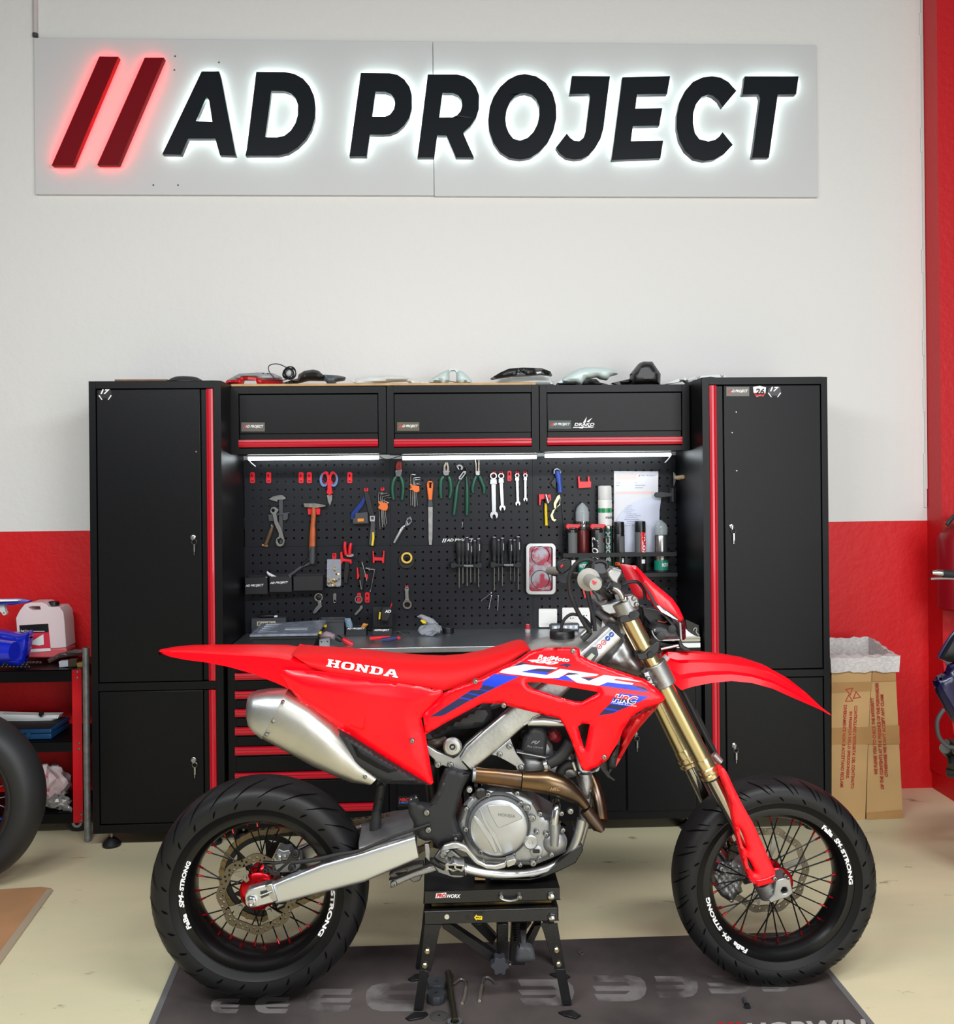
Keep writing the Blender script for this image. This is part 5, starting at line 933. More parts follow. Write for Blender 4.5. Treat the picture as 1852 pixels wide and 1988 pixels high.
for xx in (xp-.0, x0+.06):
    c = Vector((xx, Yt+.05, .04)); o = obj('caster', MB().lathe(c-Vector((0, .012, 0)), (0, 1, 0), [(0, .034), (.002, .040), (.022, .040), (.024, .034)], 26), RUB, T); obj('wheel_ring', MB().ringlathe(c-Vector((0, .0135, 0)), (0, 1, 0), [(0, .012), (0, .022), (.002, .022), (.002, .012)], 24), LGR, o); obj('fork', MB().box(c.x-.012, c.x+.03, c.y+.014, c.y+.02, .04, zb_), STL, o); obj('brake_lever', MB().tube([c+Vector((-.01, -.01, .045)), c+Vector((-.06, -.02, .03))], .006), STL, o)
T = thing('galvanised_post', 'grey galvanised steel tube standing against the left tall cabinet', 'post'); c = P(171, 1634, 4.0); c = PF(170.5, 1633, 0); zt_ = P(170, 1258, c.y).z; obj('tube', MB().cyl((c.x, c.y, .001), (c.x-.004, c.y+.01, zt_), .0138, n=18), mat('galvanised', (150, 152, 150), .5, .6, var=.3, vscale=40), T); obj('end_plug', MB().cyl((c.x-.004, c.y+.01, zt_), (c.x-.004, c.y+.01, zt_+.002), .010, n=18), DGR, T)
# jerrycan
ZS0 = zz[0][0]-.001
def shelfY(px, py, z): return PF(px, py, z)
T = thing('jerrycan', 'translucent white jerrycan with black cap, pink liquid and red label', 'jerrycan'); Yj = 4.24
out = kL((160,935),(195,870),(250,795),(300,785),(420,783),(470,800),(500,830),(598,828),(640,880),(650,960),(680,1290),(660,1330),(480,1395),(330,1370),(200,1300),(175,1150),(160,970))
bod = kL((160,940),(195,870),(250,800),(300,785),(425,783),(465,798),(498,832),(600,828),(640,880),(652,960),(672,1240),(560,1248),(300,1246),(182,1242),(165,1000))
JM = mat('milky_plastic', (226, 206, 208), .35); 
obj('can_body', MB().prism([bod, kL((278,832),(320,822),(405,822),(412,858),(330,862),(300,850))], Yj, .11), JM, T, .008)
obj('liquid', MB().prism(kL((182,1243),(300,1247),(560,1249),(672,1241),(680,1290),(655,1330),(640,1345),(200,1345),(185,1290)), Yj, .11), mat('pink_liquid', (206, 92, 98), .3), T, .008)
c = P(*kL((546, 825))[0], Yj+.05); obj('cap', MB().lathe(c, (.02, 0, 1), [(-.004, .023), (.010, .024), (.022, .022), (.024, .018)], 24), BLK2, T)
lb = obj('label_sheet', MB().prism(kL((196,1015),(488,998),(515,1275),(225,1292)), Yj-.003, .002), mat('label_red', (206, 40, 66), .5), T); m = MB().prism(kL((196,1015),(488,998),(494,1085),(204,1095)), Yj-.0036, .001); obj('label_top', m, BLK2, lb); obj('label_picture', MB().prism(kL((318,1180),(380,1140),(440,1105),(445,1210),(400,1220),(330,1210)), Yj-.0038, .001), FW, lb); m = MB(); e_ = kL((212,1082),(300,1060)); ptext(m, 'Red Coat', e_[0][0], e_[1][0], e_[0][1], e_[1][1], Yj-.0042); e_ = kL((310,1078),(452,1072)); m.add([P(a, b, Yj-.0042) for a, b in ((e_[0][0], e_[0][1]), (e_[1][0], e_[0][1]), (e_[1][0], e_[1][1]), (e_[0][0], e_[1][1]))], [(0, 1, 2, 3)])
e_ = kL((455,1110),(495,1110),(500,1220),(462,1222)); obj('lettering', m, PRINT, lb); obj('label_foot', MB().prism(kL((225,1262),(512,1246),(515,1275),(226,1292)), Yj-.0036, .001), FW, lb)
BLF = mat('blue_fairing', (18, 34, 176), .25, coat=.4)
one('fairing', MB().panel(kL((-60,1062),(0,1066),(100,1085),(200,1100),(298,1068),(310,1090),(295,1240),(245,1400),(220,1455),(150,1440),(60,1425),(-60,1425)), Yt+.05, .03, lambda x, y, d: .03*sqrt(min(1, d/10)), 5), BLF, 'bright blue fairing lying on the trolley in front of the jerrycan', 'fairing')
T = thing('chain', 'black drive chain piled on the trolley under the blue fairing', 'chain'); m = MB()
for i in range(34):
    q = kL((20+(i*13) % 400, 1440-(i % 3)*22 if i < 22 else 1395))[0]; c = P(q[0], q[1], Yt+.03+.01*(i % 3)); c.z = max(c.z, ZS0+.007); m.ball(c, .008, .005, .0065, 8, 5)
o = obj('chain_links', m, mat('oily_steel', (70, 68, 66), .3, .8), T); o['kind'] = 'stuff'
for k_, (q, mt, l) in enumerate(((kL((595,1390),(688,1382),(692,1440),(602,1450)), mat('pale_grey_metal', (176, 182, 188), .4), 'small pale metal block on the trolley'), (kL((690,1362),(775,1358),(780,1430),(695,1438)), mat('black_brass', (60, 50, 36), .4), 'small dark brass block on the trolley'), (kL((775,1368),(855,1362),(858,1405),(785,1408)), mat('gold_foil', (206, 170, 96), .3, .6), 'golden wrapped block at the right end of the trolley'))):
    z_ = P(*q[2], Yt+.05).z; m = MB().prism(q, Yt+.05, .03); dz = ZS0+.001-min(v.z for v in m.v); m.v = [v+Vector((0, 0, dz)) for v in m.v]; one('metal_block', m, mt, l, 'block', 'small parts at the right end of the trolley top', .001)
m = MB().panel(kL((480,1395),(600,1330),(760,1290),(850,1295),(850,1345),(700,1360),(600,1380),(500,1430)), Yt+.14, .006, lambda x, y, d: .01*min(1, d/6)+random.uniform(0, .003), 5); dz = ZS0+.004-min(v.z for v in m.v); m.v = [v+Vector((0, 0, dz)) for v in m.v]; one('crumpled_foil', m, mat('grey_foil', (112, 92, 90), .3, .5), 'crumpled dark foil lying behind the small blocks on the trolley', 'foil')
# mid shelf
Z1_ = zz[1][0]; q = kM((-60,330),(540,330),(660,345)); xa = P(-20, 1430, Yt+.05).x; xb = P(103, 1430, Yt+.05).x
T = thing('tool_case', 'flat blue metal case with a dark lid on the middle trolley shelf', 'case'); obj('case_bottom', MB().box(xa, xb, Yt+.03, Yt+.24, Z1_+.001, Z1_+.024), mat('teal_blue_metal', (20, 72, 116), .4), T, .004); obj('case_lid', MB().box(xa-.001, xb+.001, Yt+.029, Yt+.241, Z1_+.0255, Z1_+.045), mat('teal_blue_metal', (20, 72, 116), .4), T, .005); obj('latch', MB().box(P(46, 1430, Yt).x, P(54, 1430, Yt).x, Yt+.024, Yt+.029, Z1_+.012, Z1_+.034), mat('dark_teal', (20, 70, 110), .35), T, .001); obj('top_mat', MB().box(xa+.01, xb-.01, Yt+.04, Yt+.23, Z1_+.0455, Z1_+.047), BLKM, T)
T = thing('fairing', 'white plastic fairing with a small black knob lying on the blue case', 'fairing'); zf = Z1_+.048
m = MB().panel(kM((-60,243),(0,245),(400,255),(602,252),(585,290),(555,328),(300,334),(-60,342)), Yt+.17, .05, bul(.012, 8), 6); m.v = [Vector((v.x, v.y, max(v.z, zf))) for v in m.v]; obj('panel', m, FW, T)
c = P(*kM((418, 245))[0], Yt+.155); obj('knob', MB().lathe(c+Vector((0, 0, 0)), (.3, -.5, .6), [(-.004, .010), (.008, .011), (.016, .006)], 14), BLK2, T)
# bottom shelf bags
Z2_ = zz[2][0]
T = thing('cloth_bag', 'crumpled whitish flower-patterned bag on the bottom trolley shelf', 'bag'); c = P(92, 1535, Yt+.12); random.seed(9)
m = MB().ball((c.x, c.y, Z2_+.085), .095, .08, .082, 26, 16); m.v = [Vector((v.x+.010*sin(v.z*90+v.x*60)+random.uniform(-.003, .003), v.y+.01*sin(v.x*110), max(Z2_+.001, v.z+.010*sin(v.x*70+v.y*90)))) for v in m.v]
obj('bag_body', m, mat('flower_cloth', (206, 190, 188), .7, col2=(176, 150, 150), vscale=16, bump=.5, bscale=30, dist=.01), T, angle=25); m = MB()
for i in range(10): a_ = random.uniform(-1.0, .9); b_ = random.uniform(-.5, .8); d = Vector((sin(a_)*cos(b_), -cos(a_)*cos(b_), sin(b_))); m.lathe(Vector((c.x, c.y, Z2_+.085))+Vector((d.x*.097, d.y*.083, d.z*.085)), d, [(0, .009), (.002, .007)], 5)
o = obj('flower_print', m, mat('pink_flower', (190, 90, 100), .7), T)
T = thing('plastic_bag', 'silvery crumpled plastic bag in front of the flower-patterned bag', 'bag'); c = P(113, 1572, Yt+.05); m = MB().ball((c.x, c.y, Z2_+.028), .055, .035, .028, 20, 12); m.v = [Vector((v.x+random.uniform(-.005, .005), v.y+random.uniform(-.004, .004), max(Z2_+.001, v.z+random.uniform(-.006, .006)))) for v in m.v]; obj('bag_body', m, mat('silver_film', (170, 168, 164), .22, .5), T, angle=15); obj('bag_flap', MB().panel(kM((600,1150),(690,1165),(735,1200),(730,1228),(640,1225)), Yt+.02, .004, bul(.006, 5), 4), mat('silver_film', (170, 168, 164), .22, .5), T, angle=15)
# ---------------- cardboard sheet on the floor at the left ----------------
pts = [PF(*q) for q in ((-70, 1733), (80, 1724), (100, 1727), (-30, 1905), (-90, 1905))]
def slab(pts, t, z0=.0006): m = MB(); n = len(pts); m.add([Vector((p.x, p.y, z0)) for p in pts]+[Vector((p.x, p.y, z0+t)) for p in pts], [list(range(n)), [i+n for i in range(n)]]+[(i, (i+1) % n, (i+1) % n+n, i+n) for i in range(n)]); return m
T = thing('cardboard_sheet', 'brown cardboard sheet with a pale taped edge lying on the floor at the left', 'cardboard'); obj('sheet', slab(pts, .004), mat('cardboard_floor', (186, 138, 96), .8, var=.12, vscale=5), T)
obj('tape_edge', slab([PF(*q) for q in ((92, 1728), (103, 1730), (-24, 1907), (-42, 1907))], .001, .0048), mat('pale_tape', (176, 158, 136), .5), T)
# ================= RIGHT CORNER =================
kK = lambda *p: C(1580, 1000, 3.107, p)
CARD = mat('cardboard', (198, 160, 108), .8, var=.08, vscale=6, bump=.1, bscale=80); CARD2 = mat('cardboard_tape', (182, 138, 86), .35, var=.1, vscale=8); CRED = mat('carton_red_print', (176, 44, 34), .7)
T = thing('cardboard_box', 'tall narrow cardboard carton with red printing standing by the red wall', 'box'); Yk = PF(1690, 1590).y
a, b, c, d = [P(x, y, Yk) for x, y in ((1615, 1296), (1738, 1296), (1753, 1590), (1613, 1590))]
m = MB(); t = .004; D_ = .24; xl, xr0, xr1, zt_ = a.x, b.x, c.x, a.z
def slabq(m, p0, p1, z0, z1, dx): pass
m.add([(xl, Yk, .001), (xl+.002, Yk, zt_), (xl+.002, Yk+D_, zt_), (xl, Yk+D_, .001), (xl+.005, Yk, .001), (xl+.007, Yk, zt_), (xl+.007, Yk+D_, zt_), (xl+.005, Yk+D_, .001)], [(0, 1, 2, 3), (7, 6, 5, 4), (0, 4, 5, 1), (2, 6, 7, 3), (1, 5, 6, 2)])
m.add([(xr1, Yk, .001), (xr0, Yk, zt_), (xr0, Yk+D_, zt_), (xr1, Yk+D_, .001), (xr1-.005, Yk, .001), (xr0-.005, Yk, zt_), (xr0-.005, Yk+D_, zt_), (xr1-.005, Yk+D_, .001)], [(0, 1, 2, 3), (7, 6, 5, 4), (0, 4, 5, 1), (2, 6, 7, 3), (1, 5, 6, 2)])
m.add([(xl, Yk+D_, .001), (xl, Yk+D_, zt_), (xr0, Yk+D_, zt_), (xr1, Yk+D_, .001), (xl, Yk+D_+t, .001), (xl, Yk+D_+t, zt_), (xr0, Yk+D_+t, zt_), (xr1, Yk+D_+t, .001)], [(0, 1, 2, 3), (7, 6, 5, 4), (1, 5, 6, 2)])
obj('box_body', m, CARD, T)
pl = MB().prism(kK((107,940),(350,915),(340,1100),(322,1500),(310,1838),(107,1835)), Yk-.004, .005); obj('front_flap', pl, CARD, T, .001)
pr = MB().prism(kK((350,915),(492,905),(510,1300),(538,1835),(316,1835),(324,1500),(342,1100)), Yk-.0005, .004); obj('front_flap', pr, CARD, T, .001)
obj('seam_shade_strip', MB().prism(kK((318,1600),(324,1600),(319,1836),(312,1836)), Yk+.002, .002), mat('seam_shade_brown', (60, 40, 24), .9), T)  # dark brown strip painted in for the shade along the flap seam
for q in (kK((107,1285),(515,1270),(518,1380),(107,1385)), kK((107,1010),(350,1005),(348,1060),(107,1075)), kK((318,1800),(537,1780),(538,1834),(318,1834)), kK((355,940),(490,925),(494,1000),(352,1005))): obj('packing_tape', MB().prism(q, Yk-.0052, .0008), CARD2, T)
def ctext(m, s, x0, y0, x1, y1, h, down):
    # text runs from (x0,y0) to (x1,y1); letter tops point to +x when running down (rotated clockwise), to -x when up
    o = (x0, y0); r = (x1, y1); u = (x0+h, y0) if down else (x0-h, y0); text(m, s, o, r, u, lambda x, y: P(*C(1580, 1000, 3.107, [(x, y)])[0], Yk-.0056), bold=.03)
m = MB(); ctext(m, "CONTROLLARE L'INTEGRITA' DEL CONTENUTO", 244, 1150, 222, 1650, 20, True); ctext(m, 'IN PRESENZA DELLO SPEDIZIONIERE,', 212, 1185, 192, 1590, 20, True); ctext(m, 'DIVERSAMENTE NON SI ACCETTANO RECLAMI', 180, 1145, 158, 1642, 20, True)
ctext(m, 'WE PLEASE YOU TO CHECK THE INTEGRITY', 386, 1565, 362, 1100, 20, False); ctext(m, 'OF THE CONTENTS AT THE PRESENCE OF THE FORWARDER', 424, 1652, 390, 1010, 20, False); ctext(m, "OTHERWISE WE CAN'T ACCEPT ANY CLAIM", 448, 1578, 420, 1082, 20, False)
obj('lettering', m, CRED, T); m = MB()
for q in ((215, 1060), (258, 1090), (212, 1110)):
    e_ = C(1580, 1000, 3.107, [q])[0]
    m.prism([disc(e_[0], e_[1], 9.5, 3, a0=q[0]), disc(e_[0], e_[1], 6.4, 3, a0=q[0])], Yk-.0055, .0003)
obj('recycling_mark', m, CRED, T)
T = thing('bubble_wrap', 'crumpled white bubble wrap lining the open top of the carton', 'bubble wrap'); random.seed(4); n = 48; R = [[], [], [], []]
xa, xb, ya, yb2 = xl+.0, xr0, Yk, Yk+D_
for i in range(n):
    u = i/n*4; k_ = int(u); f = u-k_; p = [(xa+(xb-xa)*f, ya), (xb, ya+(yb2-ya)*f), (xb-(xb-xa)*f, yb2), (xa, yb2-(yb2-ya)*f)][k_]
    cx, cy = (xa+xb)/2, (ya+yb2)/2; j = lambda s: random.uniform(-s, s)
    for r_, (sc_, z_) in enumerate(((1.06, zt_-.018), (1.09, zt_+.045), (.93, zt_+.052), (.92, zt_-.03))): R[r_].append(Vector((cx+(p[0]-cx)*sc_+j(.003), cy+(p[1]-cy)*sc_+j(.003)-(.008 if r_ < 2 else 0), z_+j(.005)+(.035*(p[1]-ya)/D_ if r_ in (1, 2) else 0))))
obj('wrap_sheet', MB().rings(R, cap=False), mat('bubble_film', (228, 222, 220), .3, bump=.8, bscale=120, dist=.004, alpha=.95, var=.18, vscale=60), T, angle=60)
# fire extinguisher
T = thing('fire_extinguisher', 'dark red fire extinguisher hanging on the red pier at the right edge', 'fire extinguisher'); Ye = 4.19; c = P(1868, 1100, Ye); zt_ = P(1868, 1026, Ye).z; zb_ = P(1868, 1183, Ye).z; r = .105
obj('cylinder', MB().lathe((c.x, Ye, zb_), (0, 0, 1), [(0, r*.9), (.008, r), (.02, r*.985), (zt_-zb_-.05, r), (zt_-zb_-.02, r*.85), (zt_-zb_, r*.4)], 40), mat('extinguisher_red', (140, 14, 28), .3), T)
obj('bracket', MB().box(c.x-.03, c.x+.05, Ye+.09, 4.30, zt_-.04, zt_+.03), mat('rusty_bracket', (176, 60, 50), .5), T); obj('hose', MB().ptube([(1838,1019),(1850,1004),(1866,995),(1880,1000)], Ye-.08, .009), BLK2, T); obj('valve', MB().lathe((c.x, Ye, zt_-.005), (0, 0, 1), [(0, .03), (.05, .03), (.06, .015)], 16), BLK2, T)
for y0_, y1_, x_ in ((1063, 1079, 1843), (1080, 1125, 1842), (1126, 1149, 1840)):
    a_ = P(x_, y0_, Ye-.09); zA, zB = P(1850, y0_, Ye-.1).z, P(1850, y1_, Ye-.1).z; m = MB(); n = 8
    Rr = [[(c.x-sin(radians(34-i*6))*(r+.0008), Ye-cos(radians(34-i*6))*(r+.0008), z) for z in (zB, zA)] for i in range(n+1)]
    m.add([p for q in Rr for p in q], [(2*i, 2*i+2, 2*i+3, 2*i+1) for i in range(n)]); obj('label_plate', m, mat('grey_white_label', (200, 206, 212), .5, col2=(140, 146, 156), vscale=50, vlo=.3, vhi=.5), T)
# neighbouring motorcycle at the right edge
T = thing('motorcycle', 'dark blue motorcycle cut off by the right edge of the picture', 'motorcycle'); Yr = 3.3
obj('bar_end', MB().ptube([(1809,1112),(1826,1112),(1832,1113)], Yr, [.006, .0125, .0115], 14, 2), CHR, T); obj('grip', MB().ptube([(1830,1113),(1870,1116),(1920,1119)], Yr, .0135, 14, 2), BLKM, T); obj('lever', MB().ptube([(1806,1123.5),(1840,1123),(1900,1126)], Yr-.04, [.0045, .004, .004], 10, 2), CHR, T)
kR = lambda *p: C(1780, 980, 3.82, p); NAVY = mat('navy_fairing', (10, 8, 58), .3, coat=.2)
obj('front_cowl', MB().panel(kR((158,1135),(200,1060),(275,955),(420,900),(420,1180),(275,1170),(230,1165)), Yr+.1, .008, bul(.03, 14), 8), BLKM, T); obj('cowl_edge', MB().ptube(kR((158,1135),(200,1058),(275,950),(400,860)), Yr+.09, .006), NAVY, T); obj('side_fairing', MB().panel(kR((125,1310),(150,1275),(215,1240),(235,1190),(275,1170),(420,1150),(420,1700),(300,1620),(275,1620),(215,1520),(150,1400)), Yr+.05, .008, bul(.04, 16), 8), NAVY, T); obj('grey_cowl', MB().panel(kR((160,1140),(230,1165),(300,1180),(300,1240),(235,1235),(215,1165)), Yr+.07, .006, bul(.01, 8), 6), mat('grey_cowl', (92, 88, 100), .4), T)
obj('hose', MB().ptube(kR((200,1515),(155,1590),(150,1660),(170,1730),(230,1790),(300,1800)), Yr, .007), DGR, T); m = MB(); random.seed(11)
for i in range(14): q = kR((random.uniform(225, 340), random.uniform(1770, 1990)))[0]; c = P(q[0], q[1], Yr+.1); m.cyl(c, c+Vector((random.uniform(-.05, .05), -.05, random.uniform(-.05, .05))), random.uniform(.008, .025), n=10)
obj('engine_parts', m, mat('dark_casting', (58, 56, 52), .4, .8), T); 
c = P(1905, 1440, Yr+.15); Rw = .31; cz = Rw; obj('tire', MB().ringlathe((c.x+.20, Yr+.1, cz), (0, 1, 0), [(-.05, Rw-.07), (-.055, Rw-.03), (-.03, Rw-.006), (0, Rw), (.03, Rw-.006), (.055, Rw-.03), (.05, Rw-.07)], 60), RUB, T)
o = obj('rim', MB().ringlathe((c.x+.20, Yr+.1, Rw), (0, 1, 0), [(-.045, Rw-.06), (-.045, Rw-.085), (-.02, Rw-.095), (.02, Rw-.095), (.045, Rw-.085), (.045, Rw-.06)], 60), BLK2, T); wc = Vector((c.x+.20, Yr+.1, Rw))
for i in range(5):
    a_ = 2*pi*i/5; u = Vector((cos(a_), 0, sin(a_))); obj('wheel_spoke', MB().tube([wc+u*.03, wc+u*(Rw-.09)], [.022, .013], 10), BLK2, o)
for y_ in (-.09, .09): obj('fork_tube', MB().tube([wc+Vector((-.0, y_, 0)), wc+Vector((.17, y_, .42)), wc+Vector((.27, y_, .68))], [.026, .024, .026], 14), DGR, T)
obj('fuel_tank', MB().ball(wc+Vector((.62, 0, .62)), .30, .14, .13, 24, 14), NAVY, T); obj('engine_block', MB().box(wc.x+.42, wc.x+.85, wc.y-.13, wc.y+.13, .22, .62), mat('dark_casting', (58, 56, 52), .4, .8), T, .04, seg=4); obj('seat', MB().ball(wc+Vector((1.1, 0, .56)), .34, .12, .07, 24, 12), BLKM, T)
# neighbouring motorcycle at the left edge: rear wheel and tail
TIRE2 = mat('tire_rubber', (36, 37, 39), .55, bump=.15, bscale=150, var=.2, vscale=6)
T = thing('motorcycle', 'blue motorcycle cut off by the left edge, only its wheel and tail tip showing', 'motorcycle'); Yl = 3.6
cL = PF(-91, 1728, 0); cL = Vector((P(-91, 1600, Yl).x, Yl, 0)); Rw = .333
obj('tire', MB().ringlathe((cL.x, Yl, Rw), (0, 1, 0), [(-.055, Rw-.105), (-.072, Rw-.085), (-.080, Rw-.055), (-.070, Rw-.03), (-.045, Rw-.010), (0, Rw), (.045, Rw-.010), (.070, Rw-.03), (.080, Rw-.055), (.072, Rw-.085), (.055, Rw-.105)], 96), TIRE2, T, angle=60)
o = obj('rim', MB().ringlathe((cL.x, Yl, Rw), (0, 1, 0), [(-.06, Rw-.09), (-.062, Rw-.105), (-.045, Rw-.115), (-.035, Rw-.128), (.035, Rw-.128), (.045, Rw-.115), (.062, Rw-.105), (.06, Rw-.09)], 72), BLK2, T)
for i in range(28):
    a_ = 2*pi*i/28; s = 1 if i % 2 else -1; p0 = Vector((cL.x+cos(a_)*(Rw-.128), Yl, Rw+sin(a_)*(Rw-.128))); b_ = a_+(.5 if (i//2) % 2 else -.5); p1 = Vector((cL.x+cos(b_)*.035, Yl+.03*s, Rw+sin(b_)*.035)); m = MB().cyl(p0, p1, .0018, n=6); m.mi = 1; m.cyl(p0, p0+(p1-p0)*.1, .0036, n=8); obj('spoke', m, [STL, mat('blue_nipple', (30, 60, 170), .3, .7)], o)
obj('hub', MB().lathe((cL.x, Yl-.06, Rw), (0, 1, 0), [(0, .03), (.02, .045), (.03, .03), (.09, .03), (.1, .045), (.12, .03)], 30), mat('red_anodised', (190, 20, 30), .25, .7), T)
obj('tail', MB().pairs([((-60,1160),(-60,1176),3.55,.06), ((0,1163),(0,1175),3.55,.05), ((35,1162),(35,1173),3.55,.04), ((58,1166),(58,1168.5),3.55,.02)], 2.4), BLF, T); obj('tail_top', MB().pairs([((-60,1160),(-60,1165),3.50,.02), ((0,1163.5),(0,1168),3.50,.02), ((38,1163.5),(38,1166.5),3.51,.015)], 2.4), FW, T); obj('bracket', MB().prism([kL((-60,812),(40,812),(50,870),(62,890),(55,912),(30,915),(15,890),(0,875),(-60,870)), disc(*kL((37,890))[0], 1.8, 10)], 3.52, .02), LGR, T, .001)
w0 = Vector((cL.x, Yl, Rw))
for y_ in (-.10, .10): obj('swingarm', MB().tube([w0+Vector((0, y_, 0)), w0+Vector((-.30, y_, .05)), w0+Vector((-.55, y_, .12))], [.020, .026, .03], 12), ALU, T)
obj('side_panel', MB().ball(w0+Vector((-.42, 0, .50)), .30, .12, .15, 24, 12), BLF, T); obj('rear_fender', MB().tube([w0+Vector((.25, -.05, .545)), w0+Vector((-.05, 0, .555)), w0+Vector((-.40, 0, .60))], [.035, .06, .08], 14, True, 3), BLF, T); obj('seat', MB().ball(w0+Vector((-.62, 0, .64)), .45, .10, .055, 24, 12), BLKM, T); obj('engine_block', MB().box(w0.x-.95, w0.x-.58, Yl-.12, Yl+.12, .24, .58), mat('dark_casting', (58, 56, 52), .4, .8), T, .04, seg=4)
for y_ in (-.10, .10): obj('fork_tube', MB().tube([w0+Vector((-1.46, y_, 0)), w0+Vector((-1.15, y_, .72))], .025, 14), STL, T)
wf = w0+Vector((-1.46, 0, 0)); obj('front_tire', MB().ringlathe(wf, (0, 1, 0), [(-.05, Rw-.09), (-.062, Rw-.05), (-.045, Rw-.015), (0, Rw), (.045, Rw-.015), (.062, Rw-.05), (.05, Rw-.09)], 64), TIRE2, T, angle=60)
# ================= FLOOR MAT AND SMALL THINGS =================
T = thing('floor_mat', 'dark grey-brown printed rubber mat lying under the motorcycle', 'mat')
q = [PF(*p) for p in ((348, 1851), (1551, 1811), (1810, 2128), (231, 2128))]
obj('mat_sheet', slab(q, .003), mat('mat_carpet', (84, 76, 74), .85, col2=(46, 41, 40), vscale=2.6, vlo=.32, vhi=.6, bump=.4, bscale=500, dist=.001), T)
def edge(a, b, w_): d = (b-a).normalized(); n_ = Vector((-d.y, d.x, 0))*w_; return slab([a, b, b+n_, a+n_], .0006, .0037)

for e_ in (edge(q[0], q[3], .018), edge(q[2], q[1], .018)): obj('mat_border', e_, mat('mat_edge', (104, 104, 104), .7), T)
def esym(cx, cy, w_, h, flip):
    s = -1 if flip else 1; L = []
    o = [(.5, -.5), (-.2, -.5), (-.38, -.42), (-.47, -.25), (-.5, 0), (-.47, .25), (-.38, .42), (-.2, .5), (.38, .5), (.46, .22), (-.12, .22), (-.2, .10), (.42, .10), (.5, -.10), (-.2, -.10), (-.12, -.24), (.44, -.24)]
    return [(cx+s*a*w_, cy+b*h) for a, b in o]
SYM = mat('mat_symbol', (112, 108, 106), .85, col2=(62, 56, 54), vscale=7, vlo=.38, vhi=.55)
for cx, cy, w_, h, fl, k_ in ((405,393,145,72,0,0),(640,390,175,80,0,0),(925,365,235,115,0,0),(1240,350,270,140,0,0),(440,258,230,110,1,1),(680,252,185,90,1,1),(900,242,185,76,1,1),(1095,252,120,40,1,1),(130,275,240,110,1,1)):
    L = C(280, 1800, 2.572, esym(cx, cy, w_, h, fl)) if k_ == 0 else C(1000, 1800, 2.174, esym(cx, cy, w_, h, fl))
    tri = tessellate_polygon([[Vector((x, y, 0)) for x, y in L]]); m = MB(); pts = [PF(x, y, .0038) for x, y in L]; m.add(pts, [list(t_) for t_ in tri]); obj('symbol', m, SYM, T)
m = MB(); text(m, 'HORWIN', (1452, 2014), (1682, 2006), (1450, 1986), lambda x, y: PF(x, y, .0039), bold=.04); obj('lettering', m, mat('mat_white', (170, 166, 160), .8), T)
m = MB()
for x in (1390, 1408, 1424): m.add([PF(a, b, .0039) for a, b in ((x, 2004), (x+11, 2004), (x+16, 1984), (x+5, 1984))], [(0, 1, 2, 3)])
obj('red_bars', m, mat('mat_red', (150, 30, 34), .8), T)
kN = lambda *p: C(780, 1680, 5.144, p); MZ = .0036
def flatdisc(cx, cy, rpx, h, mt, label, name, cat, z0=MZ, hole=True, scal=0):
    c = PF(*kN((cx, cy))[0], z0); r = M(rpx/5.144, c.y*1.02); T = thing(name, label, cat); n = 40
    rr = [r*(1+scal*cos(10*2*pi*i/n)) for i in range(n)]; m = MB(); R = [[c+Vector((cos(2*pi*i/n)*q_*k_, sin(2*pi*i/n)*q_*k_, z)) for i, q_ in enumerate(rr)] for k_, z in ((.96, 0), (1, h*.2), (1, h*.8), (.95, h))]; m.rings(R); obj('disc', m, mt, T); 
    if hole: obj('centre_hole', MB().lathe(c+Vector((0, 0, h)), (0, 0, 1), [(-.001, r*.14), (.0004, r*.14)], 14), BLK2, T)
    return c.z+h
NY = mat('grey_nylon', (50, 52, 56), .45); WS = mat('washer_zinc', (120, 120, 116), .4, .8)
flatdisc(357, 1172, 84, .003, WS, 'thin steel washer half under the upper black puck on the mat', 'washer', 'washer'); flatdisc(345, 1232, 88, .022, NY, 'upper black notched puck beside the steel bar on the mat', 'plastic_puck', 'puck', MZ+.0032, True, .03); flatdisc(343, 1355, 92, .024, NY, 'lower black notched puck on the mat by the left stand foot', 'plastic_puck', 'puck', MZ, True, .03); flatdisc(372, 1508, 90, .003, WS, 'big steel washer lying at the bottom edge of the picture', 'washer', 'washer')
def ontube(pts, r, z=None): return MB().tube([PF(*kN(p)[0], (MZ+r if z is None else z)) for p in pts], r, 12, True, 4)
T = thing('combination_wrench', 'long greenish steel spanner lying on the mat with a ring end', 'spanner'); obj('shaft', ontube([(462,1070),(475,1160),(492,1300),(515,1430),(533,1555)], .0095), mat('greenish_steel', (92, 92, 76), .35, .9), T); c = PF(*kN((530, 1592))[0], MZ); obj('ring_end', MB().ringlathe(c, (0, 0, 1), [(0, .012), (0, .021), (.010, .021), (.010, .012)], 26), CHR, T)
for L, d in (([(515,1195),(570,1145),(610,1140),(640,1165),(642,1220),(628,1300),(602,1378)], 'left bent steel hook lying on the mat under the stand'), ([(935,1182),(890,1135),(850,1118),(815,1135),(802,1200),(788,1280),(775,1352)], 'right bent steel hook lying on the mat under the stand')):
    T = thing('steel_hook', d, 'hook', 'bent steel hooks on the mat'); obj('rod', ontube(L[:5], .0042), STL, T); obj('threaded_end', ontube(L[4:], .0048), mat('bright_thread', (214, 206, 190), .3, .9, bump=1., bscale=400), T)
T = thing('bolt', 'small dark bolt lying on the mat near the front wheel', 'bolt'); a, b = PF(1444, 1938, MZ+.006), PF(1450, 1952, MZ+.006); obj('shank', MB().cyl(a, b, .005, n=12), DGR, T); obj('bolt_head', MB().cyl(b, b+(b-a).normalized()*.008, .009, n=6), BLK2, T)
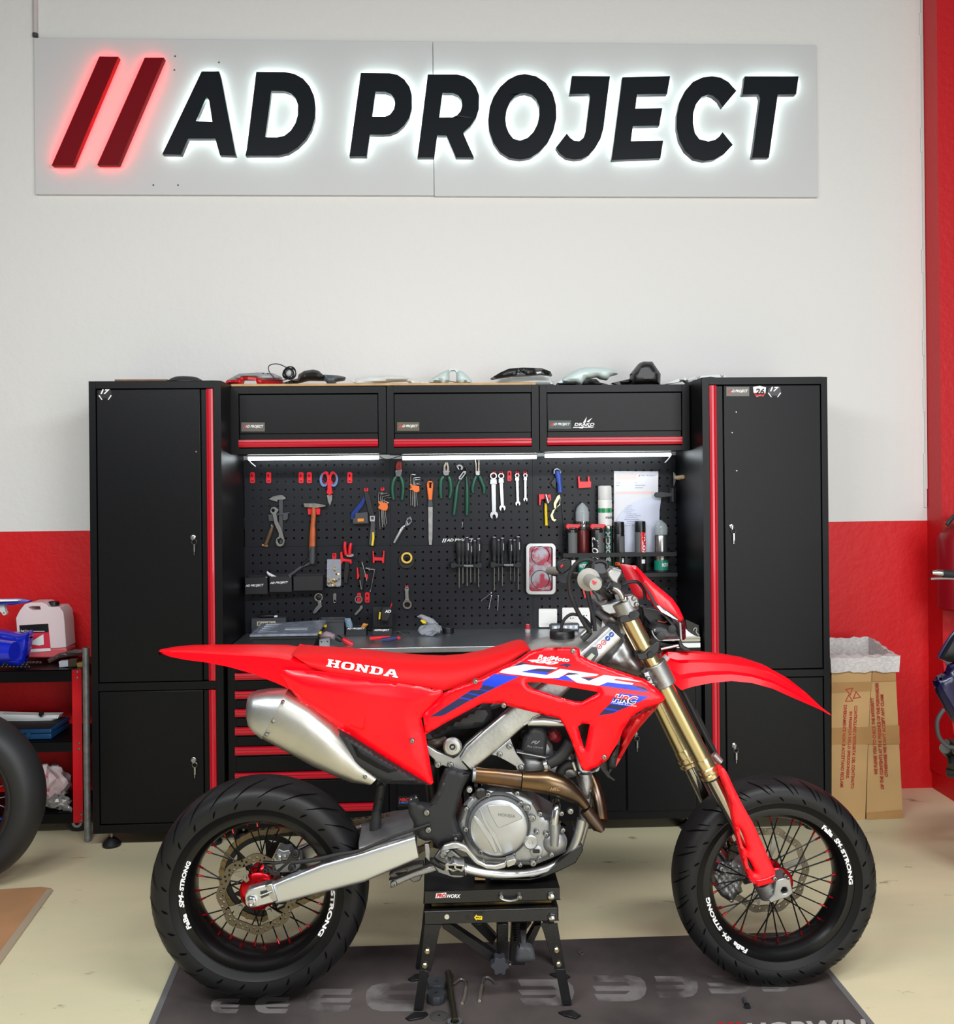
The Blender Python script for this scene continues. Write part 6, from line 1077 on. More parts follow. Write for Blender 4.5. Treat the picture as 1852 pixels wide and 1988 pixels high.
c = PF(1129, 1851, MZ); one('nut', MB().ringlathe(c, (0, 0, 1), [(0, .006), (0, .011), (.004, .011), (.004, .006)], 12), WS, 'small ring nut lying on the mat right of the stand', 'nut')
# ================= LIFT STAND =================
T = thing('lift_stand', 'black steel scissor lift stand holding up the red motorcycle', 'stand'); SK = mat('stand_black', (22, 22, 24), .35, bump=.2, bscale=200, var=.3, vscale=12); BRS = mat('worn_brass', (120, 100, 50), .35, .6, col2=(40, 36, 26), vscale=14)
Ya = 2.67; z1 = P(950, 1727.5, Ya).z; z0 = P(950, 1750.5, Ya).z; xa, xb = P(823, 1740, Ya).x, P(1087, 1740, Ya).x; D = .24
m = MB().box(xa, xb, Ya, Ya+.004, z0, z1); m.box(xa, xb, Ya, Ya+D, z1-.004, z1); m.box(xa, xa+.004, Ya, Ya+D, z0, z1); m.box(xb-.004, xb, Ya, Ya+D, z0, z1); m.box(xa, xb, Ya+D-.004, Ya+D, z0, z1); top = obj('top_plate', m, SK, T, .002)
STZ = z1
z3, z2 = P(950, 1767.5, Ya).z, P(950, 1792, Ya).z
m = MB(); m.box(xa, xb-.004, Ya+.004, Ya+.008, z2, z3); m.box(xa, xb-.004, Ya+.004, Ya+.06, z3-.004, z3); m.box(xa, xa+.004, Ya+.004, Ya+D, z2, z3); m.box(xb-.008, xb-.004, Ya+.004, Ya+D, z2, z3); m.box(xa, xb-.004, Ya+D-.004, Ya+D, z2, z3); fr = obj('lower_frame', m, SK, T, .002)
m = MB().box(xa+.02, xb-.02, Ya+.03, Ya+D-.03, z3+.001, z3+.010); m.box(xa+.012, xb-.012, Ya+.035, Ya+D-.04, z3+.010, z0-.001); obj('scissor_core', m, BRS, T, .002)
kN = lambda *p: C(780, 1680, 5.144, p)
for s, up, lo, ft in ((0, [(225,590),(405,590),(378,650),(290,1062),(180,1048),(215,700)], [(185,1040),(272,1060),(215,1500),(120,1490)], [(36,1540),(120,1482),(245,1478),(264,1498),(212,1535),(80,1560)]), (1, [(1380,580),(1555,580),(1635,1040),(1530,1052),(1410,650)], [(1535,1040),(1635,1035),(1700,1480),(1605,1475)], [(1562,1482),(1610,1470),(1700,1458),(1788,1512),(1740,1540),(1622,1512)])):
    for q in range(2):
        dy = q*(D-.035); sh = lambda L: L
        m = MB().prism(kN(*up), Ya+.006, .004); m.v = [v+Vector((0, dy, 0)) for v in m.v]; lg = obj('leg', m, SK, T, .0015)
        m = MB().prism(kN(*lo), Ya+.002, .02); zmin = min(v.z for v in m.v); m.v = [Vector((v.x, v.y+dy+(.02 if q else -.0), (.0085 if v.z < zmin+.02 else v.z))) for v in m.v]; obj('lower_tube', m, SK, lg, .001)
        pts = [PF(*c_, .0037) for c_ in kN(*ft)]; m = MB(); n = len(pts); m.add([Vector((p.x, p.y+dy, .0037)) for p in pts]+[Vector((p.x, p.y+dy, .009)) for p in pts], [list(range(n)), [i+n for i in range(n)]]+[(i, (i+1) % n, (i+1) % n+n, i+n) for i in range(n)]); obj('foot_pad', m, SK, lg, .001)
        if q == 0:
            for c_ in ([(255,860),(230,1003)] if s == 0 else [(1545,848),(1567,990)]): obj('bolt', MB().lathe(P(*kN(c_)[0], Ya+.002), (0, -1, 0), [(-.004, .008), (.002, .008), (.005, .005)], 14), mat('brass_bolt', (210, 200, 160), .25, 1.), lg)
            obj('hole', MB().lathe(P(*kN((270,720) if s == 0 else (1517,708))[0], Ya+.0055), (0, -1, 0), [(-.001, .005), (.0004, .005)], 12), FEETR, lg)
for L, dy in (([(400,590),(490,590),(950,900),(930,1000),(410,630)], .05), ([(690,585),(820,580),(950,720),(905,800)], .16), ([(1330,600),(1400,585),(1290,830),(1230,780)], .05), ([(1250,575),(1300,575),(1120,800),(1080,780)], .16)): obj('strut', MB().prism(kN(*L), Ya+dy, .03), SK, T, .002)
obj('column', MB().prism(kN((955,578),(1065,578),(1060,940),(955,940)), Ya+.08, .05), SK, T, .003); obj('column', MB().prism(kN((1100,578),(1240,578),(1232,1000),(1080,1000)), Ya+.12, .04), SK, T, .003); obj('rack_gear', MB().prism(kN(*[(x, y) for i in range(7) for x, y in ((1120, 580+i*26), (1146, 586+i*26), (1146, 596+i*26), (1120, 603+i*26))], (1165,760), (1165,580)), Ya+.09, .012), SK, T)
obj('lift_arm', MB().pairs([(a, b, Ya+y, .008) for a, b, y in (((*kN((1175,580))[0],), (*kN((1250,580))[0],), .05), ((*kN((1182,700))[0],), (*kN((1245,700))[0],), .02), ((*kN((1190,800))[0],), (*kN((1245,800))[0],), .0))], 3), SK, T, .001)
obj('foot_pedal', MB().panel(kN((1140,950),(1152,850),(1180,808),(1240,795),(1300,818),(1325,870),(1338,940),(1305,968),(1165,965)), Ya-.01, .02, bul(.008, 6), 4), mat('worn_rubber', (64, 66, 70), .55, bump=.4, bscale=200), T)
obj('star_knob', MB().prism([(kN((980,1010))[0][0]+(15.5+2.4*cos(6*a_))*cos(a_)*.98, kN((980,1010))[0][1]+(16+2.4*cos(6*a_))*sin(a_)) for a_ in [2*pi*i/60 for i in range(60)]], Ya+.01, .03), mat('star_knob', (52, 54, 60), .5), T, .003)
for c_, r, pr in (((1490,305), .0125, top), ((1495,520), .0125, fr), ((1078,975), .006, T)): obj('bolt', MB().lathe(P(*kN(c_)[0], Ya+(0 if pr is top else .004 if pr is fr else .11)), (0, -1, 0), [(0, r), (.004, r), (.010, r*.7), (.012, r*.3)], 6 if pr is fr else 18), mat('bright_bolt', (200, 200, 196), .25, 1.), pr)
o = obj('handle', MB().ptube(kN((990,300),(985,325),(1020,345),(1080,355),(1145,345),(1175,325),(1172,300)), Ya-.012, .0035, 10, 4), STL, T)
for c_ in ((990,302),(1172,302)): obj('handle_nut', MB().lathe(P(*kN(c_)[0], Ya), (0, -1, 0), [(0, .0095), (.003, .009), (.012, .006)], 16), STL, o)
s_ = obj('sticker', MB().prism(kN((345,280),(445,272),(440,322),(335,328)), Ya-.0006, .0005), PRINT, top); m = MB(); e_ = kN((345,322),(440,282)); ptext(m, 'PRO', e_[0][0], e_[1][0], e_[0][1], e_[1][1], Ya-.0012, shear=.3, bold=.06); m.mi = 1; e_ = kN((448,326),(588,288)); ptext(m, 'WORX', e_[0][0], e_[1][0], e_[0][1], e_[1][1], Ya-.0012, shear=.3, bold=.03); obj('lettering', m, [REDPR, PRINT], s_)
s_ = obj('sticker', MB().prism(kN((722,478),(812,478),(808,562),(715,562)), Ya+.0034, .0005), BLK2, fr); o = obj('arrow', MB().prism(kN((722,520),(748,490),(748,505),(803,508),(802,545),(746,540),(746,552)), Ya+.0028, .0005), YEL, s_); m = MB(); e_ = kN((740,530),(795,512)); ptext(m, 'MAX', e_[0][0], e_[1][0], e_[0][1], e_[1][1], Ya+.0022); obj('lettering', m, BLK2, s_)
for c_, mt in (((450,515), mat('hole_lit_tone', (186, 182, 160), .6)), ((658,520), FEETR)): obj('hole', MB().lathe(P(*kN(c_)[0], Ya+.0036), (0, -1, 0), [(-.001, .0068), (.0003, .0068)], 16), mt, fr)  # pale disc: light in the left hole is put into its colour
one('wood_shim', MB().prism(kN((728,118),(835,118),(835,148),(728,148)), Ya+.05, .05), WOOD, 'small block of wood between the stand top and the engine guard', 'wood block', None, .001)
# ================= MOTORCYCLE =================
B = thing('motorcycle', 'red and white supermoto motorcycle standing on the black lift stand', 'motorcycle')
RED = mat('bike_red_plastic', (255, 0, 22), .3, coat=.12, spec=.3); REDD = mat('bike_red_matt', (222, 10, 18), .6, spec=.25, bump=.25, bscale=500, dist=.0005)
TIR = mat('tyre_rubber', (20, 20, 22), .5, spec=.35, bump=.12, bscale=160, var=.18, vscale=7); SWM = mat('sidewall_rubber', (9, 9, 10), .45, spec=.3); TIRG = mat('tyre_groove', (1, 1, 2), .9, spec=.1); RIMM = mat('rim_black', (14, 14, 15), .28, .3); SPK = mat('spoke_black', (24, 24, 26), .3, .6); NIP = mat('red_nipple', (150, 8, 20), .3, .6); HUBR = mat('red_anodised_hub', (205, 14, 26), .2, .75)
DISCM = mat('brake_disc_steel', (112, 104, 92), .35, 1.); GOLD = mat('gold_anodised', (206, 190, 146), .27, 1.); CAST = mat('grey_casting', (146, 148, 150), .45, .9, bump=.2, bscale=150, var=.15, vscale=30, dist=.001)
TI = mat('heat_tinted_titanium', (128, 104, 76), .32, 1., col2=(92, 78, 66), vscale=9, vlo=.3, vhi=.6); TIP = mat('heat_tinted_pipe', (118, 88, 60), .3, 1., col2=(84, 74, 66), vscale=14)
bolt = lambda px, py, Y, r, pr, mt=None, n=18, nm='bolt': obj(nm, MB().lathe(P(px, py, Y), (0, -1, 0), [(-.006, r*.9), (.002, r*.9), (.005, r*.7), (.0055, r*.42), (.001, r*.38)], n), mt or SCREWM, pr)
kW = lambda *p: C(280, 1500, 4.026, p); k6 = lambda *p: C(420, 1640, 7.717, p); kX = lambda *p: C(1290, 1480, 4.307, p); kQ = lambda *p: C(1360, 1600, 8.418, p)
k7 = lambda *p: C(300, 1230, 3.307, p); k8 = lambda *p: C(820, 1230, 3.704, p); k9 = lambda *p: C(960, 1260, 5.7875, p); kV = lambda *p: C(740, 1480, 4.026, p); kT = lambda *p: C(1120, 1080, 6.173, p); kU = lambda *p: C(1200, 1380, 4.026, p); kS = lambda *p: C(660, 1440, 7.717, p); kZ = lambda *p: C(820, 1370, 5.144, p); kY = lambda *p: C(1040, 1080, 9.26, p); kO = lambda *p: C(1030, 1070, 5.005, p)
def wheel(cx, cy, R, hw, side, texts, spin, groove, gl):
    c = P(cx, cy, YB); nm = side
    q = (R-.226)
    prof = [(hw*.80, .222), (hw*.90, .240), (hw*.97, .2425), (hw, .226+q*.40), (hw*.985, .226+q*.56), (hw*.90, .226+q*.74), (hw*.70, .226+q*.89), (hw*.40, R-.003), (0, R)]
    full = [(-a, b) for a, b in prof]+[(a, b) for a, b in prof[-2::-1]]
    full = full[:2]+[(-x.x, x.y) if False else (x.x, x.y) for x in spline([Vector((a, b)) for a, b in full[2:-2]], 3)]+full[-2:]
    tire = obj(nm+'_tire', MB().ringlathe(c, (0, 1, 0), full, 112), TIR, B, angle=50)
    for sg in (-1, 1): obj('sidewall', MB().ringlathe(c, (0, 1, 0), [(sg*a, b) for a, b in ((hw*.80, .2235), (hw*.905, .2405), (hw*.975, .2435), (hw*.99, .2425), (hw*.93, .236), (hw*.84, .2235))], 112), SWM, tire, angle=40)
    # tread grooves as thin inlays following the crown
    SPF = spline([Vector((-a, b)) for a, b in prof[2:]], 4)
    def surf(t, ang):
        t = max(0, min(.999, t)); L = SPF; u = (1-t)*(len(L)-1); i = min(len(L)-2, int(u)); f = u-i
        a = L[i].x*(1-f)+L[i+1].x*f; b = L[i].y*(1-f)+L[i+1].y*f; 
        n_ = Vector((a, b-(.226+q*.25))).normalized(); a += n_.x*.0018; b += n_.y*.0018
        return Vector((c.x+cos(ang)*b, c.y+a, c.z+sin(ang)*b))
    m = MB(); N = groove
    for i in range(N):
        a0 = 2*pi*i/N
        for t0, t1, da, w_ in ((.08, .66, gl*spin, .020), (.76, .93, .05*spin, .026), (.30, .62, gl*.5*spin, .012)):
            if w_ == .012: a0_ = a0+pi/N
            else: a0_ = a0
            n = 7; L = []; Rr = []
            for k in range(n+1):
                f = k/n; ww = w_*sin(pi*(f*.85+.1)); L.append(surf(t0+(t1-t0)*f, a0_+da*f-ww/2)); Rr.append(surf(t0+(t1-t0)*f, a0_+da*f+ww/2))
            m.add(L+Rr, [(k, k+1, n+2+k, n+1+k) for k in range(n)])
    g_ = obj('tread_grooves', m, TIRG, tire); g_['kind'] = 'stuff'
    rw = hw*.78
    rp = [(-rw, .229), (-rw-.002, .222), (-rw-.001, .205), (-rw+.006, .200), (-rw+.014, .193), (-rw*.4, .186), (0, .184), (rw*.4, .186), (rw-.014, .193), (rw-.006, .200), (rw+.001, .205), (rw+.002, .222), (rw, .229)]
    rim = obj(nm+'_rim', MB().ringlathe(c, (0, 1, 0), rp, 96), RIMM, B, angle=40)
    for a0, a1, s, f0, f1 in texts:
        vs, fs = text_pts(s, .15 if '-' in s else 0, .045); m = MB(); m.add([(c.x+cos(radians(a0+(a1-a0)*u))*(f0+(f1-f0)*v), c.y-rw-.0028, c.z+sin(radians(a0+(a1-a0)*u))*(f0+(f1-f0)*v)) for u, v in vs], fs); obj('lettering', m, PRINT, rim)
    for i in range(32):
        a = 2*pi*(i+.3)/32; s = 1 if i % 2 else -1; off = (.62 if (i//2) % 2 else -.62); r0 = .0355+.004*(s < 0)
        p0 = Vector((c.x+cos(a)*.187, c.y+.010*s, c.z+sin(a)*.187)); b_ = a+off; p1 = Vector((c.x+cos(b_)*r0, c.y+.036*s, c.z+sin(b_)*r0)); d = (p1-p0)
        m = MB().cyl(p0+d*.08, p1, .0021, n=6); m.mi = 1; m.cyl(p0, p0+d*.105, .0034, .0028, n=8); obj('spoke', m, [SPK, NIP], rim)
    return c
rc = wheel(508, 1716, .3095, .080, 'rear', ((176, 153, 'STRONG', .206, .218), (189, 177, 'SM-', .206, .220), (206, 194, 'FaBa', .205, .219), (14, 2, 'SM-', .206, .220), (1, -36, 'STRONG', .206, .218)), 1, 25, .30)
fc = wheel(1500, 1704, .2995, .064, 'front', ((28, -1, 'STRONG', .206, .218), (38, 29, 'SM-', .206, .220), (52, 41, 'FaBa', .205, .219), (216, 188, 'STRONG', .206, .218), (227, 218, 'SM-', .206, .220), (243, 230, 'FaBa', .205, .219)), -1, 24, .16)
def hub(c, nm, yf, rr):
    return obj(nm, MB().lathe(c+Vector((0, -yf, 0)), (0, 1, 0), [(0, .022), (.001, rr*.55), (.006, rr*.95), (.010, rr), (.014, rr*.9), (.020, rr*.5), (.03, .020), (yf, .018), (2*yf-.03, .020), (2*yf-.02, rr*.6), (2*yf-.012, rr*.9), (2*yf-.006, rr*.9), (2*yf, .02)], 40), HUBR, B, angle=50)
hub(rc, 'rear_hub', .058, .054); hub(fc, 'front_hub', .048, .047)
def wavy_disc(c, y, ro, ri, nlobe, nhole, nm, pr, mt=DISCM, amp=.004, rows=2):
    n = 96; cc = Vector((c.x, c.y+y, c.z)); m = MB(); out = [(ro+amp*cos(nlobe*2*pi*i/n), 2*pi*i/n) for i in range(n)]; inn = [(ri+amp*.6*cos(nlobe*2*pi*i/n), 2*pi*i/n) for i in range(n)]
    L = [[Vector((cc.x+r*cos(a), cc.z+r*sin(a), 0)) for r, a in out], [Vector((cc.x+r*cos(a), cc.z+r*sin(a), 0)) for r, a in inn]]
    for i in range(nhole):
        for k in range(rows):
            a = 2*pi*(i+.5*k)/nhole; r = ri+(ro-ri)*(.33+.34*k) if rows == 2 else (ri+ro)/2+.003*cos(i*2.1); hr = .0036
            L.append([Vector((cc.x+r*cos(a)+hr*cos(2*pi*j/7), cc.z+r*sin(a)+hr*sin(2*pi*j/7), 0)) for j in range(7)])
    tri = tessellate_polygon(L); V = [v for l in L for v in l]; n0 = len(V); t = .004
    m.add([(v.x, cc.y-t/2, v.y) for v in V]+[(v.x, cc.y+t/2, v.y) for v in V], [list(f) for f in tri]+[[i+n0 for i in f] for f in tri])
    k = 0; S_ = []
    for l in L:
        S_ += [(k+i, k+(i+1) % len(l), k+(i+1) % len(l)+n0, k+i+n0) for i in range(len(l))]; k += len(l)
    m.f += [list(f) for f in S_]; m.m += [0]*len(S_)
    return obj(nm, m, mt, pr)
rd = wavy_disc(rc, -.066, .111, .088, 8, 30, 'rear_brake_disc', B); fd = wavy_disc(fc, .056, .128, .108, 10, 36, 'front_brake_disc', B, rows=1)
CAR = mat('disc_carrier', (150, 148, 142), .35, 1.)
def arms(c, y, r0, r1, n, pr, mt, w0=.012, a0=.3, bolts=True):
    for i in range(n):
        a = a0+2*pi*i/n; m = MB(); u = Vector((cos(a), 0, sin(a))); v = Vector((-sin(a), 0, cos(a))); cc = Vector((c.x, c.y+y, c.z))
        L = [cc+u*r1+v*w0*2.0, cc+u*(r0+.010)+v*w0*.7, cc+u*r0+v*w0*.5, cc+u*r0-v*w0*.5, cc+u*(r0+.010)-v*w0*.7, cc+u*r1-v*w0*2.0, cc+u*(r1-.012)]
        m.add(L+[p+Vector((0, .003, 0)) for p in L], [list(range(7)), [k+7 for k in range(7)]]+[(k, (k+1) % 7, (k+1) % 7+7, k+7) for k in range(7)]); o = obj('carrier_arm', m, mt, pr)
arms(rc, -.068, .045, .092, 4, rd, CAR, .011, .62); arms(fc, .055, .034, .112, 6, fd, CAR, .007, .2)
for i in range(4): a = .62+2*pi*i/4; obj('disc_bolt', MB().lathe(rc+Vector((cos(a)*.058, -.069, sin(a)*.058)), (0, -1, 0), [(0, .006), (.003, .005)], 14), SCREWM, rd)
sp = wavy_disc(rc, .062, .122, .104, 5, 1, 'rear_sprocket', B, BLK2, .001, 1); arms(rc, .062, .04, .108, 5, sp, BLK2, .012, .1)
# chain on the far side
CH = mat('chain_bronze', (142, 126, 98), .35, .9, bump=.5, bscale=200)
cs = P(905, 1590, YB+.062); m = MB(); pts = []
for i in range(17): a = pi/2+.15+(pi-.2)*i/16; pts.append(Vector((rc.x+cos(a)*.128, rc.y+.062, rc.z+sin(a)*.128)))
tp = Vector((cs.x, rc.y+.062, cs.z+.03)); bt = Vector((cs.x, rc.y+.062, cs.z-.03)); a, b = pts[0], pts[-1]
path = [tp.lerp(a, i/30) for i in range(30)]+pts+[b.lerp(bt, i/30) for i in range(1, 31)]
for i in range(len(path)-1):
    p, q = path[i], path[i+1]; d = (q-p).normalized(); n_ = Vector((-d.z, 0, d.x))*.0075
    for dy in (-.007, .005): m.add([p+n_+Vector((0, dy, 0)), q+n_+Vector((0, dy, 0)), q-n_+Vector((0, dy, 0)), p-n_+Vector((0, dy, 0)), p+n_+Vector((0, dy+.003, 0)), q+n_+Vector((0, dy+.003, 0)), q-n_+Vector((0, dy+.003, 0)), p-n_+Vector((0, dy+.003, 0))], [(0, 1, 2, 3), (7, 6, 5, 4), (0, 4, 5, 1), (2, 6, 7, 3)])
    m.cyl(p+Vector((0, -.009, 0)), p+Vector((0, .009, 0)), .0088, n=8)
o = obj('drive_chain', m, CH, B); o['kind'] = 'stuff'
# swingarm
SWA = mat('swingarm_aluminium', (214, 218, 222), .38, 1., bump=.12, bscale=60, rvar=.06, vscale=8)
for s, y in ((0, 2.672), (1, 2.885)):
    k = (lambda p: p) if s == 0 else (lambda p: (847+(p[0]-847)*2.672/2.885, 925+(p[1]-925)*2.672/2.885))
    secs = [(kW((985,868))[0], kW((1040,1012))[0]), (kW((1110,815))[0], kW((1130,995))[0]), (kW((1400,700))[0], kW((1420,920))[0]), (kW((1700,612))[0], kW((1720,845))[0]), ((805,1621), (813,1664))]
    sw = obj('swingarm', MB().pairs([(k(a), k(b), y, .017) for a, b in secs], 5.5, 24), SWA, B, angle=30)
    if s == 0:
        q = kW((788,950),(810,918),(900,890),(985,868),(1012,900),(1045,1010),(1000,1022),(900,1050),(850,1060),(805,1040),(785,990)); obj('axle_block', MB().prism(q, 2.652, .034), SWA, sw, .004); obj('adjuster_slot', MB().prism(kW((905,930),(975,915),(985,955),(915,985)), 2.650, .006), mat('dark_recess', (70, 72, 74), .4, .6), sw, .001)
        obj('weld_block', MB().prism(kW((940,885),(1000,868),(1045,1005),(1010,1015),(975,960)), 2.646, .03), ALP, sw, .003); c = kW((842,1003))[0]; obj('axle_nut', MB().lathe(P(*c, 2.652), (0, -1, 0), [(0, .017), (.004, .0165), (.005, .013), (.012, .0125), (.013, .009), (.006, .007)], 24), CHR, sw); obj('adjuster_bolt', MB().ptube(kW((905,965),(1000,930)), 2.644, .003), STL, sw)
obj('swingarm_bridge', MB().pairs([((700,1610),(712,1650),YB,.12), ((760,1596),(768,1640),YB,.12), ((805,1588),(810,1640),YB,.11)], 5), CAST, B, .003)
obj('chain_guard', MB().prism(kS((320,1250),(1050,1100),(1070,1130),(900,1180),(440,1290),(330,1320)), 2.83, .03), BLK2, B, .003)
obj('mud_flap', MB().panel(kS((555,610),(690,625),(660,800),(610,1100),(600,1330),(612,1460),(450,1480),(440,1250),(475,1060),(520,850)), 2.75, .05, bul(.008, 6), 5), RUB, B)
# rear caliper + hose
o = obj('rear_caliper', MB().prism(k6((870,160),(930,60),(1000,95),(1090,80),(1130,160),(1250,180),(1260,330),(1200,400),(1080,420),(900,420),(860,260)), 2.70, .05), CAST, B, .004)
obj('caliper_bracket', MB().prism([k6((690,255),(880,270),(1050,240),(1110,130),(1180,70),(1240,120),(1230,230),(1080,290),(960,400),(860,470),(800,440),(720,330)), k6((860,310),(1000,280),(1020,300),(900,400),(865,390)), k6((720,300),(835,305),(835,400))], 2.652, .012), BLK2, B, .003)
for q, r in (((1130,345), .012), ((1185,130), .013), ((735,385), .009)): bolt(*k6(q)[0], 2.65, r, o, BLK2)
for q in ((930,190), (1015,195)): obj('caliper_piston', MB().lathe(P(*k6(q)[0], 2.70), (0, -1, 0), [(0, .011), (.008, .010), (.010, .006)], 16), STL, o)
obj('brake_hose', MB().ptube(k6((1110,270),(1250,255),(1420,235),(1600,200),(1852,140))+[(700,1651),(760,1626),(800,1612),(835,1600)], 2.655, [.0055, .0065, .0045, .004], 10, 3), RUB, B)
# ---------------- rear fender, seat, side panel ----------------
def under(secs, mt, nm, ex=3.2, top=True):    # inverted-U shell: secs (px, ytop, ybot, halfwidth)
    m = MB(); R = []
    for px, yt, yb, hw in secs:
        Yn = YB-hw; zt = P(px, yt, YB).z; zb = P(px, yb, Yn).z; ze = P(px, yt, Yn).z-.012; x = P(px, (yt+yb)/2, Yn).x; ring = []
        ze = min(ze, zt-.004)
        for y, z in ((-hw, zb), (-hw, (zb+ze)/2), (-hw*.99, ze), (-hw*.9, ze+(zt-ze)*.75), (-hw*.6, zt), (0, zt+.001), (hw*.6, zt), (hw*.9, ze+(zt-ze)*.75), (hw*.99, ze), (hw, (zb+ze)/2), (hw, zb)): ring.append(Vector((x, YB+y, z)))
        ring += [Vector((x, YB+(p.y-YB)*.96, p.z-(.003 if 0 < i < 10 else 0))) for i, p in list(enumerate(ring))[::-1]]
        R.append(ring)
    return obj(nm, m.rings(R), mt, B, angle=32)
under([(308, 1261.5, 1264.5, .018), (330, 1258.5, 1275, .045), (360, 1257.5, 1281, .058), (400, 1258, 1286, .07), (445, 1259, 1295, .08), (490, 1260, 1308, .09), (536, 1262, 1326, .10), (563, 1266, 1339, .105), (600, 1275, 1336, .105), (640, 1290, 1330, .10)], RED, 'rear_fender')
sd = [(566, 1266, 1270, .085), (580, 1263, 1281, .105), (600, 1263, 1294, .112), (640, 1265, 1308, .115), (700, 1269, 1317, .115), (760, 1275, 1326, .112), (820, 1279, 1334, .108), (863, 1279.5, 1341, .105), (900, 1277, 1329, .10), (940, 1270, 1311, .095), (980, 1258, 1293, .088), (1004, 1250, 1277, .08), (1018, 1247.5, 1268, .072), (1028, 1254, 1262, .06)]
m = MB(); R = []
for px, yt, yb, hw in sd:
    Yn = YB-hw; zt = P(px, yt, YB-.02).z; zb = P(px, yb, Yn).z; x = P(px, (yt+yb)/2, Yn).x; h = zt-zb
    pr = [(-1, 0), (-1.02, .18), (-.98, .42), (-.86, .72), (-.62, .93), (-.3, 1), (0, 1.01)]; pr = pr+[(-a, b) for a, b in pr[-2::-1]]
    R.append([Vector((x, YB+a*hw, zb+h*b)) for a, b in pr])
seat = obj('seat', m.rings(R), REDD, B, angle=50)
def on_seat(px, py):
    for i in range(len(sd)-1):
        if sd[i][0] <= px <= sd[i+1][0]:
            f = (px-sd[i][0])/(sd[i+1][0]-sd[i][0]); yt, yb, hw = [sd[i][k]*(1-f)+sd[i+1][k]*f for k in (1, 2, 3)]; break
    v = (yb-py)/(yb-yt); pr = [(0, 1), (.18, 1.02), (.42, .98), (.72, .86), (.93, .62), (1, .3)]
    for (a, b), (c, d) in zip(pr, pr[1:]):
        if a <= v <= c: k = b+(d-b)*(v-a)/(c-a); break
    else: k = 1
    return P(px, py, YB-hw*k-.0015)
SL_ = {'H': (8, [(0,0),(3.4,0),(3.4,1.7),(2.7,1.7),(2.7,4.1),(5.3,4.1),(5.3,1.7),(4.6,1.7),(4.6,0),(8,0),(8,1.7),(7.3,1.7),(7.3,8.3),(8,8.3),(8,10),(4.6,10),(4.6,8.3),(5.3,8.3),(5.3,6),(2.7,6),(2.7,8.3),(3.4,8.3),(3.4,10),(0,10),(0,8.3),(.7,8.3),(.7,1.7),(0,1.7)], []),
 'O': (8, [(2.2,0),(5.8,0),(7.4,1),(8,3),(8,7),(7.4,9),(5.8,10),(2.2,10),(.6,9),(0,7),(0,3),(.6,1)], [(2.9,1.9),(2.2,3),(2.2,7),(2.9,8.1),(5.1,8.1),(5.8,7),(5.8,3),(5.1,1.9)]),
 'N': (8, [(0,0),(3.2,0),(3.2,1.7),(2.4,1.7),(2.4,6.4),(5.6,0),(7.4,0),(7.4,8.3),(8,8.3),(8,10),(5,10),(5,8.3),(5.7,8.3),(5.7,4),(2.8,10),(0,10),(0,8.3),(.7,8.3),(.7,1.7),(0,1.7)], []),
 'D': (8, [(0,0),(5.4,0),(7.4,1.2),(8,3.2),(8,6.8),(7.4,8.8),(5.4,10),(0,10),(0,8.3),(.8,8.3),(.8,1.7),(0,1.7)], [(3,1.8),(3,8.2),(4.8,8.2),(5.8,7),(5.8,3),(4.8,1.8)]),
 'A': (9, [(0,0),(3.2,0),(3.2,1.7),(2.6,1.7),(3,3),(5.8,3),(6.2,1.7),(5.6,1.7),(5.6,0),(9,0),(9,1.7),(8.3,1.7),(5.7,10),(2.9,10),(.7,1.7),(0,1.7)], [(3.5,4.7),(4.4,7.8),(5.3,4.7)])}
m = MB(); X = 0
for ch in 'HONDA':
    w_, L, Hh = SL_[ch]; ls = [[Vector((a, b, 0)) for a, b in L]]+([[Vector((a, b, 0)) for a, b in Hh]] if Hh else []); tri = tessellate_polygon(ls); V = [v for l in ls for v in l]
    m.add([on_seat(633+(v.x+X)/45.2*139+v.y*.42, 1293.5+(v.x+X)/45.2*22.5-v.y*1.42) for v in V], [list(t_) for t_ in tri]); X += w_+1.05
obj('seat_lettering', m, PRINT, seat)
sp_h = lambda x, y, d: .018*min(1, d/30)**.6+.012*max(0, min(1, (1420-y)/90))+.004*sin((x-600)/40.)*min(1, d/20)
side = obj('side_panel', MB().panel(k7((790,232),(900,236),(1035,240),(1350,288),(1660,332),(1850,365),(1852,392),(1712,545),(1740,655),(1770,840),(1790,955),(1780,968),(1755,972),(1700,940),(1500,820),(1160,605),(940,445),(865,352),(830,290)), YB-.115, .004, sp_h, 7), RED, B, angle=50)
bolt(*k7((1187,418))[0], YB-.137, .0085, side); bolt(*k7((1653,687))[0], YB-.133, .0085, side)
obj('panel_emboss', MB().ptube(k7((1040,262),(1220,330),(1330,375),(1350,420),(1345,600),(1320,620),(1250,600)), YB-.1375, .0012, 6, 3), RED, side)
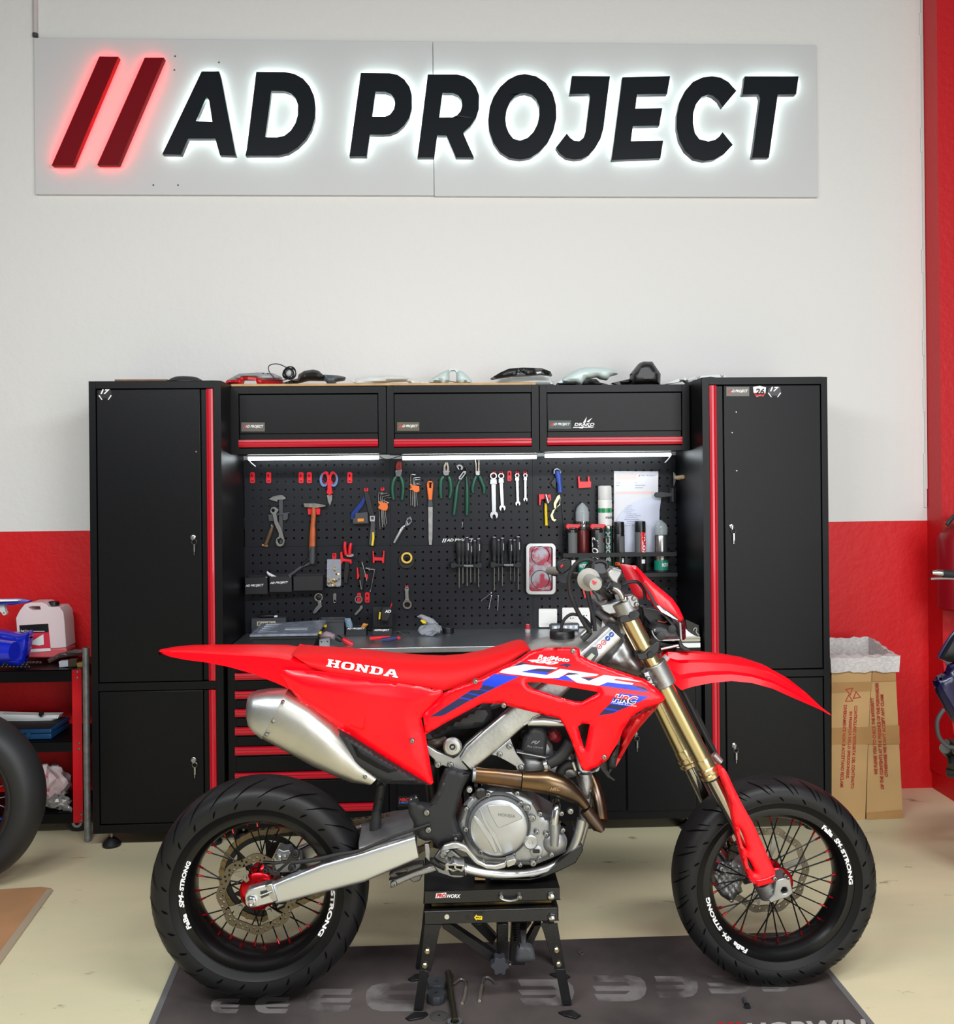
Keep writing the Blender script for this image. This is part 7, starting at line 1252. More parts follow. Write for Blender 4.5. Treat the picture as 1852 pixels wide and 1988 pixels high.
# ---------------- silencer ----------------
SIL = mat('titanium_silencer', (190, 188, 180), .38, 1., bump=.08, bscale=40, var=.12, vscale=14, rvar=.06)
ext = lambda q: k7(*q)
sc = [((604,402),(598,545),.030), ((622,384),(612,588),.045), ((655,369),(648,628),.055), ((740,357),(690,664),.058)]
o = obj('silencer', MB().pairs([(*k7(a, b), YB-.105, w_) for a, b, w_ in [((850,360),(698,667),.058), ((1000,445),(860,755),.06), ((1150,560),(1020,842),.06), ((1260,690),(1160,905),.052), ((1340,800),(1265,945),.042), ((1440,900),(1380,962),.032)]], 2.6, 28), SIL, B, angle=40)
obj('silencer_cap', MB().pairs([(*k7(a, b), YB-.105, w_+.001) for a, b, w_ in sc+[((860,354),(694,671),.0595)]], 2.6, 28), ALB, o, angle=40)
for q in ((822,440),(760,565),(717,650),(1351,922)): bolt(*k7(q)[0], YB-.166 if q[0] < 1000 else YB-.145, .006, o)
obj('heat_shield', MB().panel(k7((1160,605),(1250,650),(1500,815),(1765,972),(1500,965),(1440,945),(1275,850),(1240,820),(1205,715)), YB-.125, .02, lambda x, y, d: .02*min(1, d/8)**.5, 6), BLKM, B); obj('shield_inlay', MB().panel(k7((1262,705),(1300,730),(1560,880),(1500,895),(1420,860),(1300,790)), YB-.146, .004, bul(.003, 5), 6), BLK, B)
# ---------------- airbox / painted inner shade / shock ----------------
obj('airbox', MB().panel(kZ((30,300),(330,130),(500,30),(560,0),(660,-20),(700,100),(690,170),(600,215),(460,230),(300,240),(200,300),(60,340)), YB-.05, .14, bul(.02, 10), 9), mat('airbox_grey', (48, 50, 53), .55), B)
obj('inner_shade_slab', MB().prism(kZ((30,300),(800,0),(1500,60),(1560,500),(1560,640),(1000,700),(700,900),(300,900),(100,640)), YB+.04, .05), mat('inner_shade_black', (10, 10, 11), .6), B)  # flat black slab added for the shade between the inner parts
obj('intake_pipe', MB().ptube(kZ((40,380),(130,360),(200,340),(240,310)), YB-.03, [.018, .022, .02, .016], 14), mat('brown_grey_pipe', (104, 96, 86), .4, .8), B)
c = kZ((300,410))[0]; o = obj('shock_reservoir', MB().ptube([(c[0], c[1], YB-.095), (c[0]+3, c[1]-2, YB+.02)], YB, .027, 26, 0), BLK2, B); obj('shock_cap', MB().lathe(P(*c, YB-.10), (0, -1, 0), [(-.006, .026), (0, .026), (.004, .022), (.005, .013), (.002, .012)], 26), ALP, o); bolt(*c, YB-.10, .010, o, BLK2)
obj('shock_body', MB().ptube([(840,1480),(850,1560),(860,1640)], YB+.02, .030, 18, 2), BLK2, B)
# ---------------- frame ----------------
FR = [((1180,1216),(1206,1240)), ((1142,1250),(1163,1281)), ((1096,1289),(1122,1320)), ((1050,1328),(1078,1362)), ((1008,1358),(1044,1390)), ((972,1388),(1012,1413)), ((936,1418),(975,1446)), ((905,1447),(940,1475)), ((892,1468),(918,1494))]
for s in (0, 1):
    y = YB-.085 if s == 0 else YB+.085; k = (lambda p: p) if s == 0 else (lambda p: (847+(p[0]-847)*2.695/2.865, 925+(p[1]-925)*2.695/2.865))
    fr_ = obj('frame_spar', MB().pairs([(k(a), k(b), y, .016 if i else .012) for i, (a, b) in enumerate(FR)], 4.5, 24), ALB, B, angle=30)
    if s == 0: FS = fr_
obj('frame_tube', MB().pairs([(a, b, YB-.075, .015) for a, b in ((kZ((1020,110))[0], kZ((1060,205))[0]), (kZ((1200,100))[0], kZ((1200,210))[0]), (kZ((1340,120))[0], kZ((1350,212))[0]), (kZ((1420,130))[0], kZ((1420,210))[0]))], 2.3), ALP, B)
obj('weld_bead', MB().ptube(kZ((1175,92),(1110,115),(1080,150),(1015,190)), YB-.098, .003, 8, 3), ALP, FS)
sb = obj('subframe_bracket', MB().prism(kZ((36,390),(150,460),(310,520),(350,495),(440,380),(600,245),(640,260),(560,340),(440,450),(400,560),(470,640),(440,650),(330,640),(290,650),(250,620),(205,600),(150,625),(118,600),(120,545),(60,490)), YB-.09, .02), ALU, B, .003)
for q in ((153,588),(280,590)): bolt(*kZ(q)[0], YB-.091, .0105, sb)
eb = obj('engine_hanger', MB().prism(kZ((690,490),(760,430),(880,330),(905,400),(940,480),(1025,590),(1000,650),(940,640),(930,610),(830,550),(730,500)), YB-.10, .014), ALU, B, .002)
for q in ((868,405),(772,485),(985,612)): bolt(*kZ(q)[0], YB-.101, .0095, eb)
bolt(*kZ((810,-5))[0], YB-.155, .0085, FS); 
hs_ = obj('headstock', MB().panel(kO((690,745),(700,640),(790,600),(860,640),(905,760),(960,860),(1040,1010),(1100,1130),(1090,1200),(1030,1210),(940,1180),(780,1130),(720,1100),(770,990),(850,890),(880,800),(860,720),(760,700)), YB-.06, .12, lambda x, y, d: .03*min(1, d/14)**.6+.004*sin(x/5.)*sin(y/6.), 7), ALU, B, angle=60)
obj('spar_label', MB().prism(kO((636,900),(790,760),(838,820),(700,985),(655,1000)), YB-.1025, .001), mat('silver_label', (205, 208, 212), .4), FS)
for q, cm in (((670,925), REDPR), ((711,886), REDPR), ((749,848), mat('blue_print2', (40, 80, 150), .5)), ((786,810), mat('blue_print2', (40, 80, 150), .5))):
    a = kO(q)[0]; obj('safety_symbol', MB().prism([disc(*a, 5, 18), disc(*a, 3.7, 18)] if cm is REDPR else disc(*a, 5, 18), YB-.1035, .001), cm, FS); obj('symbol_mark', MB().prism([(a[0]-1.6, a[1]+2), (a[0]+1.4, a[1]-2.2), (a[0]+2.2, a[1]-1.4), (a[0]-.8, a[1]+2.6)], YB-.1045, .001), BLK2 if cm is REDPR else PRINT, FS)
hm = obj('hour_meter', MB().prism(kO((515,1015),(600,935),(645,935),(660,1010),(610,1080),(560,1075)), YB-.108, .006), DGR, B, .002); obj('display', MB().prism(kO((545,1040),(595,990),(625,1015),(580,1065)), YB-.109, .001), mat('lcd_green', (176, 192, 170), .3), hm)
dt = obj('down_tube', MB().pairs([(a, b, YB-.03, .022) for a, b in (((1123,1470),(1146,1470)), ((1123,1515),(1149,1515)), ((1125,1560),(1149,1562)), ((1124,1595),(1143,1600)), ((1112,1630),(1132,1640)), ((1098,1650),(1116,1668)))], 3), ALU, B)
for s, y in ((0, YB-.075), (1, YB+.075)): obj('cradle_tube', MB().ptube([(1130,1590),(1120,1630),(1102,1662),(1070,1684),(1030,1695),(985,1698),(940,1694),(905,1686),(880,1676)], y, [.015, .013, .014, .014, .016, .020], 16, 4), ALP if s == 0 else ALU, B)
obj('pivot_plate', MB().prism(kV((455,690),(520,660),(640,760),(700,860),(640,900),(560,900),(440,860),(400,800),(420,740)), YB-.09, .02), CAST, B, .003)
gd = obj('frame_guard', MB().panel(kV((500,62),(560,50),(700,95),(645,190),(610,300),(578,420),(605,520),(645,590),(635,625),(480,632),(440,662),(400,610),(345,615),(290,592),(262,495),(240,445),(215,400),(208,310),(290,292),(300,322),(380,332),(432,250),(470,130)), YB-.11, .018, bul(.010, 6), 6), BLKM, B, angle=50)
obj('guard_inlay', MB().panel(kV((470,165),(500,150),(500,185),(430,320),(390,330),(445,235)), YB-.121, .003, bul(.002, 4), 4), BLK2, gd)
for q in ((355,390),(368,525)): bolt(*kV(q)[0], YB-.121, .0105, gd)
o = obj('pivot_boss', MB().lathe(P(*kV((582,590))[0], YB-.11), (0, -1, 0), [(-.02, .021), (.006, .019), (.012, .013), (.012, .009)], 24), BLK2, B); bolt(*kV((580,598))[0], YB-.122, .0065, o)
mc = obj('rear_master_cylinder', MB().prism(kV((215,300),(290,292),(282,275),(225,283)), YB-.10, .03), BLKM, B, .002)
for q in ((232,290),(272,275)): bolt(*kV(q)[0], YB-.10, .005, mc)
obj('master_clevis', MB().prism(kV((340,640),(372,635),(385,700),(380,780),(345,745)), YB-.10, .015), ALU, B, .002)
# ---------------- engine ----------------
EN = mat('engine_grey', (164, 166, 168), .42, .85, bump=.15, bscale=160, var=.12, vscale=25, dist=.001); EN2 = mat('clutch_cover', (190, 192, 194), .42, .9, bump=.06, bscale=90, var=.1, vscale=16)
e1 = obj('crankcase', MB().panel(kV((640,330),(720,240),(830,195),(1000,200),(1100,235),(1200,290),(1260,400),(1400,480),(1450,640),(1440,700),(1330,750),(1200,800),(1000,800),(800,790),(690,740),(650,620),(590,500)), YB-.085, .17, lambda x, y, d: .02*min(1, d/8)**.5, 7), EN, B, angle=50)
cc = kV((915,492))[0]; cv = obj('clutch_cover', MB().lathe(P(*cc, YB-.105), (0, -1, 0), [(-.01, .0865), (.006, .0865), (.012, .082), (.022, .0785), (.026, .070), (.028, .03), (.0285, .005)], 56), EN2, B, angle=40)
obj('cover_rib', MB().prism(kV((720,430),(735,420),(860,560),(910,700),(890,712),(830,600),(790,540)), YB-.1345, .004), EN2, cv, .0015); obj('cover_rib', MB().prism(kV((765,360),(780,380),(850,500),(900,560),(950,700),(930,705),(870,590),(800,470)), YB-.1345, .004), EN2, cv, .0015); obj('cover_rib', MB().prism(kV((830,340),(900,330),(1000,332),(1100,425),(1105,440),(920,515),(905,505),(850,400)), YB-.1345, .004), EN2, cv, .0015)
m = MB(); e_ = kV((915,420),(1050,400)); ptext(m, 'HONDA', e_[0][0], e_[1][0], e_[0][1], e_[1][1]-1, YB-.1352, bold=.03, tilt=4); obj('lettering', m, CAST, cv)
obj('cover_ring', MB().ringlathe(P(*cc, YB-.112), (0, 1, 0), [(0, .0868), (-.006, .089), (0, .0925), (.01, .0925), (.01, .0868)], 56), EN, B)
for q, r in (((665,362),8),((660,522),8),((835,250),8),((1062,240),8),((1088,318),8),((1215,545),8),((775,700),8),((1033,722),8),((1237,745),7),((1186,785),10),((1330,720),8),((1288,560),8),((1418,528),8),((1240,400),8),((1140,355),11),((1180,435),11),((1478,380),10),((1408,398),8),((1085,800),7)): o = bolt(*kV(q)[0], YB-.112, r*.00105, e1)
o = obj('oil_filler_cap', MB().lathe(P(*kV((778,238))[0], YB-.10), (0, -1, 0), [(0, .018), (.012, .017), (.016, .012)], 24), BLK2, e1)
obj('round_plug', MB().lathe(P(*kV((1166,615))[0], YB-.105), (0, -1, 0), [(0, .021), (.010, .0205), (.012, .017), (.011, .006), (.008, .005)], 30), EN2, e1); obj('oil_window', MB().lathe(P(*kV((1212,692))[0], YB-.104), (0, -1, 0), [(0, .018), (.006, .018), (.008, .014)], 26), EN, e1); obj('window_glass', MB().prism(rrect(*kV((1185,680))[0], *kV((1240,710))[0], 2), YB-.1135, .003), BLK2, e1)
wp = obj('water_pump', MB().lathe(P(*kV((1355,620))[0], YB-.095), (0, -1, 0), [(0, .036), (.010, .034), (.020, .026), (.026, .012)], 30), EN, B); obj('pump_neck', MB().ptube([kV((1352,650))[0], kV((1355,560))[0], kV((1355,480))[0]], YB-.118, [.012, .014, .013], 18, 3), EN, wp); obj('water_pipe', MB().ptube([(*kV((1352,490))[0], YB-.118), (*kV((1358,420))[0], YB-.118), (*kV((1372,350))[0], YB-.11), (*kV((1368,310))[0], YB-.08)], YB, .0115, 18, 4), CHR, B)
cyl_ = obj('cylinder_block', MB().panel(kZ((990,500),(1230,520),(1400,560),(1470,480),(1540,560),(1540,700),(1300,760),(1000,720)), YB-.06, .13, bul(.012, 8), 7), EN, B, angle=50)
obj('cylinder_head', MB().panel(kZ((990,470),(1020,330),(1240,330),(1300,400),(1310,520),(1230,525),(990,495)), YB-.055, .12, bul(.01, 6), 7), EN, B)
ic = obj('ignition_cover', MB().panel(kZ((990,462),(1012,330),(1060,282),(1070,250),(1110,222),(1190,225),(1240,265),(1248,330),(1230,500),(1225,522)), YB-.085, .05, bul(.010, 6), 5), BLKM, B, angle=50); m = MB(); e_ = kZ((1080,385),(1180,350)); ptext(m, 'RJ', e_[0][0], e_[1][0], e_[0][1], e_[1][1], YB-.0965, shear=.4, bold=.04); obj('lettering', m, MGR, ic); m = MB(); e_ = kZ((1048,400),(1205,388)); ptext(m, 'Pro Circuit', e_[0][0], e_[1][0], e_[0][1]+3, e_[1][1]+1.5, YB-.0965, shear=.2, tilt=3); obj('lettering', m, MGR, ic); obj('gasket_edge', MB().prism(kZ((945,462),(1235,515),(1230,528),(942,472)), YB-.10, .03), ALU, cyl_, .001)
obj('spark_cap', MB().ptube(kZ((1290,250),(1320,300),(1370,340)), YB-.05, [.014, .018, .012], 14), mat('dark_red_rubber', (120, 20, 30), .4), B)
rh = obj('radiator_hose', MB().ptube(kZ((1480,370),(1420,460),(1350,530),(1260,580)), YB-.09, [.018, .017, .017, .016], 18, 3), RUB, B); obj('hose_clamp', MB().ptube(kZ((1245,590),(1212,600)), YB-.09, .018, 20, 0), STL, rh)
rh = obj('radiator_hose', MB().ptube(kZ((1380,670),(1400,620),(1450,590),(1500,590)), YB-.075, .014, 16, 3), RUB, B); obj('hose_clamp', MB().ptube(kZ((1500,560),(1525,640)), YB-.085, .007, 12, 0), STL, rh)
rad = obj('radiator', MB().prism(kZ((1555,200),(1680,170),(1720,600),(1640,640)), YB-.09, .06), mat('radiator_fins', (50, 46, 44), .5, bump=1., bscale=300), B); obj('radiator_foot', MB().prism(kZ((1540,500),(1600,640),(1700,660),(1775,600),(1770,650),(1700,675),(1590,670),(1560,640)), YB-.1, .05), ALU, rad, .003)
obj('frame_casting', MB().panel(kZ((1555,660),(1690,670),(1700,790),(1690,850),(1660,960),(1600,900),(1570,800)), YB-.05, .06, bul(.015, 6), 5), ALU, B, angle=50)
# header pipe
hp = obj('exhaust_header', MB().pairs([(*kZ(a, b), YB-.11, w_) for a, b, w_ in (((535,610),(515,775),.017), ((600,615),(590,782),.0175), ((760,625),(750,805),.018), ((990,650),(975,838),.019))], 2.1, 22), TIP, B)
obj('power_bomb', MB().pairs([(*kZ(a, b), YB-.112, w_) for a, b, w_ in (((1000,655),(985,842),.019), ((1120,650),(1110,855),.026), ((1245,640),(1220,875),.032), ((1400,690),(1330,900),.034), ((1510,760),(1440,945),.028), ((1590,860),(1530,970),.022), ((1668,975),(1600,1030),.018))], 2.3, 22), TI, B)
obj('header_bend', MB().pairs([(*kV(a, b), YB-.11, .018) for a, b in (((1630,335),(1558,398)), ((1690,410),(1615,478)), ((1740,470),(1655,530)), ((1745,515),(1700,540)))], 2.1, 20), mat('burnt_pipe', (96, 82, 72), .4, 1.), B); obj('header_return', MB().ptube([(1168,1595,YB-.10),(1160,1545,YB-.05),(1140,1500,YB-.02),(1100,1470,YB)], YB, .018, 16, 3), TIP, B)
obj('pipe_clamp', MB().ptube([kZ((500,690))[0], kZ((530,692))[0]], YB-.11, .0195, 20, 0), CAST, hp); bolt(*kZ((470,838))[0], YB-.11, .010, hp, ALU); m = MB(); e_ = kZ((1275,850),(1380,815)); ptext(m, 'HRC', e_[0][0], e_[1][0], e_[0][1], e_[1][1], YB-.147, shear=.4); obj('lettering', m, mat('etched', (170, 140, 100), .5, .6), hp)
# pedal, footpeg, linkage, skid plate
bp_ = obj('brake_pedal', MB().prism(kV((460,692),(490,650),(550,628),(610,630),(665,655),(710,705),(760,765),(820,800),(890,805),(960,788),(975,765),(990,780),(975,828),(900,848),(820,838),(740,800),(690,750),(650,705),(600,685),(560,685),(525,710),(510,745),(470,745)), YB-.15, .014), ALP, B, .004); bolt(*kV((487,720))[0], YB-.151, .012, bp_)
obj('pedal_tip', MB().prism(kV((975,775),(1045,755),(1062,765),(1050,800),(985,825)), YB-.17, .035), STL, bp_, .002)
fp = obj('footpeg', MB().prism([kV((500,795),(520,790),(545,800),(570,785),(600,800),(650,805),(655,835),(630,860),(600,845),(560,858),(530,840),(505,850)), kV((525,810),(570,808),(568,838),(530,830)), kV((585,812),(635,815),(625,838),(590,830))], YB-.21, .05), STL, B, .0012); obj('peg_spring', MB().ptube(kV((400,760),(440,790),(500,820)), YB-.12, .010, 12), BLK2, fp); obj('peg_underside', MB().prism(kV((520,840),(650,850),(660,890),(540,885)), YB-.19, .04), BLK2, fp, .004)
lk = obj('shock_linkage', MB().pairs([(a, b, YB-.06, .012) for a, b in ((kV((62,905))[0], kV((75,975))[0]), (kV((120,898))[0], kV((130,950))[0]), (kV((250,845))[0], kV((262,890))[0]), (kV((430,785))[0], kV((440,840))[0]))], 4), ALU, B); obj('link_arm', MB().prism([kV((60,880),(100,850),(250,800),(330,790),(340,850),(300,930),(250,940),(200,900),(90,930)), kV((110,872),(200,840),(205,880),(140,890))], YB-.02, .03), CAST, B, .003); bolt(*kV((98,948))[0], YB-.072, .011, lk)
sk = obj('skid_plate', MB().prism(kV((1550,645),(1575,650),(1580,690),(1520,790),(1400,850),(1280,900),(1160,928),(850,925),(850,905),(1150,900),(1300,850),(1400,760),(1480,700)), YB-.09, .18), mat('carbon_black', (24, 25, 27), .35), B, .004)
# ---------------- tank, shroud ----------------
TK = mat('tank_metal', (204, 203, 198), .34, .9, rvar=.08, vscale=10)
tk = obj('fuel_tank', MB().pairs([(a, b, YB, w_) for a, b, w_ in (((1025,1254),(1030,1300),.06), ((1040,1245),(1040,1310),.085), ((1065,1239),(1065,1320),.10), ((1100,1237),(1100,1325),.11), ((1130,1236),(1130,1320),.10), ((1142,1240),(1145,1300),.07))], 3, 26), TK, B, angle=50)
c = P(1091.5, 1236, YB); cp_ = obj('fuel_cap', MB().lathe(c+Vector((0, 0, -.008)), (0, 0, 1), [(0, .036), (.006, .037), (.022, .0365), (.027, .033), (.028, .01)], 28), BLK2, B)
def sh_(x, y): return .035*max(0, (x-850)/440)+.012*math.exp(-((y-1345-(x-1100)*.12)/32)**2)-.05*max(0, (y-1400)/90)*max(0, min(1, (x-1150)/60))
SHY = YB-.125
shf = lambda x, y, d: sh_(x, y)+.007*min(1, d/6)**.5
out = k8((772,128),(880,102),(1105,100),(1130,115),(1138,160),(1240,210),(1420,272),(1600,330),(1690,400),(1745,455),(1738,480),(1690,505),(1600,535),(1500,600),(1440,700),(1410,780),(1365,850),(1335,905),(1270,952),(1190,988),(1165,985),(1135,945),(1110,880),(1075,780),(1025,670),(985,612),(840,575),(620,522),(540,503),(430,500),(330,552),(120,668),(22,727),(5,590),(160,425),(240,388),(350,350),(365,330),(410,322),(600,228),(700,180))
h1 = k8((750,350),(850,352),(1060,385),(1262,420),(1255,435),(1150,492),(1100,490),(960,452),(800,400),(765,378)); h2 = k8((1118,668),(1150,645),(1205,652),(1172,825),(1160,820))
shr = obj('radiator_shroud', MB().panel([out, h1, h2], SHY, .004, shf, 7), RED, B, angle=50)
def decal(L, mt, nm, lift=.0075, step=6): return obj(nm, MB().panel(L, SHY, 0, lambda x, y, d: sh_(x, y)+lift, step), mt, shr)
BLD = mat('decal_blue', (8, 56, 200), .35); NVD = mat('decal_navy', (26, 34, 78), .35); WHD = mat('decal_white', (236, 238, 246), .35)
kJ = lambda *p: C(820, 1270, 9.26, p); kI = lambda *p: C(1160, 1330, 13.23, p)
decal(k9((62,256),(85,236),(190,200),(335,172),(712,210),(690,226),(485,218),(295,256),(590,292),(740,222),(1168,285),(1150,300),(965,318),(1060,358),(1230,292),(1490,325),(1640,370),(1370,335),(1335,348),(1562,385),(1545,402),(1270,373),(1170,412),(930,380),(805,297),(965,280),(830,263),(720,325),(560,328),(68,268)), WHD, 'white_graphic')
for L in (((298,257),(375,240),(612,264),(590,290)), ((640,332),(760,305),(805,299),(900,365)), ((1270,375),(1545,404),(1620,440),(1740,488),(1180,410))): decal(k9(*L), BLD, 'blue_graphic')
for L in (((375,238),(485,220),(688,227),(612,262)), ((215,188),(300,148),(440,170),(335,171),(200,197)), ((840,266),(960,279),(815,294),(780,292)), ((970,319),(1130,324),(1060,356)), ((1548,403),(1695,432),(1735,478),(1620,438))): decal(k9(*L), NVD, 'navy_graphic', .0078)
decal(kJ((1290,355),(1400,360),(1740,400),(1320,600),(850,835),(660,785),(880,645),(1010,645),(1060,600),(1075,510)), BLD, 'blue_graphic')
for L in (((1090,555),(1310,600),(1190,655),(1030,625),(1060,600)), ((880,645),(1000,652),(1015,643),(1160,672),(1040,732),(820,688)), ((790,708),(1000,752),(900,810),(690,770)), ((660,792),(850,832),(390,1095),(330,1110),(130,1130))): decal(kJ(*L), NVD, 'navy_graphic', .0078)
decal(kI((590,205),(1325,300),(1070,430),(820,535),(560,650),(400,725),(20,780),(200,600),(330,470),(400,330)), BLD, 'blue_graphic')
for L in (((320,490),(790,555),(560,640),(220,580)), ((170,625),(480,680),(390,720),(30,775))): decal(kI(*L), NVD, 'navy_graphic', .0078)
fnS = lambda l: (lambda x, y: P(x, y, SHY-sh_(x, y)-l))
def stxt(s, o, r, u, mt, l=.0083, shear=.3, bold=.04, kk=kI, nm='lettering'): obj(nm, text(MB(), s, kk(o)[0], kk(r)[0], kk(u)[0], fnS(l), shear=shear, bold=bold), mt, shr)
stxt('HRC', (370,432), (1012,512), (415,215), WHD, .0081, .3, .09)
stxt('HRC', (388,412), (1000,492), (432,236), NVD, .0085, .3, .03)
vs, fs = text_pts('HRC', .3, .03); bm = bmesh.new(); bv = [bm.verts.new((a, b, 0)) for a, b in vs]
for f in fs:
    try: bm.faces.new([bv[i] for i in f])
    except ValueError: pass
bmesh.ops.bisect_plane(bm, geom=bm.verts[:]+bm.edges[:]+bm.faces[:], plane_co=(0, .48, 0), plane_no=(0, 1, 0), clear_inner=True)
o_, r_, u_ = kI((388,412), (1000,492), (432,236)); bm.verts.index_update(); m = MB(); m.add([fnS(.009)(o_[0]+(r_[0]-o_[0])*v.co.x+(u_[0]-o_[0])*v.co.y, o_[1]+(r_[1]-o_[1])*v.co.x+(u_[1]-o_[1])*v.co.y) for v in bm.verts], [[v.index for v in f.verts] for f in bm.faces]); bm.free(); obj('lettering', m, REDPR, shr)
stxt('HONDA RACING', (355,468), (995,560), (362,436), WHD, .0085, .1, .01)
stxt('RedMoto', (483,112), (838,148), (492,62), WHD, .0083, .25, .03, k9); stxt('450', (362,140), (700,186), (385,98), WHD, .0083, .5, .05, k9); stxt('R', (715,186), (850,212), (738,150), NVD, .0083, .5, .06, k9)
for q, y in (((380,345), .014), ((585,507), .015), ((1305,886), .02), ((1082,124), .02)): bolt(*k8(q)[0], SHY-sh_(*k8(q)[0])-.006, .0085, shr)
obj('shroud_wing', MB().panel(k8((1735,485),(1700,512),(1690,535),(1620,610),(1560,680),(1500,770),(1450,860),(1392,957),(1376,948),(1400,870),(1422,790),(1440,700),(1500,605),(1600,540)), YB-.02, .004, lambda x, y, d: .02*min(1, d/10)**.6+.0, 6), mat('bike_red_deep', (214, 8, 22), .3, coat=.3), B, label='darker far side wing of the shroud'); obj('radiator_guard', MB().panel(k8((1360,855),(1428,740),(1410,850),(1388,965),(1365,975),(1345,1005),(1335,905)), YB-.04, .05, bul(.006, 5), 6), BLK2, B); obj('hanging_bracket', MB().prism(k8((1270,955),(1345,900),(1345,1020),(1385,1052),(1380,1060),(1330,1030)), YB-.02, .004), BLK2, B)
# ---------------- fork ----------------
def taper(p0, p1, Y, r): return MB().ptube([p0, p1], Y, r, 30, 0)
YN, YFk = YB-.10, YB+.10
for s, Y, top, col, low in ((0, YN, (1222,1200), (1378,1501), (1496,1726)), (1, YFk, (1205,1215), (1336,1480), (1432,1678))):
    d = (col[0]-top[0], col[1]-top[1]); q = lambda t: (top[0]+d[0]*t, top[1]+d[1]*t)
    ft = obj('fork_outer_tube', MB().ptube([top, q(.42), q(.45), q(.93), q(.94), q(.965), q(.975), q(1.0), q(1.02)], Y, .0245, 36, 0), GOLD, B, angle=30); A_, B_ = P(*q(.9), Y), P(*q(1.025), Y); H_ = (B_-A_).length
    obj('fork_collar', MB().lathe(A_, B_-A_, [(0, .0248), (H_*.1, .0262), (H_*.45, .0262), (H_*.5, .0285), (H_*.68, .0285), (H_*.72, .0265), (H_*.78, .0302), (H_*.94, .0302), (H_, .0265)], 36), GOLD, ft, angle=30)
    obj('fork_inner_tube', MB().ptube([q(1.0), low], Y, .0205, 28, 0), mat('dark_chrome', (176, 172, 160), .1, 1.), B)
    if s == 0: obj('fork_seal', MB().ptube([q(1.015), q(1.03)], Y, .0285, 30, 0), BLK2, ft)
g = obj('fork_guard', MB().panel([kU((798,458),(812,449),(830,452),(850,480),(905,600),(975,740),(1050,870),(1130,1040),(1190,1180),(1226,1245),(1230,1325),(1212,1342),(1090,1375),(1075,1365),(1030,1325),(985,1180),(950,1040),(900,860),(890,800),(885,720),(850,620),(800,510)), kU((948,908),(975,950),(1022,1085),(1015,1102),(975,1060),(953,980)), kU((1003,1138),(1040,1180),(1088,1268),(1080,1282),(1055,1265),(1020,1215))], YN-.040, .035, lambda x, y, d: .006*min(1, d/5)**.5+.006*max(0, 1-abs((x-1400)*.47-(y-1545)+0)/60), 6), mat('bike_red_guard', (250, 14, 30), .5, bump=.1, bscale=300), B, angle=50)
obj('guard_ridge', MB().ptube(kU((1020,1290),(1070,1325),(1140,1320),(1225,1285)), YN-.049, .002), RED, g); bolt(*kU((1222,1309))[0], YN-.05, .0075, g)
ff = obj('fork_foot', MB().ptube(kQ((1020,930),(1090,1060),(1130,1170)), YN, [.031, .030, .029], 26, 0), CAST, B, .002); obj('foot_lug', MB().prism([kQ((1230,935),(1290,905),(1430,860),(1465,880),(1485,1000),(1512,1120),(1440,1190),(1330,1225),(1240,1260),(1150,1290),(1110,1240),(1200,1150)), disc(*kQ((1370,1085))[0], 7, 6)], YN-.038, .06), ALU, ff, .004); obj('axle_bore', MB().lathe(P(*kQ((1370,1085))[0], YN-.012), (0, -1, 0), [(0, .0115), (.001, .0115)], 20), BLK2, ff)
for q in ((1382,832),(1425,875)): bolt(*kQ(q)[0], YN-.038, .0055, ff)
obj('cast_text_pad', MB().prism(kQ((1105,1090),(1195,1050),(1200,1080),(1110,1115)), YN-.031, .002), CAST, ff)
cal = obj('front_caliper', MB().panel(kX((398,830),(470,808),(520,830),(600,800),(660,850),(690,905),(640,1030),(655,1080),(600,1120),(572,1172),(540,1160),(470,1115),(425,1050),(400,960)), YFk-.045, .07, lambda x, y, d: .018*min(1, d/6)**.5+.004*sin(x*.5)*sin(y*.4), 4), CAST, B, angle=50)
obj('caliper_body', MB().ptube(kX((430,860),(500,905)), YFk-.07, .014, 16), CAST, cal); bolt(*kX((476,888))[0], YFk-.085, .009, cal, ALU); bolt(*kX((555,1155))[0], YFk-.06, .006, cal); obj('far_fork_foot', MB().ptube([(1425,1655),(1452,1700),(1487,1690)], YFk, [.026, .028, .022], 20, 0), CAST, B); obj('caliper_hanger', MB().prism(kX((560,700),(600,690),(610,740),(560,860),(520,880),(540,790)), YFk-.05, .01), mat('disc_carrier_dark', (90, 86, 78), .4, .9), cal)
obj('front_brake_hose', MB().ptube([(1395,1630),(1404,1655),(1416,1665)], YFk-.03, .004), REDP, B); obj('valve_stem', MB().ptube(kX((415,1240),(440,1225),(475,1212)), YB, [.004, .003, .005], 10, 2), BLK2, B)
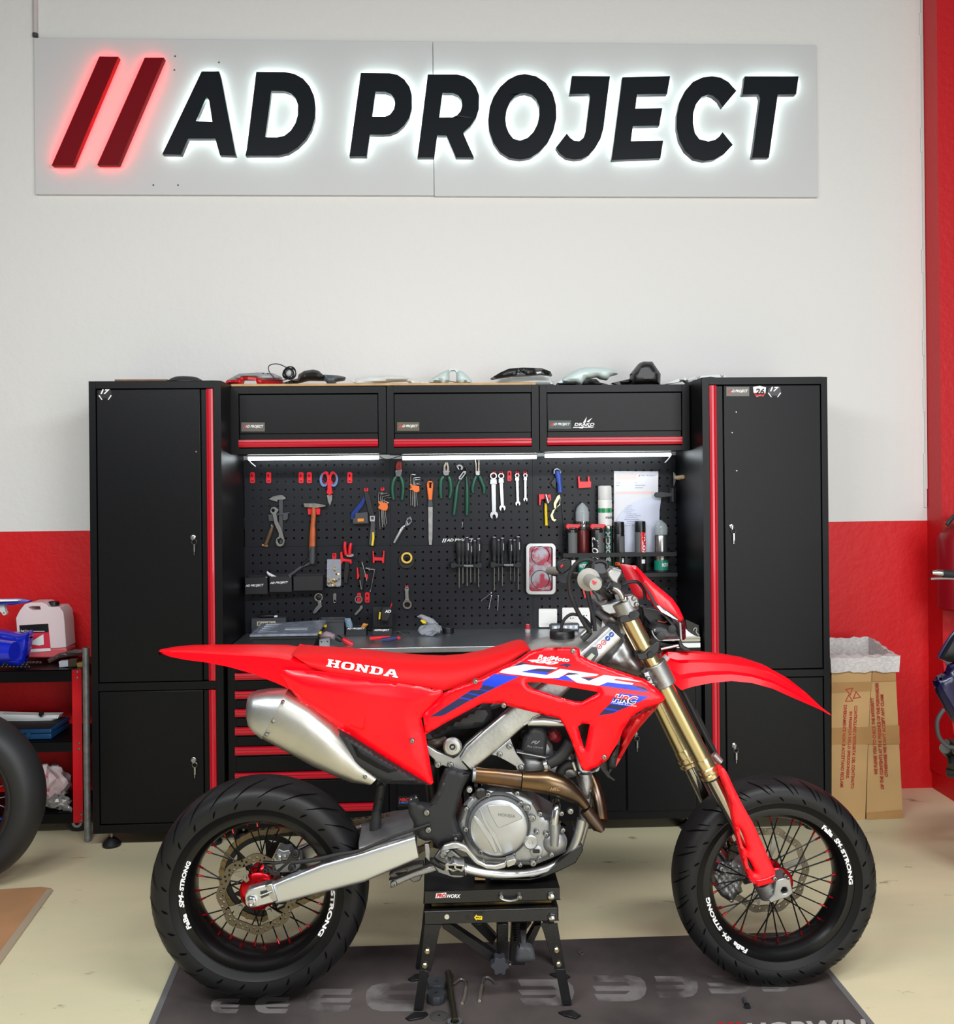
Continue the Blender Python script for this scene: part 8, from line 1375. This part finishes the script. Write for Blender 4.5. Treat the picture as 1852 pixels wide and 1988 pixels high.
# clamps
lc = obj('lower_triple_clamp', MB().ptube([(1270,1287),(1281,1308),(1292,1330)], YN, .0325, 34, 0), ALU, B, .003); obj('clamp_lug', MB().prism(kT((800,1400),(860,1380),(940,1560),(900,1575),(860,1530),(820,1490)), YN-.02, .05), ALP, lc, .003); obj('clamp_bridge', MB().prism([(1262,1300),(1290,1290),(1296,1325),(1270,1330)], YN+.02, .18), ALU, lc, .003)
for q in ((855,1465),(905,1550)): bolt(*kT(q)[0], YN-.024, .008, lc)
uc = obj('upper_triple_clamp', MB().ptube([(1207,1165),(1214,1179),(1219,1190)], YN, .034, 34, 0), ALU, B, .003); obj('clamp_lug', MB().prism(kT((600,480),(690,468),(730,500),(748,580),(725,605),(640,620)), YN-.03, .04), ALU, uc, .003); obj('clamp_bridge', MB().prism(kT((285,590),(400,560),(620,500),(600,560),(480,690),(400,700),(300,640)), YN-.01, .22), ALU, uc, .004); obj('fork_cap', MB().lathe(P(*kT((575,515))[0], YN-.01), (-.4, -.3, .85), [(-.01, .016), (.004, .015), (.010, .009)], 6), CHR, uc)
for q in ((683,505),(714,575)): bolt(*kT(q)[0], YN-.031, .008, uc)
obj('bar_mount', MB().prism(kT((440,440),(480,410),(560,500),(590,560),(540,600),(470,560)), YB-.07, .03), ALU, uc, .003)
# straps of the number plate
for L, c_ in ((((510,740),(600,690),(650,640),(740,660),(760,690),(740,740),(660,775),(560,800),(520,800)), (660,700)), (((715,1170),(800,1165),(900,1060),(960,1010),(1010,1030),(990,1130),(930,1200),(850,1235),(760,1255),(725,1230)), (880,1180))): o = obj('plate_strap', MB().prism(kT(*L), YN-.032, .06), BLK2, B, .004); obj('strap_button', MB().lathe(P(*kT(c_)[0], YN-.032), (0, -1, 0), [(0, .010), (.006, .009)], 16), BLKM, o)
# ---------------- front fender ----------------
m = MB(); R = []
for px, yt, yb, hw in ((1288, 1272, 1292, .045), (1303, 1263, 1322, .06), (1322, 1264, 1340, .07), (1345, 1265, 1333, .072), (1380, 1267, 1326, .074), (1420, 1271, 1322, .075), (1460, 1278, 1326, .074), (1500, 1291, 1337, .07), (1540, 1314, 1355, .062), (1575, 1343, 1370, .05), (1600, 1371, 1381, .03), (1613, 1385, 1386.5, .008)):
    zt = P(px, yt, YB).z; zb = P(px, yb, YB-hw).z; x = P(px, (yt+yb)/2, YB-hw).x; h = zt-zb
    pr = [(-1, 0), (-.96, .30), (-.80, .42), (-.72, .74), (-.45, .80), (-.30, 1), (0, 1)]; pr = pr+[(-a, b) for a, b in pr[-2::-1]]; ring = [Vector((x, YB+a*hw, zb+h*b)) for a, b in pr]; R.append(ring+[p+Vector((0, (YB-p.y)*.06, -.004 if 0 < i < 12 else 0)) for i, p in list(enumerate(ring))[::-1]])
obj('front_fender', m.rings(R), RED, B, angle=24)
# ---------------- number plate / headlight mask ----------------
mk = obj('headlight_mask', MB().panel(kT((655,110),(700,110),(728,130),(850,260),(1150,510),(1225,620),(1280,740),(1240,790),(1160,748),(1000,668),(930,610),(880,520),(760,290)), YB-.10, .004, lambda x, y, d: .010*min(1, d/7)**.6, 6), mat('mask_red', (222, 10, 32), .25, coat=.3), B, angle=50)
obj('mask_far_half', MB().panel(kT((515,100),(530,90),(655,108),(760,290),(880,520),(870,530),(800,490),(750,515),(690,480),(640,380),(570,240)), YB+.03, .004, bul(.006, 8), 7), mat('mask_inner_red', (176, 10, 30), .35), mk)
m = MB().panel(kT((790,300),(900,460),(950,560),(990,590),(1100,660),(1225,758),(1160,745),(1000,655),(940,600),(870,470),(800,335)), YB-.112, .001, None, 6); obj('black_trim_graphic', m, BLK2, mk); obj('white_trim_graphic', MB().panel(kT((955,595),(985,590),(1050,640),(1215,765),(1150,742),(1010,665)), YB-.1135, .001, None, 5), WHD, mk)
m = MB(); text(m, 'HONDA', kT((1000,612))[0], kT((1062,668))[0], kT((1012,595))[0], lambda x, y: P(x, y, YB-.115), bold=.02); obj('lettering', m, BLK2, mk)
obj('front_lamp', MB().panel(kT((1235,780),(1280,745),(1300,800),(1305,980),(1285,1005),(1255,1000),(1240,900)), YB-.05, .10, bul(.010, 5), 5), mat('smoked_lens', (80, 10, 20), .06), B); obj('lamp_glass', MB().prism(kT((1226,790),(1250,800),(1262,1000),(1245,1000)), YB-.06, .08), mat('lens_edge', (170, 160, 165), .1), B, .001)
obj('plate_stay', MB().prism(kT((1040,720),(1090,730),(1170,820),(1230,900),(1260,1040),(1300,1090),(1380,1130),(1370,1145),(1280,1130),(1230,1090),(1190,900)), YB-.04, .05), BLK2, B, .003)
lb_ = obj('lamp_housing', MB().panel(kT((890,885),(920,840),(990,810),(1110,840),(1180,880),(1235,990),(1030,1005),(975,1000),(920,950)), YB-.05, .10, bul(.016, 7), 5), DGR, B); 
for q, r in (((1005,955), .013), ((1135,870), .012)): obj('rubber_grommet', MB().lathe(P(*kT(q)[0], YB-.068), (0, -1, 0), [(0, r), (.004, r), (.005, r*.6)], 20), BLK2, lb_)
obj('lamp_rim', MB().ptube(kT((898,890),(922,950),(978,1002),(1040,1008),(1230,1000)), YB-.07, .0018, 8, 3), LGR, lb_); bolt(*kT((930,885))[0], YB-.066, .006, lb_)
obj('wiring_bundle', MB().ptube(kT((800,640),(860,700),(840,820),(880,960),(1000,1060),(1180,1080)), YB+.02, .016, 10, 3), BLK2, B); obj('gauge_box', MB().prism(kT((770,600),(1000,640),(1090,720),(1100,840),(880,830),(790,720)), YB+.0, .05), BLK2, B, .005); obj('metal_stay', MB().ptube(kT((1005,1110),(1230,1060)), YB-.03, .005), STL, B); obj('wire', MB().ptube(kT((970,775),(1030,790),(1080,785)), YB-.02, .0022), mat('orange_wire', (190, 70, 40), .4), B)
obj('fender_spacer', MB().ptube(kT((1050,1235),(1085,1200)), YB-.06, .010), LGR, B); obj('hose_guide', MB().ptube(kU((745,340),(800,400)), YN+.03, .010, 12), mat('pale_metal', (190, 176, 176), .35, .8), B); obj('fork_brake_hose', MB().ptube([(1322,1334),(1345,1380),(1370,1430),(1390,1465)], YN+.05, .007, 10, 3), RUB, B); obj('front_hose', MB().ptube(kU((590,0),(640,90),(700,220),(752,330)), YN+.06, .009, 10, 3), RUB, B)
# ---------------- handlebar ----------------
hb = obj('handlebar', MB().ptube([(1161,1128,2.42),(1158,1129,2.50),(1168,1145,2.66),(1185,1160,2.74),(1172,1155,2.84),(1135,1122,2.98),(1100,1116,3.10),(1075,1112,3.17)], YB, .011, 16, 4), mat('bar_grey', (90, 88, 84), .4, .8), B)
def ph(px, py, Y, prof, nm, mt, pr=hb, n=32): return obj(nm, MB().lathe(P(px, py, Y), (0, 1, 0), prof, n), mt, pr)
GRIP = mat('grey_grip_rubber', (150, 148, 140), .6, bump=.5, bscale=260); 
ph(1156.5, 1134.5, 2.37, [(0, .008), (.001, .0155), (.010, .0165), (.10, .0165), (.104, .024), (.108, .0300), (.114, .0300), (.118, .018)], 'right_grip', GRIP)
m = MB(); a = P(1152, 1131, 2.3685); m.add([P(x, y, 2.3685) for x, y in kY((1015,430),(1045,432),(1060,455),(1090,450),(1098,475),(1060,510),(1030,500))], [list(range(7))]); obj('grip_mark', m, REDPR, hb)
ph(1097, 1118, 3.07, [(0, .010), (.002, .024), (.006, .0245), (.010, .014), (.012, .013), (.12, .013), (.124, .008)], 'left_grip_flange', DGR); obj('left_grip', MB().ptube([(1097,1110,3.09),(1082,1108,3.14),(1066,1108,3.20)], YB, [.013, .0145, .0135], 18, 0), GRIP, hb)
sw_ = obj('switch_block', MB().prism(kY((380,200),(440,100),(540,55),(640,75),(650,180),(590,260),(520,310),(450,310),(400,270)), 3.02, .04), BLK2, hb, .004); obj('red_switch', MB().prism(kY((440,175),(480,140),(498,160),(455,210)), 3.015, .006), REDP, sw_) if False else obj('red_switch', MB().prism(kY((440,175),(480,140),(498,160),(455,210)), 3.015, .006), REDP, hb)
obj('throttle_housing', MB().prism(kY((1040,180),(1060,130),(1120,105),(1230,125),(1275,170),(1280,300),(1200,330),(1100,300),(1020,280)), 2.50, .035), DGR, hb, .005); obj('throttle_guard', MB().ptube(kY((1060,100),(1150,82),(1240,100),(1280,150),(1270,210)), 2.50, .005), BLK2, hb)
mcy = obj('front_master_cylinder', MB().prism(kY((1290,290),(1380,205),(1545,250),(1560,300),(1490,420),(1480,500),(1360,440),(1300,360)), 2.62, .04), ALU, hb, .004); obj('reservoir_lid', MB().prism(kY((1375,205),(1400,200),(1545,245),(1540,275),(1370,235)), 2.615, .05), CAST, hb, .002)
obj('perch_block', MB().prism(kY((1330,450),(1450,420),(1560,510),(1560,600),(1540,660),(1420,700),(1350,600),(1280,640),(1150,690),(1090,660),(1280,560)), 2.66, .05), BLK2, hb, .004); obj('lever_arm', MB().ptube(kY((1390,575),(1460,610),(1530,680),(1560,760)), 2.62, [.006, .009, .008], 12), STL, hb); obj('lever_ball', MB().ball(P(*kY((1595,765))[0], YN-.03), .011), CHR, hb)
obj('bar_pad', MB().prism(kT((225,440),(290,440),(380,530),(430,600),(400,610),(300,600)), YB-.03, .05), CAST, B, .006)
obj('bar_plate_red', MB().prism(kY((1200,780),(1330,735),(1340,750),(1230,800)), YB-.04, .03), REDP, B, .002)
for L, r, y in (([(1065,100),(980,62),(900,55),(780,90),(680,190),(615,330),(600,480),(625,680),(700,880),(800,1080),(900,1250),(975,1345)], .0062, 2.66), ([(1040,130),(950,160),(895,250),(880,400),(905,560),(960,800),(1020,1050),(1055,1220),(1065,1340)], .0055, 2.68), ([(1020,150),(930,220),(905,330),(930,500),(975,760),(1000,960),(1010,1250)], .004, 2.70), ([(455,1340),(465,1250),(520,1130),(620,1050),(730,1048),(850,1100),(950,1200),(1000,1300)], .0048, 2.76)): obj('control_cable', MB().ptube(kY(*L), y, r, 10, 4), RUB, B)
obj('clutch_cable', MB().ptube(kY((1560,510),(1650,470),(1780,455),(1852,480))+[(1250,1145),(1253,1165)], 2.70, .005, 10, 4), RUB, B); obj('cable_clip', MB().prism(kY((930,1340),(980,1300),(1020,1340),(1000,1400),(920,1389)), 2.66, .02), BLK2, B, .003)
obj('cable_ends', MB().ptube(kT((60,1000),(120,950),(160,900)), 2.70, .009), BLK2, B)
finish()
